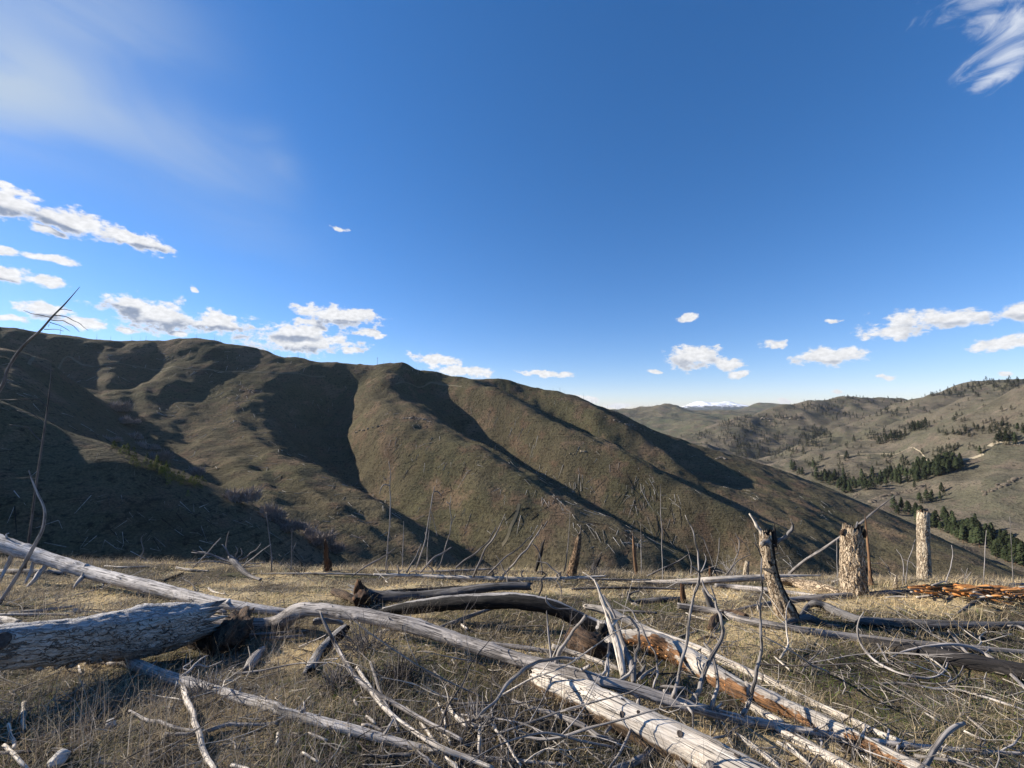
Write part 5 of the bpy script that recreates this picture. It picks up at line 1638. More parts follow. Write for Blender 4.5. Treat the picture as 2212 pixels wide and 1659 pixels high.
# ---- white upright limb at the bottom right and hanging curls
wood('dead_branch', 'stout pale limb sticking up at the bottom edge, right', 'dead branch', zp(Z4, [(1000, 1700, 26), (1060, 1640, 24), (1110, 1555, 22), (1170, 1470, 20), (1230, 1425, 17), (1280, 1405, 12)]), M_SILVER, Y=(1.95, 2.05), sides=12)
curls = wood('dead_branch', 'long looping branch hanging in front of the dark log at the right edge', 'dead branch',
             zp(Z4, [(865, 1028, 5), (930, 998, 7), (1050, 970, 8), (1200, 956, 9), (1300, 970, 10), (1400, 1012, 10), (1500, 1085, 10), (1580, 1160, 10), (1660, 1240, 10)]), M_SILVER, Y=3.2, sides=8)
branch(curls, zp(Z4, [(1430, 1035, 6), (1470, 1110, 7), (1505, 1200, 7), (1530, 1300, 6), (1555, 1405, 4)]), -.2)
wood('dead_branch', 'thin hooped branch drooping below the grey pole at the right', 'dead branch',
     zp(Z4, [(708, 770, 3), (680, 820, 5), (672, 890, 6), (700, 970, 7), (760, 1040, 7), (850, 1095, 7), (950, 1130, 7), (1060, 1148, 7), (1140, 1130, 7), (1180, 1080, 6), (1180, 1020, 5), (1150, 972, 3)]), M_SILVER, Y=3.35, sides=7)
wood('dead_branch', 'smaller hooped twig inside the drooping branch at the right', 'dead branch', zp(Z4, [(1265, 1000, 4), (1278, 1060, 5), (1255, 1120, 5), (1200, 1165, 5), (1120, 1180, 4), (1030, 1170, 3)]), M_TWIG, Y=3.3, sides=6)
wood('fallen_branch', 'pale wavy branch lying on the green ground at the right', 'fallen branch', zp(Z4, [(800, 1182, 8), (900, 1178, 10), (1000, 1190, 11), (1120, 1213, 11), (1240, 1217, 10), (1380, 1252, 10), (1500, 1290, 9), (1640, 1340, 8)]), M_SILVER, group='branches lying on the ground')
wood('dead_branch', 'short stick leaning on the grey pole at the right', 'dead branch', zp(Z4, [(1190, 880, 6), (1230, 925, 8), (1290, 1000, 8), (1310, 1010, 5)]), M_SILVER, Y=3.4)
wood('dead_branch', 'straight stick dropping from the grey pole to the grass', 'dead branch', zp(Z4, [(780, 945, 7), (815, 1000, 7), (850, 1065, 5)]), M_GREY, Y=3.5)
wood('dead_branch', 'small bent twig standing before the dark curved log', 'dead branch', zp(Z4, [(1000, 920, 5), (1010, 880, 5), (1035, 850, 4)]), M_TWIG, Y=3.9)
wood('dead_branch', 'curled pale twig at the right edge above the pale wavy branch', 'dead branch', zp(Z4, [(1530, 850, 5), (1580, 852, 7), (1640, 880, 8)]), M_SILVER, Y=3.7)

# ---- logs on the right slope
wood('fallen_log', 'grey log running past the foot of the wide bark stump', 'fallen log', zp(Z4, [(-40, 770, 12), (100, 738, 16), (300, 705, 19), (500, 688, 21), (700, 676, 20), (850, 664, 18), (1000, 655, 14)]), M_GREY, group=LOGS, knots=4, Y=(5.0, 5.3, 5.6))
Cl = wood('fallen_log', 'dark curved log with a raised left end at the right edge', 'fallen log',
          zp(Z4, [(345, 800, 12), (385, 745, 17), (430, 722, 22), (500, 745, 24), (580, 785, 26), (680, 822, 30), (800, 836, 32), (950, 843, 32), (1150, 850, 30), (1400, 852, 28), (1700, 850, 26)]), M_DARKGREY, Y=(4.3, 4.25, 4.2, 4.2, 4.15), group=LOGS, sides=18, side_dir=(0, -.6, -1), knots=6)
wood('fallen_log', 'slim grey pole lying below the leaning stump to the right edge', 'fallen log', zp(Z4, [(-350, 735, 18), (-150, 770, 20), (0, 812, 23), (200, 850, 24), (400, 885, 24), (600, 910, 24), (800, 935, 24), (1000, 955, 23), (1250, 975, 21), (1450, 990, 18), (1700, 1010, 14)]), M_GREY,
     Y=(4.35, 4.0, 3.75, 3.6, 3.5), group=LOGS, sides=16, knots=12)
wood('fallen_log', 'thick black log in the shade under the slim grey pole', 'fallen log', zp(Z4, [(690, 930, 18), (850, 970, 34), (1050, 1005, 42), (1250, 1045, 46), (1450, 1085, 48), (1700, 1130, 50)]), M_BURNTBLACK, Y=(3.75, 3.5, 3.3), group=LOGS, sides=20, side_dir=(0, -.8, -.7))
wood('bark_slab', 'curled dark slab of wood at the foot of the leaning stump', 'log piece', zp(Z4, [(255, 840, 14), (320, 815, 22), (390, 808, 24), (440, 825, 20), (500, 850, 16), (575, 858, 8)]), M_DARKGREY, Y=4.15, amp=.2)
wood('fallen_branch', 'crooked grey branch lying on the straw mound', 'fallen branch', zp(Z4, [(1180, 700, 8), (1230, 680, 10), (1290, 665, 9), (1310, 668, 5)]), M_GREY, Y=5.0)
wood('fallen_branch', 'dark crooked branch lying on the straw mound', 'fallen branch', zp(Z4, [(1240, 780, 7), (1290, 745, 10), (1340, 715, 12), (1385, 700, 10), (1400, 715, 5)]), M_DARKGREY, Y=4.7)
wood('fallen_branch', 'bent log end arching below the leaning stump', 'fallen branch', zp(Z3, [(1150, 760, 26), (1175, 700, 28), (1230, 660, 24), (1300, 655, 22), (1380, 680, 20)]), M_BROWNWOOD, Y=4.2, amp=.2)
wood('fallen_branch', 'brown hooked root on the grass right of the split rotten log', 'fallen branch', zp(Z3, [(1065, 835, 8), (1110, 812, 10), (1170, 815, 10), (1225, 845, 9), (1285, 885, 6)]), M_BROWNWOOD, Y=3.5)
wood('fallen_branch', 'grey root lying beside the brown hooked root', 'fallen branch', zp(Z3, [(940, 815, 10), (1000, 795, 11), (1065, 775, 12)]), M_GREY)

# ---- orange shattered wood at the right edge
Ow = wood('shattered_log', 'heap of bright orange shattered rotten wood at the right edge', 'rotten log', zp(Z4, [(1010, 645, 16), (1120, 640, 24), (1250, 645, 28), (1400, 656, 32), (1550, 670, 36), (1720, 690, 38)]), M_ORANGE, Y=(5.6, 5.5, 5.3), amp=.28, rag=.32, sides=22, step=.03, jag=(1, 1))
for k in range(110):
    x = rng.uniform(960, 1640); y = 645 + (x - 1000) * .055 + rng.normal(0, 17)
    l_ = rng.uniform(30, 130); a_ = rng.normal(.12, .16)
    d = zp(Z4, [(x, y, 5), (x + l_ * .5 * math.cos(a_), y + l_ * .5 * math.sin(a_) - 2, rng.uniform(4, 9)), (x + l_ * math.cos(a_), y + l_ * math.sin(a_), 2)])
    y_ = near_depth(Ow, d[0][0], d[0][1]) + rng.normal(-.10, .10)
    wood('splinter', None, None, d, (M_ORANGE, M_ROTLOG, M_RUST, M_ORANGE, M_ORANGE, M_PALE, M_RUST)[k % 7], Y=(y_, y_ - .12 + .25 * rng.random()), parent=Ow, sides=5, amp=.3)
for k, (pts, lab) in enumerate([([(1010, 690, 8), (1150, 672, 8), (1300, 655, 7)], 'pale splinter board below the orange heap'), ([(830, 690, 6), (900, 684, 7), (960, 688, 5)], 'white splinter lying left of the orange heap'),
                                ([(1390, 700, 8), (1500, 715, 9), (1640, 745, 8)], 'long tan splinter sticking out below the orange heap'), ([(1450, 625, 9), (1560, 615, 8), (1660, 612, 7)], 'grey pole lying behind the orange heap')]):
    wood('splinter', lab, 'splinter', zp(Z4, pts), (M_PALE, M_WHITE, M_ORANGE, M_GREY)[k], Y=(5.4, 5.3, 5.0, 6.2)[k])

# ---- standing stumps
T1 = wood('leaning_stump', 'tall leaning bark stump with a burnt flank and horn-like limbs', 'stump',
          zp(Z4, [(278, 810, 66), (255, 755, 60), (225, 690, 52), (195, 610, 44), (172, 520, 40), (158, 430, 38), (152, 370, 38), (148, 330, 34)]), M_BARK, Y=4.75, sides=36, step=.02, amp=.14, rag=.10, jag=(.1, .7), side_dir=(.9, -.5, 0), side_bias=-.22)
branch(T1, zp(Z4, [(135, 335, 13), (115, 300, 9), (90, 262, 8), (58, 214, 5)]), .05, mat=M_PALE, sides=8)
branch(T1, zp(Z4, [(195, 400, 24), (198, 360, 20), (197, 325, 13), (200, 295, 5), (198, 265, 2)]), -.05, mat=M_BURNTBLACK, sides=10, amp=.3)
hb = branch(T1, zp(Z4, [(205, 378, 16), (240, 358, 12), (275, 335, 12), (298, 305, 11), (305, 278, 8), (298, 262, 3)]), -.1, mat=M_DARKGREY, sides=9, amp=.2)
branch(hb, zp(Z4, [(305, 280, 4), (295, 258, 3), (293, 240, 2)]), 0, name='twig', mat=M_DARKTWIG)
branch(T1, zp(Z4, [(140, 525, 8), (180, 538, 11), (200, 550, 6)]), -.2, mat=M_BURNTBLACK); branch(T1, zp(Z4, [(190, 510, 10), (175, 495, 8), (165, 482, 4)]), -.25, mat=M_BURNTBLACK)
branch(T1, zp(Z4, [(180, 385, 22), (150, 375, 24), (130, 385, 14)]), -.12, mat=M_GREY, name='torn_wood', amp=.35)
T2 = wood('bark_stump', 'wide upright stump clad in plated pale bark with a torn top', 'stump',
          zp(Z4, [(656, 690, 84), (654, 650, 77), (650, 560, 74), (645, 460, 71), (642, 380, 67), (640, 330, 61), (640, 305, 50)]), M_BARK, Y=5.55, sides=56, step=.025, amp=.08, rag=.05, jag=(.1, .6), side_dir=(1, .2, -.1), side_bias=0.0)  # black right flank is the side away from the sun, shade put into colour
for k in range(34):      # plates of bark standing proud
    i = int(rng.uniform(.04, .9) * (len(T2.c) - 1)); a_ = rng.uniform(-1.5, 1.2)
    d = Vector((math.sin(a_), -math.cos(a_), 0))
    V, Fc = blob_rock(rng, (rng.uniform(.014, .026), .009, rng.uniform(.045, .10)), 1)
    o = mesh_obj('bark_plate', V, Fc, M_BARK, parent=T2.ob, smooth=False, attrs={'grain': ('FLOAT_VECTOR', V * .6 + k)})
    o.location = Vector(T2.c[i] + np.array(d) * T2.r[i] * 1.0) - Vector(T2.org); o.rotation_euler = (rng.normal(0, .08), rng.normal(0, .15), a_)
for pts, m_ in (([(580, 330, 14), (585, 312, 10), (600, 300, 4)], M_BROWNWOOD), ([(640, 320, 20), (635, 295, 14), (630, 282, 6)], M_DARKGREY), ([(660, 320, 16), (668, 285, 12), (672, 258, 4)], M_DARKGREY),
                ([(685, 330, 16), (690, 300, 11), (705, 283, 4)], M_BURNTBLACK), ([(708, 345, 14), (715, 325, 12), (712, 302, 6)], M_BROWNWOOD), ([(610, 320, 16), (620, 305, 12), (640, 292, 5)], M_GREY)):
    branch(T2, zp(Z4, pts), -.02, mat=m_, name='torn_wood', sides=8, amp=.4)
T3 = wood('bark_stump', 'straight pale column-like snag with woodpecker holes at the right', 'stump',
          zp(Z4, [(1056, 640, 46), (1054, 600, 45), (1050, 480, 43), (1047, 350, 40), (1046, 250, 39), (1046, 208, 36)]), M_STUMPGREY, Y=6.6, keep=True, sides=36, step=.025, amp=.05, rag=.05, jag=(.1, .4), side_dir=(1, .3, -.1), side_bias=-.05)  # brown on the right flank paints in the snag's shaded side
for k in range(16):
    x = rng.uniform(1035, 1080); y = rng.uniform(240, 580)
    knot_at(T3, *Z4(x, y), rng.uniform(.08, .15))
branch(T3, zp(Z4, [(1040, 215, 16), (1035, 198, 10), (1030, 188, 4)]), 0, name='torn_wood', mat=M_BROWNWOOD); branch(T3, zp(Z4, [(1065, 215, 14), (1064, 200, 6)]), 0, name='torn_wood', mat=M_BROWNWOOD)
wood('bare_pole', 'bent grey pole leaning behind the wide bark stump', 'leaning pole', zp(Z4, [(265, 580, 10), (300, 540, 10), (370, 480, 9), (450, 430, 9), (560, 355, 8), (660, 290, 8), (760, 205, 6), (830, 150, 4), (885, 108, 2)]), M_GREY, Y=(7.2, 6.6, 6.5), sides=8)
wood('burnt_snag', 'thin rust-orange splintered snag right of the wide bark stump', 'snag', zp(Z4, [(752, 620, 20), (745, 570, 12), (738, 480, 9), (730, 380, 8), (722, 300, 6), (714, 215, 2)]), M_RUST, Y=7.0, sides=8)
B1 = wood('burnt_stump', 'dark burnt stump with an orange heart at the left of the ridge edge', 'stump', zp(Z2, [(280, 385, 29), (275, 340, 23), (270, 280, 17), (268, 220, 12), (262, 185, 6)]), M_BURNTSTUMP, Y=7.4, sides=14, amp=.2, rag=.35, jag=(.2, 1.2), side_dir=(-1, -.2, 0))
B2 = wood('leaning_stump', 'leaning tan bark snag with a needle-like tip in the middle distance', 'stump', zp(Z2, [(1856, 425, 34), (1870, 360, 29), (1890, 270, 25), (1905, 190, 20), (1913, 150, 10)]), M_TANBARK, Y=7.6, sides=18, amp=.15, jag=(.2, 1.0))
branch(B2, zp(Z2, [(1912, 160, 7), (1920, 120, 4), (1920, 85, 2)]), 0, mat=M_GREY)
wood('burnt_snag', 'thin orange splinter snag between two saplings in the middle distance', 'snag', zp(Z3, [(668, 400, 12), (662, 340, 13), (655, 260, 11), (648, 190, 7), (645, 155, 2)]), M_RUST, Y=7.8, sides=8, amp=.2)
for pts, lab in (([(1395, 1500, 11), (1425, 1390, 12), (1442, 1320, 9), (1455, 1290, 4)], 'black burnt stump right behind the branchy white log'), ([(1762, 1510, 16), (1790, 1440, 16), (1815, 1405, 7)], 'small black burnt stump right of the tan leaning snag')):
    wood('burnt_stump', lab, 'stump', zp(Z6, pts), M_BURNTBLACK, Y=8.2, sides=10, amp=.3, jag=(.2, 1))
wood('small_stump', 'short pale stump at the ridge edge left of the leaning stump', 'stump', zp(Z7, [(745, 1165, 17), (748, 1125, 15), (753, 1088, 13)]), M_STUMPGREY, Y=7.9, sides=12, jag=(.1, .5))
wood('small_stump', 'tiny rusty stump at the ridge edge left of the short pale stump', 'stump', zp(Z7, [(560, 1175, 9), (558, 1140, 8), (556, 1112, 6)]), M_BURNTSTUMP, Y=7.9, sides=9)
wood('small_stump', 'low ragged stump between the wide stump and the column snag', 'stump', zp(Z4, [(888, 640, 16), (890, 600, 12), (893, 570, 6)]), M_STUMPGREY, Y=6.7, sides=10, amp=.25, jag=(.1, 1))
wood('small_stump', 'short dark stump standing on the straw left of the upright branches', 'stump', zp(Z3, [(980, 600, 18), (970, 540, 17), (965, 475, 12)]), M_BURNTSTUMP, Y=4.7, sides=10, amp=.25, jag=(.1, .8))
wood('small_stump', 'leaning dark broken stem behind the second upright branch', 'stump', zp(Z3, [(1165, 640, 22), (1140, 580, 20), (1115, 520, 16), (1098, 500, 8)]), M_DARKGREY, Y=4.3, sides=10, amp=.25)
wood('small_stump', 'short upright grey post by the slim grey pole', 'stump', zp(Z4, [(108, 770, 10), (108, 735, 9), (110, 720, 5)]), M_PALE, Y=4.4, sides=8)
wood('rotten_log', 'brown burrowed log end behind the leaning stump', 'fallen log', zp(Z4, [(225, 595, 18), (300, 600, 22), (380, 620, 30), (450, 640, 36), (520, 650, 26), (570, 668, 14)]), M_BARK, Y=(6.0, 5.9), amp=.3, sides=16)

# ---- logs along the ridge edge
H1 = wood('fallen_log', 'white branchy log lying along the ridge edge in the middle', 'fallen log', zp(Z2, [(580, 405, 10), (800, 412, 13), (1100, 425, 16), (1400, 434, 16), (1650, 436, 14), (1850, 428, 12), (2080, 416, 6)]), M_WHITE, Y=(6.9, 6.6, 6.6), sides=10, knots=10, group=LOGS)
for pts, dy in (([(990, 1535, 8), (1040, 1420, 7), (1120, 1285, 6), (1200, 1120, 3)], -.2), ([(880, 1470, 6), (1000, 1380, 5), (1090, 1300, 4), (1140, 1210, 2)], .3), ([(1180, 1530, 8), (1260, 1440, 7), (1340, 1350, 6), (1400, 1262, 5), (1440, 1190, 2)], -.2),
                ([(1090, 1510, 6), (1200, 1400, 5), (1300, 1330, 4), (1380, 1250, 2)], .3), ([(1405, 1425, 4), (1470, 1440, 5), (1540, 1500, 5), (1590, 1560, 4)], -.3), ([(1375, 1310, 3), (1420, 1370, 4), (1432, 1430, 4), (1440, 1510, 5)], .1),
                ([(205, 1525, 4), (330, 1440, 5), (490, 1340, 3)], .2), ([(650, 1500, 5), (740, 1400, 5), (850, 1335, 4)], .3), ([(560, 1500, 5), (620, 1400, 4), (655, 1315, 2)], .2)):
    branch(H1, zp(Z6, pts), dy, mat=M_TWIG)
for k in range(30):
    x = 640 + k * 46 + rng.normal(0, 12); y = np.interp(x, [580, 1100, 1650, 2080], [405, 425, 436, 416])
    s_ = -1 if rng.random() < .6 else 1
    l_ = rng.uniform(25, 75)
    branch(H1, zp(Z2, [(x, y, 6), (x + rng.normal(0, 14), y + s_ * l_ * .5, 4.5), (x + rng.normal(0, 30), y + s_ * l_, 2)]), -.15 * (s_ > 0), mat=M_TWIG, sides=5)
wood('fallen_log', 'thin white pole continuing the branchy log to the left along the edge', 'fallen log', zp(Z1, [(1630, 402, 5), (1900, 399, 7), (2212, 401, 7)]) + zp(Z2, [(600, 408, 6)]), M_WHITE, Y=(7.0, 7.0), group=LOGS)
wood('fallen_log', 'pale log half hidden behind the branchy white log', 'fallen log', zp(Z2, [(620, 380, 6), (900, 388, 9), (1150, 378, 9), (1380, 368, 5)]), M_SILVER, Y=7.6, group=LOGS)
H3 = wood('fallen_log', 'smooth white log ending at the leaning stump along the ridge edge', 'fallen log', zp(Z3, [(640, 450, 8), (820, 456, 16), (1000, 452, 20), (1200, 440, 24), (1380, 430, 22), (1500, 424, 20), (1600, 416, 12), (1860, 412, 4)]), M_WHITE, Y=(6.6, 6.2, 6.2), sides=12, group=LOGS)
wood('fallen_log', 'grey log lying close in front of the smooth white edge log', 'fallen log', zp(Z3, [(1180, 475, 14), (1300, 488, 18), (1480, 505, 20), (1700, 530, 16), (1850, 545, 10)]), M_SILVER, Y=(5.9, 5.6), group=LOGS)
wood('fallen_log', 'dark thin pole running from the white logs across the straw', 'fallen log', zp(Z3, [(290, 432, 6), (500, 438, 7), (760, 440, 6)]), M_GREY, Y=6.4, group=THIN)
wood('fallen_log', 'thin dark pole lying nearest in front of the edge logs', 'fallen log', zp(Z3, [(250, 500, 8), (450, 492, 9), (700, 492, 9), (960, 500, 6)]), M_DARKGREY, Y=5.6, group=THIN)
lg = wood('fallen_log', 'short dark log with a forked broken end on the straw', 'fallen log', zp(Z3, [(640, 590, 14), (720, 580, 19), (820, 572, 21), (900, 568, 20), (960, 562, 14)]), M_DARKGREY, group=THIN, Y=(4.85, 4.95))
branch(lg, zp(Z3, [(650, 585, 12), (615, 560, 9), (612, 515, 4)]), 0); branch(lg, zp(Z3, [(640, 585, 10), (620, 540, 7), (650, 520, 6), (685, 510, 5), (683, 470, 3)]), 0); branch(lg, zp(Z3, [(640, 590, 11), (680, 615, 11), (720, 638, 6)]), -.15, mat=M_PALE)
wood('fallen_log', 'low dark log half sunk in the grass under the forked short log', 'fallen log', zp(Z3, [(500, 635, 9), (650, 645, 12), (800, 655, 10)]), M_DARKGREY, group=THIN)
wood('fallen_branch', 'straight grey stick leaning up at the ridge edge in the middle', 'fallen branch', zp(Z3, [(740, 415, 6), (840, 365, 6), (930, 325, 5), (1010, 272, 3)]), M_TWIG, Y=7.2)
wood('fallen_branch', 'pale thin stick on the straw left of the arching log end', 'fallen branch', zp(Z3, [(990, 655, 5), (1070, 685, 6), (1150, 705, 4)]), M_PALE)
wood('fallen_branch', 'white short stick lying on the straw slope', 'fallen branch', zp(Z3, [(1560, 935, 4), (1610, 980, 5), (1665, 1032, 3)]), M_PALE)

# ---- left side things
L1 = wood('leaning_dead_tree', 'bare dead tree leaning right across the sky at the left edge', 'dead tree', [(-230, 1230, 8), (-150, 1080, 6), (-70, 940, 5), (0, 842, 4.2), (17, 797, 3.9), (48, 750, 3.4), (86, 715, 2.8), (113, 684, 2.3), (137, 660, 1.8), (155, 640, 1.2), (172, 620, .6)], M_GREY, Y=6.8, sides=9)
for pts in ([(330, 75, 5), (270, 62, 4), (200, 50, 3), (150, 30, 2)], [(345, 60, 5), (420, 70, 4), (500, 110, 3), (555, 155, 2)], [(325, 90, 5), (400, 95, 4), (460, 125, 3), (500, 165, 2)], [(315, 105, 4), (380, 125, 3), (440, 160, 2)], [(370, 25, 4), (410, 22, 3), (452, 30, 2)], [(280, 148, 4), (340, 148, 3), (400, 160, 2)], [(310, 115, 3), (305, 135, 2)]):
    branch(L1, zp(Z5, [(a_, b_, c_ * .6) for a_, b_, c_ in pts]), mat=M_DARKTWIG, sides=5)
L2 = wood('dead_sapling', 'tall thin dead sapling standing behind the white bent stem at the left', 'sapling', zp(Z5, [(155, 1680, 10), (200, 1350, 9), (232, 1100, 8), (270, 850, 7), (300, 640, 6), (318, 480, 4), (322, 340, 2)]), M_DARKTWIG, Y=8.3, sides=7)
for pts in ([(268, 860, 4), (180, 770, 3), (60, 750, 2)], [(300, 640, 4), (240, 590, 3), (110, 590, 2), (0, 592, 1.5)], [(285, 740, 3), (200, 680, 2), (110, 660, 1.5)], [(232, 1090, 3), (170, 1085, 2), (105, 1088, 1.5)]):
    branch(L2, zp(Z5, pts), mat=M_DARKTWIG, sides=5)
wood('dead_sapling', 'second thin dead stem close left of the tall dead sapling', 'sapling', zp(Z5, [(165, 1640, 6), (190, 1400, 5), (215, 1200, 4), (228, 1100, 2)]), M_DARKTWIG, Y=8.1, sides=6)
wood('dead_sapling', 'white bent stem curving up in front of the propped grey trunk', 'sapling', zp(Z1, [(-10, 600, 13), (70, 480, 13), (150, 350, 13), (210, 240, 13), (255, 160, 12), (282, 90, 11)]) + zp(Z5, [(283, 1310, 10), (270, 1250, 9), (245, 1200, 8), (222, 1150, 8), (203, 1100, 6), (182, 1038, 4)]), M_SILVER, Y=(4.75, 4.75), sides=9)
Tp = wood('fallen_treetop', 'fallen dead treetop with radiating pale branches at the left ridge edge', 'fallen treetop', zp(Z1, [(1690, 440, 10), (1620, 415, 14), (1560, 370, 20), (1520, 325, 22), (1490, 290, 14)]), M_GREY, Y=(6.3, 6.9), sides=10, amp=.2)
for pts in ([(1500, 300, 7), (1470, 250, 6), (1440, 212, 4)], [(1490, 290, 6), (1465, 240, 5), (1470, 180, 4), (1485, 125, 2)], [(1500, 320, 7), (1400, 290, 6), (1320, 270, 5), (1245, 262, 3)], [(1510, 330, 6), (1420, 300, 5), (1330, 262, 4), (1250, 248, 2)],
            [(1500, 340, 5), (1340, 320, 4), (1250, 330, 3), (1180, 335, 2)], [(1530, 320, 6), (1600, 290, 5), (1660, 245, 3), (1690, 205, 2)], [(1540, 335, 5), (1600, 330, 4), (1670, 335, 3), (1715, 325, 2)], [(1530, 310, 6), (1570, 270, 4), (1560, 235, 2)],
            [(1520, 310, 5), (1540, 250, 4), (1525, 220, 2)], [(1560, 370, 5), (1640, 300, 4), (1755, 210, 2)], [(1620, 415, 5), (1690, 450, 5), (1745, 430, 2)], [(1560, 360, 5), (1620, 355, 4), (1690, 350, 2)], [(1250, 365, 4), (1350, 260, 4), (1430, 170, 3)]):
    branch(Tp, zp(Z1, pts), mat=M_TWIG, sides=5)
for pts, m_, lab in (([(680, 350, 6), (800, 358, 8), (980, 352, 4)], M_PALE, 'small white log at the ridge edge behind the propped trunk'), ([(1145, 362, 9), (1220, 375, 10), (1350, 383, 5)], M_WHITE, 'short white log at the ridge edge left of the fallen treetop'),
                     ([(1350, 495, 9), (1390, 520, 9), (1460, 532, 6)], M_PALE, 'short pale stick just above the propped trunk'), ([(1050, 450, 8), (1110, 425, 8), (1185, 395, 5)], M_BURNTBLACK, 'charred stick lying above the propped trunk'),
                     ([(-60, 385, 16), (150, 390, 20), (420, 395, 16)], M_GREY, 'grey log seen behind the limbs of the propped trunk'), ([(60, 655, 12), (250, 640, 14), (480, 610, 8)], M_GREY, 'grey weathered pole on the grass above the bark log'),
                     ([(-60, 668, 10), (200, 664, 12), (440, 668, 8)], M_TWIG, 'thin grey pole right above the bark log'), ([(-60, 700, 26), (30, 705, 30), (120, 718, 20)], M_WHITE, 'white log end poking out behind the bark log at the left edge'),
                     ([(1350, 610, 18), (1420, 640, 22), (1460, 655, 16)], M_SILVER, 'short white chunk under the propped trunk'), ([(1600, 1030, 26), (1640, 965, 34), (1690, 905, 24), (1715, 880, 10)], M_SILVER, 'stubby grey wedge of wood standing in the grass'),
                     ([(1700, 820, 10), (1850, 812, 14), (1980, 800, 10)], M_GREY, 'grey pole lying under the bend of the long trunk'), ([(1600, 795, 9), (1800, 785, 11), (2000, 770, 7)], M_GREY, 'second grey pole under the bend of the long trunk')):
    wood('log_piece' if max(p[2] for p in pts) > 15 else 'stick', lab, 'log piece' if max(p[2] for p in pts) > 15 else 'stick', zp(Z1, pts), m_, amp=.12)
hc = wood('hollow_log', 'short charred half-log propped in the grass left of the dead shrub', 'log piece', zp(Z2, [(165, 1030, 34), (210, 950, 40), (290, 860, 42), (370, 775, 34), (400, 745, 18)]), M_CHARLOG, Y=(3.05, 3.4), sides=18, side_dir=(.9, -.7, -.1), amp=.15, jag=(.8, .8))
wood('log_piece', 'pale splintered log end beside the short charred half-log', 'log piece', zp(Z2, [(195, 720, 16), (260, 705, 22), (340, 710, 20), (380, 725, 12)]), M_SILVER, Y=3.75)
wood('log_piece', 'whitish root tangle behind the dead shrub', 'log piece', zp(Z2, [(590, 800, 14), (660, 775, 20), (740, 770, 18), (800, 800, 10)]), M_PALE, amp=.3)

# ---- Y-shaped dead branches across the middle front
Y1 = wood('dead_branch', 'long grey forked branch standing free before the bent trunk', 'dead branch', zp(Z2, [(232, 645, 6), (255, 710, 10), (300, 800, 13), (350, 890, 16), (430, 1030, 18), (520, 1125, 21), (620, 1192, 20), (760, 1270, 18), (900, 1350, 18), (1040, 1420, 17), (1150, 1480, 14)]), M_SILVER, Y=(3.2, 2.75, 2.5), sides=9)
wood('dead_branch', 'pale straight branch crossing the long forked branch', 'dead branch', zp(Z2, [(470, 1010, 11), (540, 1120, 17), (600, 1210, 19), (690, 1310, 19), (800, 1395, 20), (1000, 1520, 20), (1200, 1600, 18), (1350, 1660, 16)]), M_PALE, Y=(2.85, 2.45, 2.2), sides=9)
wood('dead_branch', 'short upright branch crossing where the forked branches meet', 'dead branch', zp(Z2, [(556, 972, 9), (590, 1070, 11), (625, 1180, 12), (680, 1290, 13), (715, 1360, 13), (740, 1420, 10)]), M_SILVER, Y=(2.75, 2.5), sides=8)
G3 = 'loose sticks in the grass'
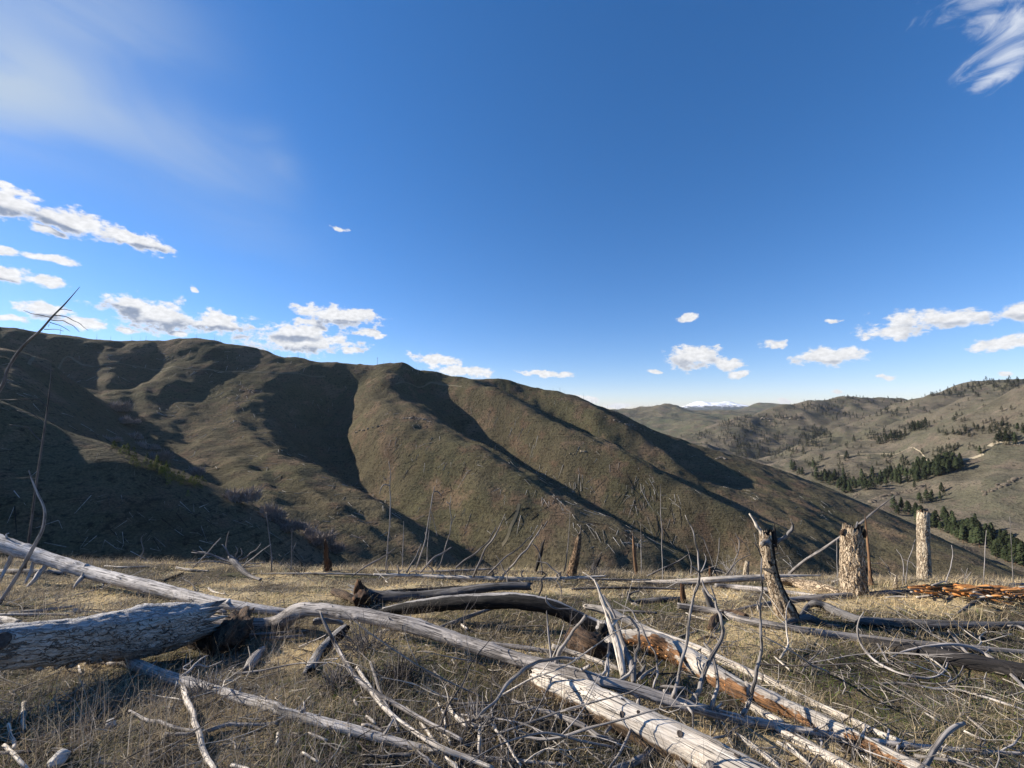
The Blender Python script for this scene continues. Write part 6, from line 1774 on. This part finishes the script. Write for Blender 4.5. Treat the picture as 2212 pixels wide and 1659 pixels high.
for Z, pts, m_, lab in ((Z1, [(1075, 1045, 14), (1130, 1085, 20), (1185, 1140, 18), (1250, 1300, 19), (1290, 1430, 20), (1340, 1590, 19), (1400, 1680, 17)], M_PALE, 'broken pale stick leaning over the spiny pale trunk'),
                        (Z1, [(840, 1290, 11), (960, 1352, 13), (1100, 1388, 14), (1320, 1420, 12)], M_SILVER, 'curved grey stick passing under the broken pale stick'),
                        (Z1, [(1065, 1438, 13), (1160, 1440, 13), (1270, 1432, 10)], M_GREY, 'short thick grey stick beside the broken pale stick'),
                        (Z1, [(1310, 1422, 10), (1400, 1400, 13), (1550, 1378, 13), (1800, 1368, 9)], M_GREY, 'grey stick lying right of the broken pale stick'),
                        (Z1, [(260, 1460, 9), (420, 1400, 10), (570, 1350, 9), (680, 1325, 5)], M_GREY, 'straight grey stick in the shade of the bark log'),
                        (Z1, [(155, 1235, 13), (150, 1320, 15), (160, 1410, 13)], M_PALE, 'upright white stick stub near the left edge'),
                        (Z1, [(55, 1375, 13), (68, 1450, 15), (90, 1535, 12)], M_PALE, 'white stick lying at the lower left edge'),
                        (Z1, [(25, 1510, 15), (90, 1570, 17), (180, 1670, 15)], M_WHITE, 'white stick crossing at the bottom left corner'),
                        (Z1, [(-20, 1562, 11), (100, 1558, 12), (215, 1555, 8)], M_GREY, 'grey stick under the white crossed sticks in the corner'),
                        (Z1, [(640, 975, 10), (740, 985, 12), (820, 990, 9)], M_SILVER, 'short silvery stick below the bark log end'),
                        (Z1, [(560, 975, 16), (600, 965, 14)], M_PALE, 'pale wood chip tucked under the bark log'),
                        (Z1, [(510, 1000, 8), (520, 1040, 10), (535, 1055, 6)], M_PALE, 'small white chip in front of the bark log'),
                        (Z1, [(1500, 1640, 12), (1560, 1655, 14), (1640, 1680, 10)], M_PALE, 'white stick end at the bottom edge left of centre'),
                        (Z1, [(2000, 1435, 9), (2060, 1460, 11), (2120, 1480, 7)], M_PALE, 'white forked stick piece under the spiny trunk'),
                        (Z1, [(1960, 1560, 9), (2010, 1590, 11), (2060, 1620, 7)], M_PALE, 'pale stick piece near the bottom under the spiny trunk'),
                        (Z1, [(1790, 1520, 9), (1800, 1470, 11), (1800, 1430, 6)], M_PALE, 'stubby pale stick standing below the spiny trunk'),
                        (Z2, [(1058, 1265, 9), (1120, 1335, 14), (1180, 1396, 11)], M_PALE, 'thick white stick right of the forked branches'),
                        (Z2, [(1268, 1388, 9), (1266, 1480, 10), (1265, 1570, 8)], M_PALE, 'upright white stick behind the tip of the spiny trunk'),
                        (Z2, [(995, 1235, 6), (1030, 1310, 7), (1042, 1400, 6)], M_PALE, 'thin white stick left of the thick white stick'),
                        (Z2, [(1320, 1348, 6), (1400, 1450, 9), (1470, 1550, 8), (1535, 1645, 6)], M_PALE, 'long thin stick slanting down to the trunk tip'),
                        (Z2, [(1480, 1220, 11), (1650, 1285, 16), (1800, 1330, 17), (1950, 1395, 17), (2100, 1470, 16), (2190, 1520, 12)], M_GREY, 'long grey pole lying left of the bleached log'),
                        (Z2, [(930, 1300, 7), (1030, 1262, 9), (1180, 1245, 9), (1310, 1238, 7)], M_GREY, 'thin grey pole across the grass above the thick white stick'),
                        (Z2, [(880, 1365, 9), (940, 1440, 12), (990, 1500, 8)], M_PALE, 'pale stick lying along the crossing branch'),
                        (Z2, [(990, 1405, 8), (1050, 1450, 11), (1075, 1500, 8)], M_PALE, 'curved pale stick beside the long forked branch'),
                        (Z2, [(1190, 1345, 7), (1220, 1380, 8), (1240, 1400, 5)], M_PALE, 'small stick between the white sticks in the middle'),
                        (Z2, [(500, 1380, 10), (580, 1395, 12), (640, 1420, 8)], M_PALE, 'flat pale piece behind the spiny trunk'),
                        (Z2, [(530, 1325, 9), (565, 1350, 12), (590, 1375, 7)], M_PALE, 'stubby pale piece near the forked branches'),
                        (Z2, [(450, 1215, 7), (465, 1245, 9), (485, 1268, 5)], M_PALE, 'small white piece left of the forked branches'),
                        (Z2, [(500, 1580, 9), (650, 1590, 12), (790, 1575, 12), (840, 1560, 8)], M_GREY, 'grey stick lying under the spiny trunk'),
                        (Z2, [(860, 1555, 14), (920, 1600, 16), (1010, 1670, 16)], M_GREY, 'thick grey stick at the bottom edge under the spiny trunk'),
                        (Z2, [(1040, 1590, 13), (1090, 1630, 15), (1130, 1680, 14)], M_PALE, 'pale stick at the bottom edge beside the thick grey stick'),
                        (Z2, [(1340, 1280, 5), (1360, 1370, 7), (1400, 1480, 6), (1410, 1540, 4)], M_TWIG, 'thin bent twig left of the bleached log'),
                        (Z2, [(1545, 1230, 5), (1500, 1310, 7), (1480, 1390, 7), (1500, 1460, 5)], M_TWIG, 'bent twig below the start of the bleached log'),
                        (Z3, [(1215, 1350, 7), (1250, 1420, 9), (1300, 1530, 7)], M_PALE, 'thin stick between bleached log and poles'),
                        (Z3, [(1300, 1430, 8), (1420, 1510, 10), (1590, 1640, 8)], M_PALE, 'long pale stick right of the bleached log'),
                        (Z3, [(1190, 1310, 8), (1190, 1390, 8), (1160, 1450, 5)], M_TWIG, 'short twig hanging under the bent trunk'),
                        (Z3, [(1580, 1490, 8), (1700, 1570, 10), (1800, 1650, 8)], M_PALE, 'pale stick by the lower poles'),
                        (Z4, [(0, 1480, 7), (100, 1560, 9), (240, 1670, 8)], M_PALE, 'pale stick slanting to the bottom right of the bleached log'),
                        (Z4, [(270, 1520, 6), (340, 1590, 8), (420, 1660, 6)], M_PALE, 'thin stick crossing below the bent trunk at the right'),
                        (Z4, [(700, 1590, 7), (760, 1630, 8), (820, 1670, 6)], M_PALE, 'short stick below the lower poles at the bottom'),
                        (Z4, [(1290, 1360, 5), (1360, 1420, 6), (1430, 1480, 4)], M_PALE, 'thin stick on the grass near the stout pale limb'),
                        (Z4, [(1280, 1450, 5), (1340, 1480, 6), (1400, 1500, 4)], M_PALE, 'tiny stick right of the stout pale limb'),
                        (Z4, [(1060, 1350, 6), (1110, 1380, 7), (1140, 1395, 4)], M_PALE, 'tiny white stick on the green slope'),
                        (Z4, [(200, 1025, 4), (240, 1060, 5), (290, 1102, 3)], M_PALE, 'thin white stick on the straw below the slim grey pole')):
    wood('stick', lab, 'stick', kink([(a_, b_, c_ * 1.15) for a_, b_, c_ in zp(Z, pts)], .5), m_, group=G3, sides=8)

# ---- bare saplings and standing twigs along the ridge edge
sap = [(Z6, [(425, 1480, 6), (440, 1300, 5), (455, 1100, 5), (452, 950, 4), (458, 850, 3), (445, 775, 2)], [[(452, 935, 3), (415, 930, 4), (395, 955, 3), (385, 990, 2)], [(455, 880, 2), (425, 900, 2), (412, 880, 1.5)]], 'tallest bare sapling with a pale snapped side branch, left of centre'),
       (Z6, [(620, 1480, 6), (680, 1300, 5), (705, 1150, 4), (730, 1000, 4), (742, 940, 2)], [[(735, 972, 4), (765, 975, 4), (788, 1004, 2)], [(715, 1090, 2), (740, 1180, 2), (760, 1260, 1.5)]], 'bare sapling leaning right with a bent white tip'),
       (Z6, [(755, 1490, 6), (800, 1380, 5), (840, 1250, 4), (852, 1150, 4), (842, 1050, 3), (847, 1003, 2)], [[(840, 1055, 3), (822, 1040, 2)], [(850, 1190, 2), (880, 1120, 1.5)]], 'bare sapling bowed like a hook above the branchy log'),
       (Z6, [(690, 1470, 4), (695, 1350, 3), (710, 1200, 2), (716, 1140, 1.5)], [[(700, 1300, 2), (680, 1240, 1.5)]], 'thin twig sapling close to the leaning sapling'),
       (Z6, [(1575, 1520, 5), (1600, 1380, 4), (1612, 1250, 3), (1620, 1110, 1.5)], [], 'thin sapling just left of the tan leaning snag'),
       (Z6, [(535, 1480, 4), (538, 1330, 3), (543, 1165, 2)], [[(536, 1400, 2), (520, 1360, 1.5)]], 'small thin sapling right of the tallest bare sapling'),
       (Z7, [(307, 1185, 3.4), (302, 1000, 3), (297, 850, 2.6), (295, 680, 1.6)], [[(296, 735, 2), (315, 738, 1.5), (328, 735, 1)]], 'straight tall thin stem with a short side twig right of centre'),
       (Z7, [(600, 1180, 4), (575, 1120, 4), (555, 1050, 3), (525, 975, 3), (486, 945, 2)], [], 'twig arching over to the left right of the tall branch'),
       (Z7, [(560, 1175, 4), (590, 1100, 3), (603, 1030, 3), (606, 960, 2)], [], 'upright thin twig beside the arching twig'),
       (Z7, [(630, 1170, 4), (680, 1100, 4), (705, 1040, 4), (710, 975, 3), (690, 936, 2)], [[(700, 1040, 2), (685, 990, 1.5), (668, 966, 1)], [(706, 960, 2), (750, 1000, 1.5), (772, 1050, 1)]], 'twig curling left at its tip near the leaning stump'),
       (Z7, [(455, 1160, 4), (458, 1090, 3), (445, 1040, 3), (428, 1000, 2)], [], 'short twig left of the tallest upright branch'),
       (Z7, [(640, 1165, 4), (700, 1085, 4), (772, 1048, 2)], [], 'low twig leaning right near the short pale stump'),
       (Z7, [(1572, 1215, 4), (1578, 1120, 4), (1562, 1050, 3), (1540, 1022, 2)], [], 'twig curving left just left of the column snag'),
       (Z7, [(1588, 1210, 4), (1600, 1090, 4), (1625, 1020, 3), (1640, 968, 2)], [], 'twig leaning right against the column snag'),
       (Z7, [(1520, 1200, 4), (1495, 1115, 3), (1450, 1062, 2)], [[(1500, 1125, 2), (1450, 1095, 1.5), (1402, 1092, 1)]], 'forked twig between the wide stump and the column snag'),
       (Z7, [(1655, 1130, 3), (1620, 1092, 3), (1570, 1072, 2)], [], 'small twig reaching left from the column snag'),
       (Z7, [(1795, 1210, 5), (1825, 1120, 4), (1836, 1060, 3), (1830, 1000, 2)], [], 'bent sapling right of the column snag'),
       (Z7, [(2000, 1230, 3.2), (2005, 1080, 2.8), (2014, 920, 1.6)], [], 'thin straight sapling near the right edge'),
       (Z7, [(2158, 1230, 3.6), (2148, 1050, 3), (2137, 850, 1.6)], [[(2150, 1100, 2), (2165, 1060, 1.2)]], 'taller straight sapling at the right edge'),
       (Z7, [(1228, 1215, 3), (1226, 1090, 2.5), (1225, 965, 1.5)], [], 'thin stem just left of the wide bark stump'),
       (Z7, [(1905, 1215, 3), (1900, 1150, 2.5), (1880, 1120, 1.5)], [[(1902, 1170, 2), (1915, 1120, 1.5)], [(1903, 1180, 2), (1935, 1140, 1.5)]], 'small brushy twig tuft right of the bent sapling'),
       (Z7, [(195, 1170, 2.6), (193, 1020, 2.2), (190, 890, 1.2)], [], 'faint thin stem right of the orange splinter snag'),
       (Z1, [(1760, 400, 7), (1750, 200, 5), (1722, 0, 4)], [], 'long thin dark stem near the fallen treetop'),
       (Z1, [(1880, 400, 5), (1890, 260, 4), (1893, 110, 2)], [[(1890, 260, 3), (1920, 200, 2)]], 'faint thin stem left of the dark burnt stump'),
       (Z5, [(885, 1610, 6), (905, 1540, 5), (890, 1470, 4), (905, 1440, 2)], [[(900, 1560, 3), (860, 1600, 2)]], 'crooked grey twig tuft at the left ridge edge'),
       (Z2, [(1450, 480, 5), (1440, 400, 4), (1400, 330, 3), (1370, 280, 1.5)], [], 'small hooked twig above the branchy log'),
       (Z3, [(180, 565, 5), (182, 510, 5), (160, 460, 4), (120, 420, 2)], [], 'hooked twig standing behind the hollow log'),
       (Z3, [(1650, 410, 6), (1720, 340, 6), (1843, 250, 4)], [], 'stick leaning right beside the leaning stump')]
for Z, pts, subs, lab in sap:
    base = zp(Z, pts)
    Yb = gdepth(base[0][0], base[0][1]); Yb = min(max(Yb, 4.3 if lab.startswith('hooked twig standing') else 6.6), 8.5)
    base = kink([(a_, b_, c_ * .78) for a_, b_, c_ in base])
    w_ = wood('dead_sapling', lab, 'sapling', base, M_TWIG, Y=(Yb, Yb + .15), sides=6)
    for q in subs: branch(w_, zp(Z, q), sides=5)

# ---- rocks
for k, (x, y, r_, lab) in enumerate(((372, 1610, 56, 'pale rounded stone at the bottom left'), (715, 1372, 34, 'small pale stone in the shade of the bark log'), (490, 640, 20, 'small white stone above the bark log'), (2050, 700, 20, 'pale stone behind the bend of the long trunk'))):
    u, v = Z1(x, y)
    p = on_ground(u, v + r_ * .15); s_ = r_ * .3333 / F * p.y
    V, Fc = blob_rock(rng, (s_ * 1.05, s_ * .9, s_ * .8), 3)
    tag(mesh_obj('stone', V, Fc, flat_mat('pale_stone', (0.36, 0.34, 0.32), (0.50, 0.48, 0.45), 30), loc=p + Vector((0, 0, s_ * .35))), lab, 'stone')

# ---- forked dead branches strewn through the near grass
def strewn():
    r = np.random.default_rng(515)
    zones = [(-2.2, 1.0, 1.75, 3.4, 14), (-.6, 2.4, 1.75, 3.3, 44), (2.0, 4.2, 2.4, 3.4, 10), (1.2, 5.5, 5.3, 7.2, 10), (-6.0, -1.5, 3.6, 6.8, 12)]
    for x0, x1, y0, y1, n in zones:
        for k in range(n):
            y = r.uniform(y0, y1); x = r.uniform(x0, x1)
            a = r.uniform(0, 6.28); L = r.uniform(.25, .95) * (.75 + y / 8)
            d = np.array([math.cos(a), math.sin(a)])
            pts = []; cur = np.array([x, y]); th = a
            rad0 = r.uniform(.003, .008)
            up = r.uniform(0, .5) if r.random() < .45 else r.uniform(0, .12)
            m = 5
            hh = 0.0
            for q in range(m + 1):
                z = float(G(cur[0], cur[1])[0])
                hh += up * L / m * (1 if q else 0)
                pts.append((cur[0], cur[1], z + rad0 + .012 + hh))
                th += r.normal(0, .28); cur = cur + np.array([math.cos(th), math.sin(th)]) * L / m
            pts = np.array(pts); rads = np.linspace(rad0, rad0 * .3, m + 1)
            mat = (M_TWIG, M_DARKTWIG, M_PALE, M_SILVER)[int(r.choice(4, p=[.36, .26, .2, .18]))]
            V, Fc, gr, sd, c, rr = tube(pts, rads, 6, 3000 + k, .12, (.3, .8), .05, rag=.06)
            base = pts[0]
            o = mesh_obj('forked_branch', V - base, Fc, mat, attrs={'grain': ('FLOAT_VECTOR', gr)}, loc=base)
            tag(o, 'thin forked dead branch lying loose in the grass of the knoll', 'fallen branch', 'loose forked branches in the grass')
            for q in range(int(r.integers(1, 5))):
                i = int(r.uniform(.15, .85) * (len(c) - 1))
                T = c[min(i + 1, len(c) - 1)] - c[max(i - 1, 0)]; T /= np.linalg.norm(T)
                s_ = np.cross(T, [0, 0, 1]) * r.choice([-1, 1]) + np.array([0, 0, r.uniform(-.05, .8)])
                dd = T * .7 + s_ / np.linalg.norm(s_) * .8; dd /= np.linalg.norm(dd)
                l2 = L * r.uniform(.12, .38)
                p2 = [c[i], c[i] + dd * l2 * .5 + r.normal(0, .012, 3), c[i] + dd * l2 + np.array([0, 0, .02]) + r.normal(0, .02, 3)]
                V2, F2, g2, _, _, _ = tube(p2, [rr[i] * .7, rr[i] * .5, rr[i] * .2], 5, 4000 + q, .1, (0, .5), .05)
                mesh_obj('twig', V2 - base, F2, mat, parent=o, attrs={'grain': ('FLOAT_VECTOR', g2)})


strewn()

# ================================================================== GROUND COVER
def blade_mat():
    m, t, b = new_mat('dry_grass_blades')
    a = t.add('ShaderNodeAttribute', attribute_name='tint').outputs['Color']
    t.l.new(a, b.inputs['Base Color'])
    b.inputs['Roughness'].default_value = 0.75
    tr = t.add('ShaderNodeBsdfTranslucent'); t.l.new(a, tr.inputs['Color'])
    mx = t.add('ShaderNodeMixShader'); mx.inputs[0].default_value = .3
    out = [n for n in t.n if n.type == 'OUTPUT_MATERIAL'][0]
    t.l.new(b.outputs[0], mx.inputs[1]); t.l.new(tr.outputs[0], mx.inputs[2]); t.l.new(mx.outputs[0], out.inputs[0])
    return m


M_BLADE = blade_mat()


def blades(name, x, y, length, width, bend, cols, rng, label, cat, lift=0.0, flat=0.0, seg=3):
    n = len(x)
    z = G(x, y) + lift
    ang = rng.random(n) * 2 * np.pi
    hd = np.c_[np.cos(ang), np.sin(ang)]
    sd = np.c_[-hd[:, 1], hd[:, 0]]
    V = np.empty((n, seg * 2 + 1, 3)); tilt0 = flat + rng.random(n) * .35
    for k in range(seg + 1):
        t = k / seg
        th = tilt0 + bend * t                       # lean grows toward the tip
        dist = length * t
        cx = x + hd[:, 0] * dist * np.sin(th) ; cy = y + hd[:, 1] * dist * np.sin(th)
        cz = z + dist * np.cos(th) - 0.01
        w = width * (1 - t) * .5
        if k < seg:
            V[:, 2 * k] = np.c_[cx - sd[:, 0] * w, cy - sd[:, 1] * w, cz]
            V[:, 2 * k + 1] = np.c_[cx + sd[:, 0] * w, cy + sd[:, 1] * w, cz]
        else:
            V[:, 2 * k] = np.c_[cx, cy, np.maximum(cz, z + .004)]
    tris = []
    for k in range(seg - 1):
        a = 2 * k
        tris += [(a, a + 1, a + 3), (a, a + 3, a + 2)]
    tris.append((2 * seg - 2, 2 * seg - 1, 2 * seg))
    tris = np.array(tris)
    Fc = (tris[None] + (np.arange(n) * (2 * seg + 1))[:, None, None]).reshape(-1, 3)
    C = np.repeat(np.c_[cols, np.ones(n)], 2 * seg + 1, axis=0)
    o = mesh_obj(name, V.reshape(-1, 3), Fc, M_BLADE, smooth=False, attrs={'tint': ('FLOAT_COLOR', C)})
    tag(o, label, cat, kind='stuff')


def pick(rng, n, pal, w, jit=.22):
    pal = np.array(pal); k = rng.choice(len(pal), n, p=np.array(w) / sum(w))
    return pal[k] * (1 + rng.normal(0, jit, n))[:, None].clip(.4, 1.8)


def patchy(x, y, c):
    """sun-bleached straw in some patches, darker tone in others"""
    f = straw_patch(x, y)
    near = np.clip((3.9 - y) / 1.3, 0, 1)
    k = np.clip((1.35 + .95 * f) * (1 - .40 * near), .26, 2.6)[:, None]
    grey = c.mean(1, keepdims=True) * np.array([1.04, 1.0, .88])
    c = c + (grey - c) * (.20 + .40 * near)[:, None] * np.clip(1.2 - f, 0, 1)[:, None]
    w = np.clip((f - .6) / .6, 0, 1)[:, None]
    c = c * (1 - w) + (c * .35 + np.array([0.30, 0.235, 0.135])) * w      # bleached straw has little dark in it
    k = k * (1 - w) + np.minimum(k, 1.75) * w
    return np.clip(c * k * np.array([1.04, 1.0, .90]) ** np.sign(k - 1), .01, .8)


def sow(rng, n, y0, y1, keep=None, power=1.0):
    """random spots on the knoll, denser near the viewer"""
    u = rng.random(n * 3)
    y = y0 * (y1 / y0) ** u
    x = (rng.random(n * 3) * 2 - 1) * (1.36 * y + 2.6)
    if keep is not None:
        k = keep(x, y, rng); x, y = x[k], y[k]
    return x[:n], y[:n]


def cover():
    rng = np.random.default_rng(99)
    STRAW = [(0.42, 0.33, 0.19), (0.30, 0.235, 0.14), (0.20, 0.16, 0.10), (0.10, 0.078, 0.052), (0.36, 0.31, 0.24)]
    clump = lambda x, y, s, sc: fbm(np.c_[x, y] / sc, 2, s)
    x, y = sow(rng, 88000, 1.1, 9.6, lambda x, y, r: clump(x, y, 201, .35) + r.normal(0, .18, len(x)) > -.02)
    n = len(x)
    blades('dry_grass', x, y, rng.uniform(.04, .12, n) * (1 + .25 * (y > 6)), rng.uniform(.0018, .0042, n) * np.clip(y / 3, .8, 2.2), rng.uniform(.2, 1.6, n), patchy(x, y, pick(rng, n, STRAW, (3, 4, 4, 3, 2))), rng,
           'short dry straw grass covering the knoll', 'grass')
    # lying litter: flattened stems and needles
    x, y = sow(rng, 96000, 1.1, 9.0)
    n = len(x)
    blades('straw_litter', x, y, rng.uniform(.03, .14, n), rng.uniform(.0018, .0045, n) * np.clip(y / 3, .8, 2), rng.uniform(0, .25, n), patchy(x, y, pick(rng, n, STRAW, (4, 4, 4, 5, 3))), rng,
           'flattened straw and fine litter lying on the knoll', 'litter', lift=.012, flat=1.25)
    # taller bleached stems, in tussocks
    cx, cy = sow(rng, 560, 1.4, 8.8)
    k = rng.integers(0, len(cx), 32000)
    x = cx[k] + rng.normal(0, .06, len(k)) * (1 + cy[k] / 6); y = cy[k] + rng.normal(0, .06, len(k)) * (1 + cy[k] / 6)
    n = len(x)
    blades('grass_tussocks', x, y, rng.uniform(.08, .24, n), rng.uniform(.0015, .003, n) * np.clip(y / 3, .8, 2), rng.uniform(.3, 1.7, n), pick(rng, n, [(0.58, 0.46, 0.28), (0.42, 0.33, 0.20), (0.24, 0.19, 0.125)], (3, 4, 2)), rng,
           'taller bleached tussocks of dead grass', 'grass')
    # fringe along the crest
    x = rng.uniform(-15, 15, 20000); y = rng.uniform(7.0, 9.3, 20000)
    k = clump(x, y, 230, .5) + rng.normal(0, .25, len(x)) > -.1
    x, y = x[k], y[k]; n = len(x)
    blades('crest_grass', x, y, rng.uniform(.06, .24, n), rng.uniform(.004, .007, n), rng.uniform(.2, 1.2, n), pick(rng, n, [(0.42, 0.33, 0.20), (0.30, 0.24, 0.16), (0.25, 0.21, 0.18)], (3, 4, 3)), rng,
           'fringe of dead grass along the crest of the knoll', 'grass')
    # low green growth
    def green(x, y, r):
        g = clump(x + 5, y + 9, 240, .8)
        spot = np.exp(-((x - 2.7) ** 2 / 1.6 + (y - 3.0) ** 2 / .5)) + np.exp(-((x - 4.0) ** 2 / 2 + (y - 2.9) ** 2 / .7)) + np.exp(-((x + 2.9) ** 2 + (y - 2.35) ** 2) / .12) * 1.5
        return g * .5 + spot * .8 + r.normal(0, .15, len(x)) > .12
    x, y = sow(rng, 120000, 1.2, 7.5, green)
    n = len(x)
    blades('green_growth', x, y, rng.uniform(.02, .06, n), rng.uniform(.003, .006, n), rng.uniform(.4, 1.6, n), pick(rng, n, [(0.080, 0.110, 0.022), (0.13, 0.145, 0.032), (0.055, 0.070, 0.022), (0.11, 0.18, 0.025)], (4, 4, 3, 1.3)), rng,
           'low olive green growth between the straw', 'ground cover', seg=2)
    # grey weed stalks standing in the near grass
    cx, cy = sow(rng, 420, 1.4, 4.6, lambda x, y, r: (x < 1.8) & (r.random(len(x)) < .9))
    k = rng.integers(0, len(cx), 7500)
    x = cx[k] + rng.normal(0, .09, len(k)); y = cy[k] + rng.normal(0, .09, len(k)); n = len(x)
    blades('dead_weed_stalks', x, y, rng.uniform(.08, .34, n), rng.uniform(.0022, .004, n), rng.uniform(-.2, .8, n), pick(rng, n, [(0.24, 0.20, 0.16), (0.14, 0.11, 0.09), (0.38, 0.33, 0.27)], (3, 4, 2)), rng,
           'thin dead weed stalks standing in the near grass', 'weeds')
    # little broken twigs and chips, past counting
    x, y = sow(rng, 12500, 1.3, 8.0)
    V, Fc, gl, off = [], [], [], 0
    pal = pick(rng, len(x), [(0.46, 0.41, 0.34), (0.26, 0.23, 0.20), (0.10, 0.082, 0.068)], (3, 4, 4))
    zz = G(x, y)
    for i in range(len(x)):
        L = rng.uniform(.03, .17) * (1 if rng.random() < .93 else 2); r = rng.uniform(.0014, .0045); a = rng.random() * 6.28; ti = abs(rng.normal(0, .18))
        d = np.array([math.cos(a) * math.cos(ti), math.sin(a) * math.cos(ti), math.sin(ti)])
        s = np.array([-math.sin(a), math.cos(a), 0]); w = np.cross(d, s)
        c0 = np.array([x[i], y[i], zz[i] + r + .01])
        for k, (t, rr) in enumerate(((0, r), (.5, r * .85), (1, r * .5))):
            b = rng.normal(0, .012) * (k == 1)
            for q in range(4):
                V.append(c0 + d * L * t + (s * math.cos(q * 1.57) + w * math.sin(q * 1.57)) * rr + s * b)
                gl.append((*pal[i], 1))
        for k in range(2):
            for q in range(4):
                e = off + k * 4
                Fc.append((e + q, e + (q + 1) % 4, e + 4 + (q + 1) % 4, e + 4 + q))
        off += 12
    tag(mesh_obj('twig_litter', np.array(V), np.array(Fc), M_BLADE, attrs={'tint': ('FLOAT_COLOR', gl)}), 'small broken twigs and wood chips strewn through the grass', 'litter', kind='stuff')


cover()


def dead_shrub(u, v, w_px, h_px, n, label, mat, seed):
    rng = np.random.default_rng(seed)
    p = on_ground(u, v)
    W, H = w_px / F * p.y, h_px / F * p.y
    V, Fc, gl, off = [], [], [], 0
    for k in range(n):
        a = rng.random() * 6.28; b = np.array([math.cos(a), math.sin(a), 0]) * W * .18 * rng.random()
        d = np.array([math.cos(a) * .7, math.sin(a) * .7, 1.0]) + rng.normal(0, .4, 3); d[2] = abs(d[2]); d /= np.linalg.norm(d)
        L = H * rng.uniform(.4, 1.05)
        pts = [b]
        for q in range(3):
            d = d + rng.normal(0, .3, 3); d /= np.linalg.norm(d); pts.append(pts[-1] + d * L / 3)
        Vt, Ft, gr, _, _, _ = tube(pts, [.004, .0032, .0024, .001], 4, seed + k, .0, (0, 0), L / 6)
        V.append(Vt); gl.append(gr); Fc += [tuple(i + off for i in f) for f in Ft]; off += len(Vt)
    o = mesh_obj('dead_shrub', np.concatenate(V), Fc, mat, loc=p - Vector((0, 0, .02)), attrs={'grain': ('FLOAT_VECTOR', np.concatenate(gl))})
    tag(o, label, 'dead shrub')


dead_shrub(*Z2(540, 900), 110, 80, 120, 'tangled dark dead shrub in front of the bent trunk, left of centre', M_DARKTWIG, 11)
dead_shrub(*Z2(740, 1080), 130, 60, 110, 'low dark tangle of dead twigs below the straw patch in the middle', M_DARKTWIG, 12)
dead_shrub(*Z2(340, 1130), 90, 60, 80, 'dark brush tangle under the short charred half-log', M_DARKTWIG, 13)
dead_shrub(*Z1(1330, 1180), 90, 55, 60, 'dead weedy tuft behind the spiny pale trunk', M_TWIG, 14)
dead_shrub(*Z2(1250, 1400), 110, 60, 70, 'dead grass-like brush left of the bleached log', M_TWIG, 15)
dead_shrub(*Z3(1290, 395), 60, 46, 60, 'grey brushy tangle at the ridge edge left of the leaning stump', M_TWIG, 16)
dead_shrub(*Z2(100, 410), 60, 30, 50, 'low brown brush right of the dark burnt stump', M_DARKTWIG, 17)
dead_shrub(*Z3(420, 410), 70, 34, 60, 'grey brushy tangle beside the tan leaning snag', M_TWIG, 18)
dead_shrub(*Z1(530, 660), 40, 24, 50, 'bleached tuft of dead weeds above the bark log', M_PALE, 19)

# ================================================================== AIR
def haze():
    V = [(x, y, z) for z in (-331.5, 420) for y in (-25000, 25000) for x in (-25000, 25000)]
    Fc = [(0, 2, 3, 1), (4, 5, 7, 6), (0, 1, 5, 4), (1, 3, 7, 5), (3, 2, 6, 7), (2, 0, 4, 6)]
    m = bpy.data.materials.new('air')
    m.use_nodes = True
    t = NT(m.node_tree); t.n.clear()
    v = t.add('ShaderNodeVolumePrincipled')
    v.inputs['Color'].default_value = (0.80, 0.88, 1.0, 1)
    v.inputs['Density'].default_value = HAZE
    v.inputs['Anisotropy'].default_value = 0.3
    t.l.new(v.outputs[0], t.add('ShaderNodeOutputMaterial').inputs['Volume'])
    o = mesh_obj('haze', V, Fc, m, smooth=False)
    tag(o, 'thin bluish air over the far hills', 'haze', kind='stuff')


HAZE = 1.5e-5
haze()
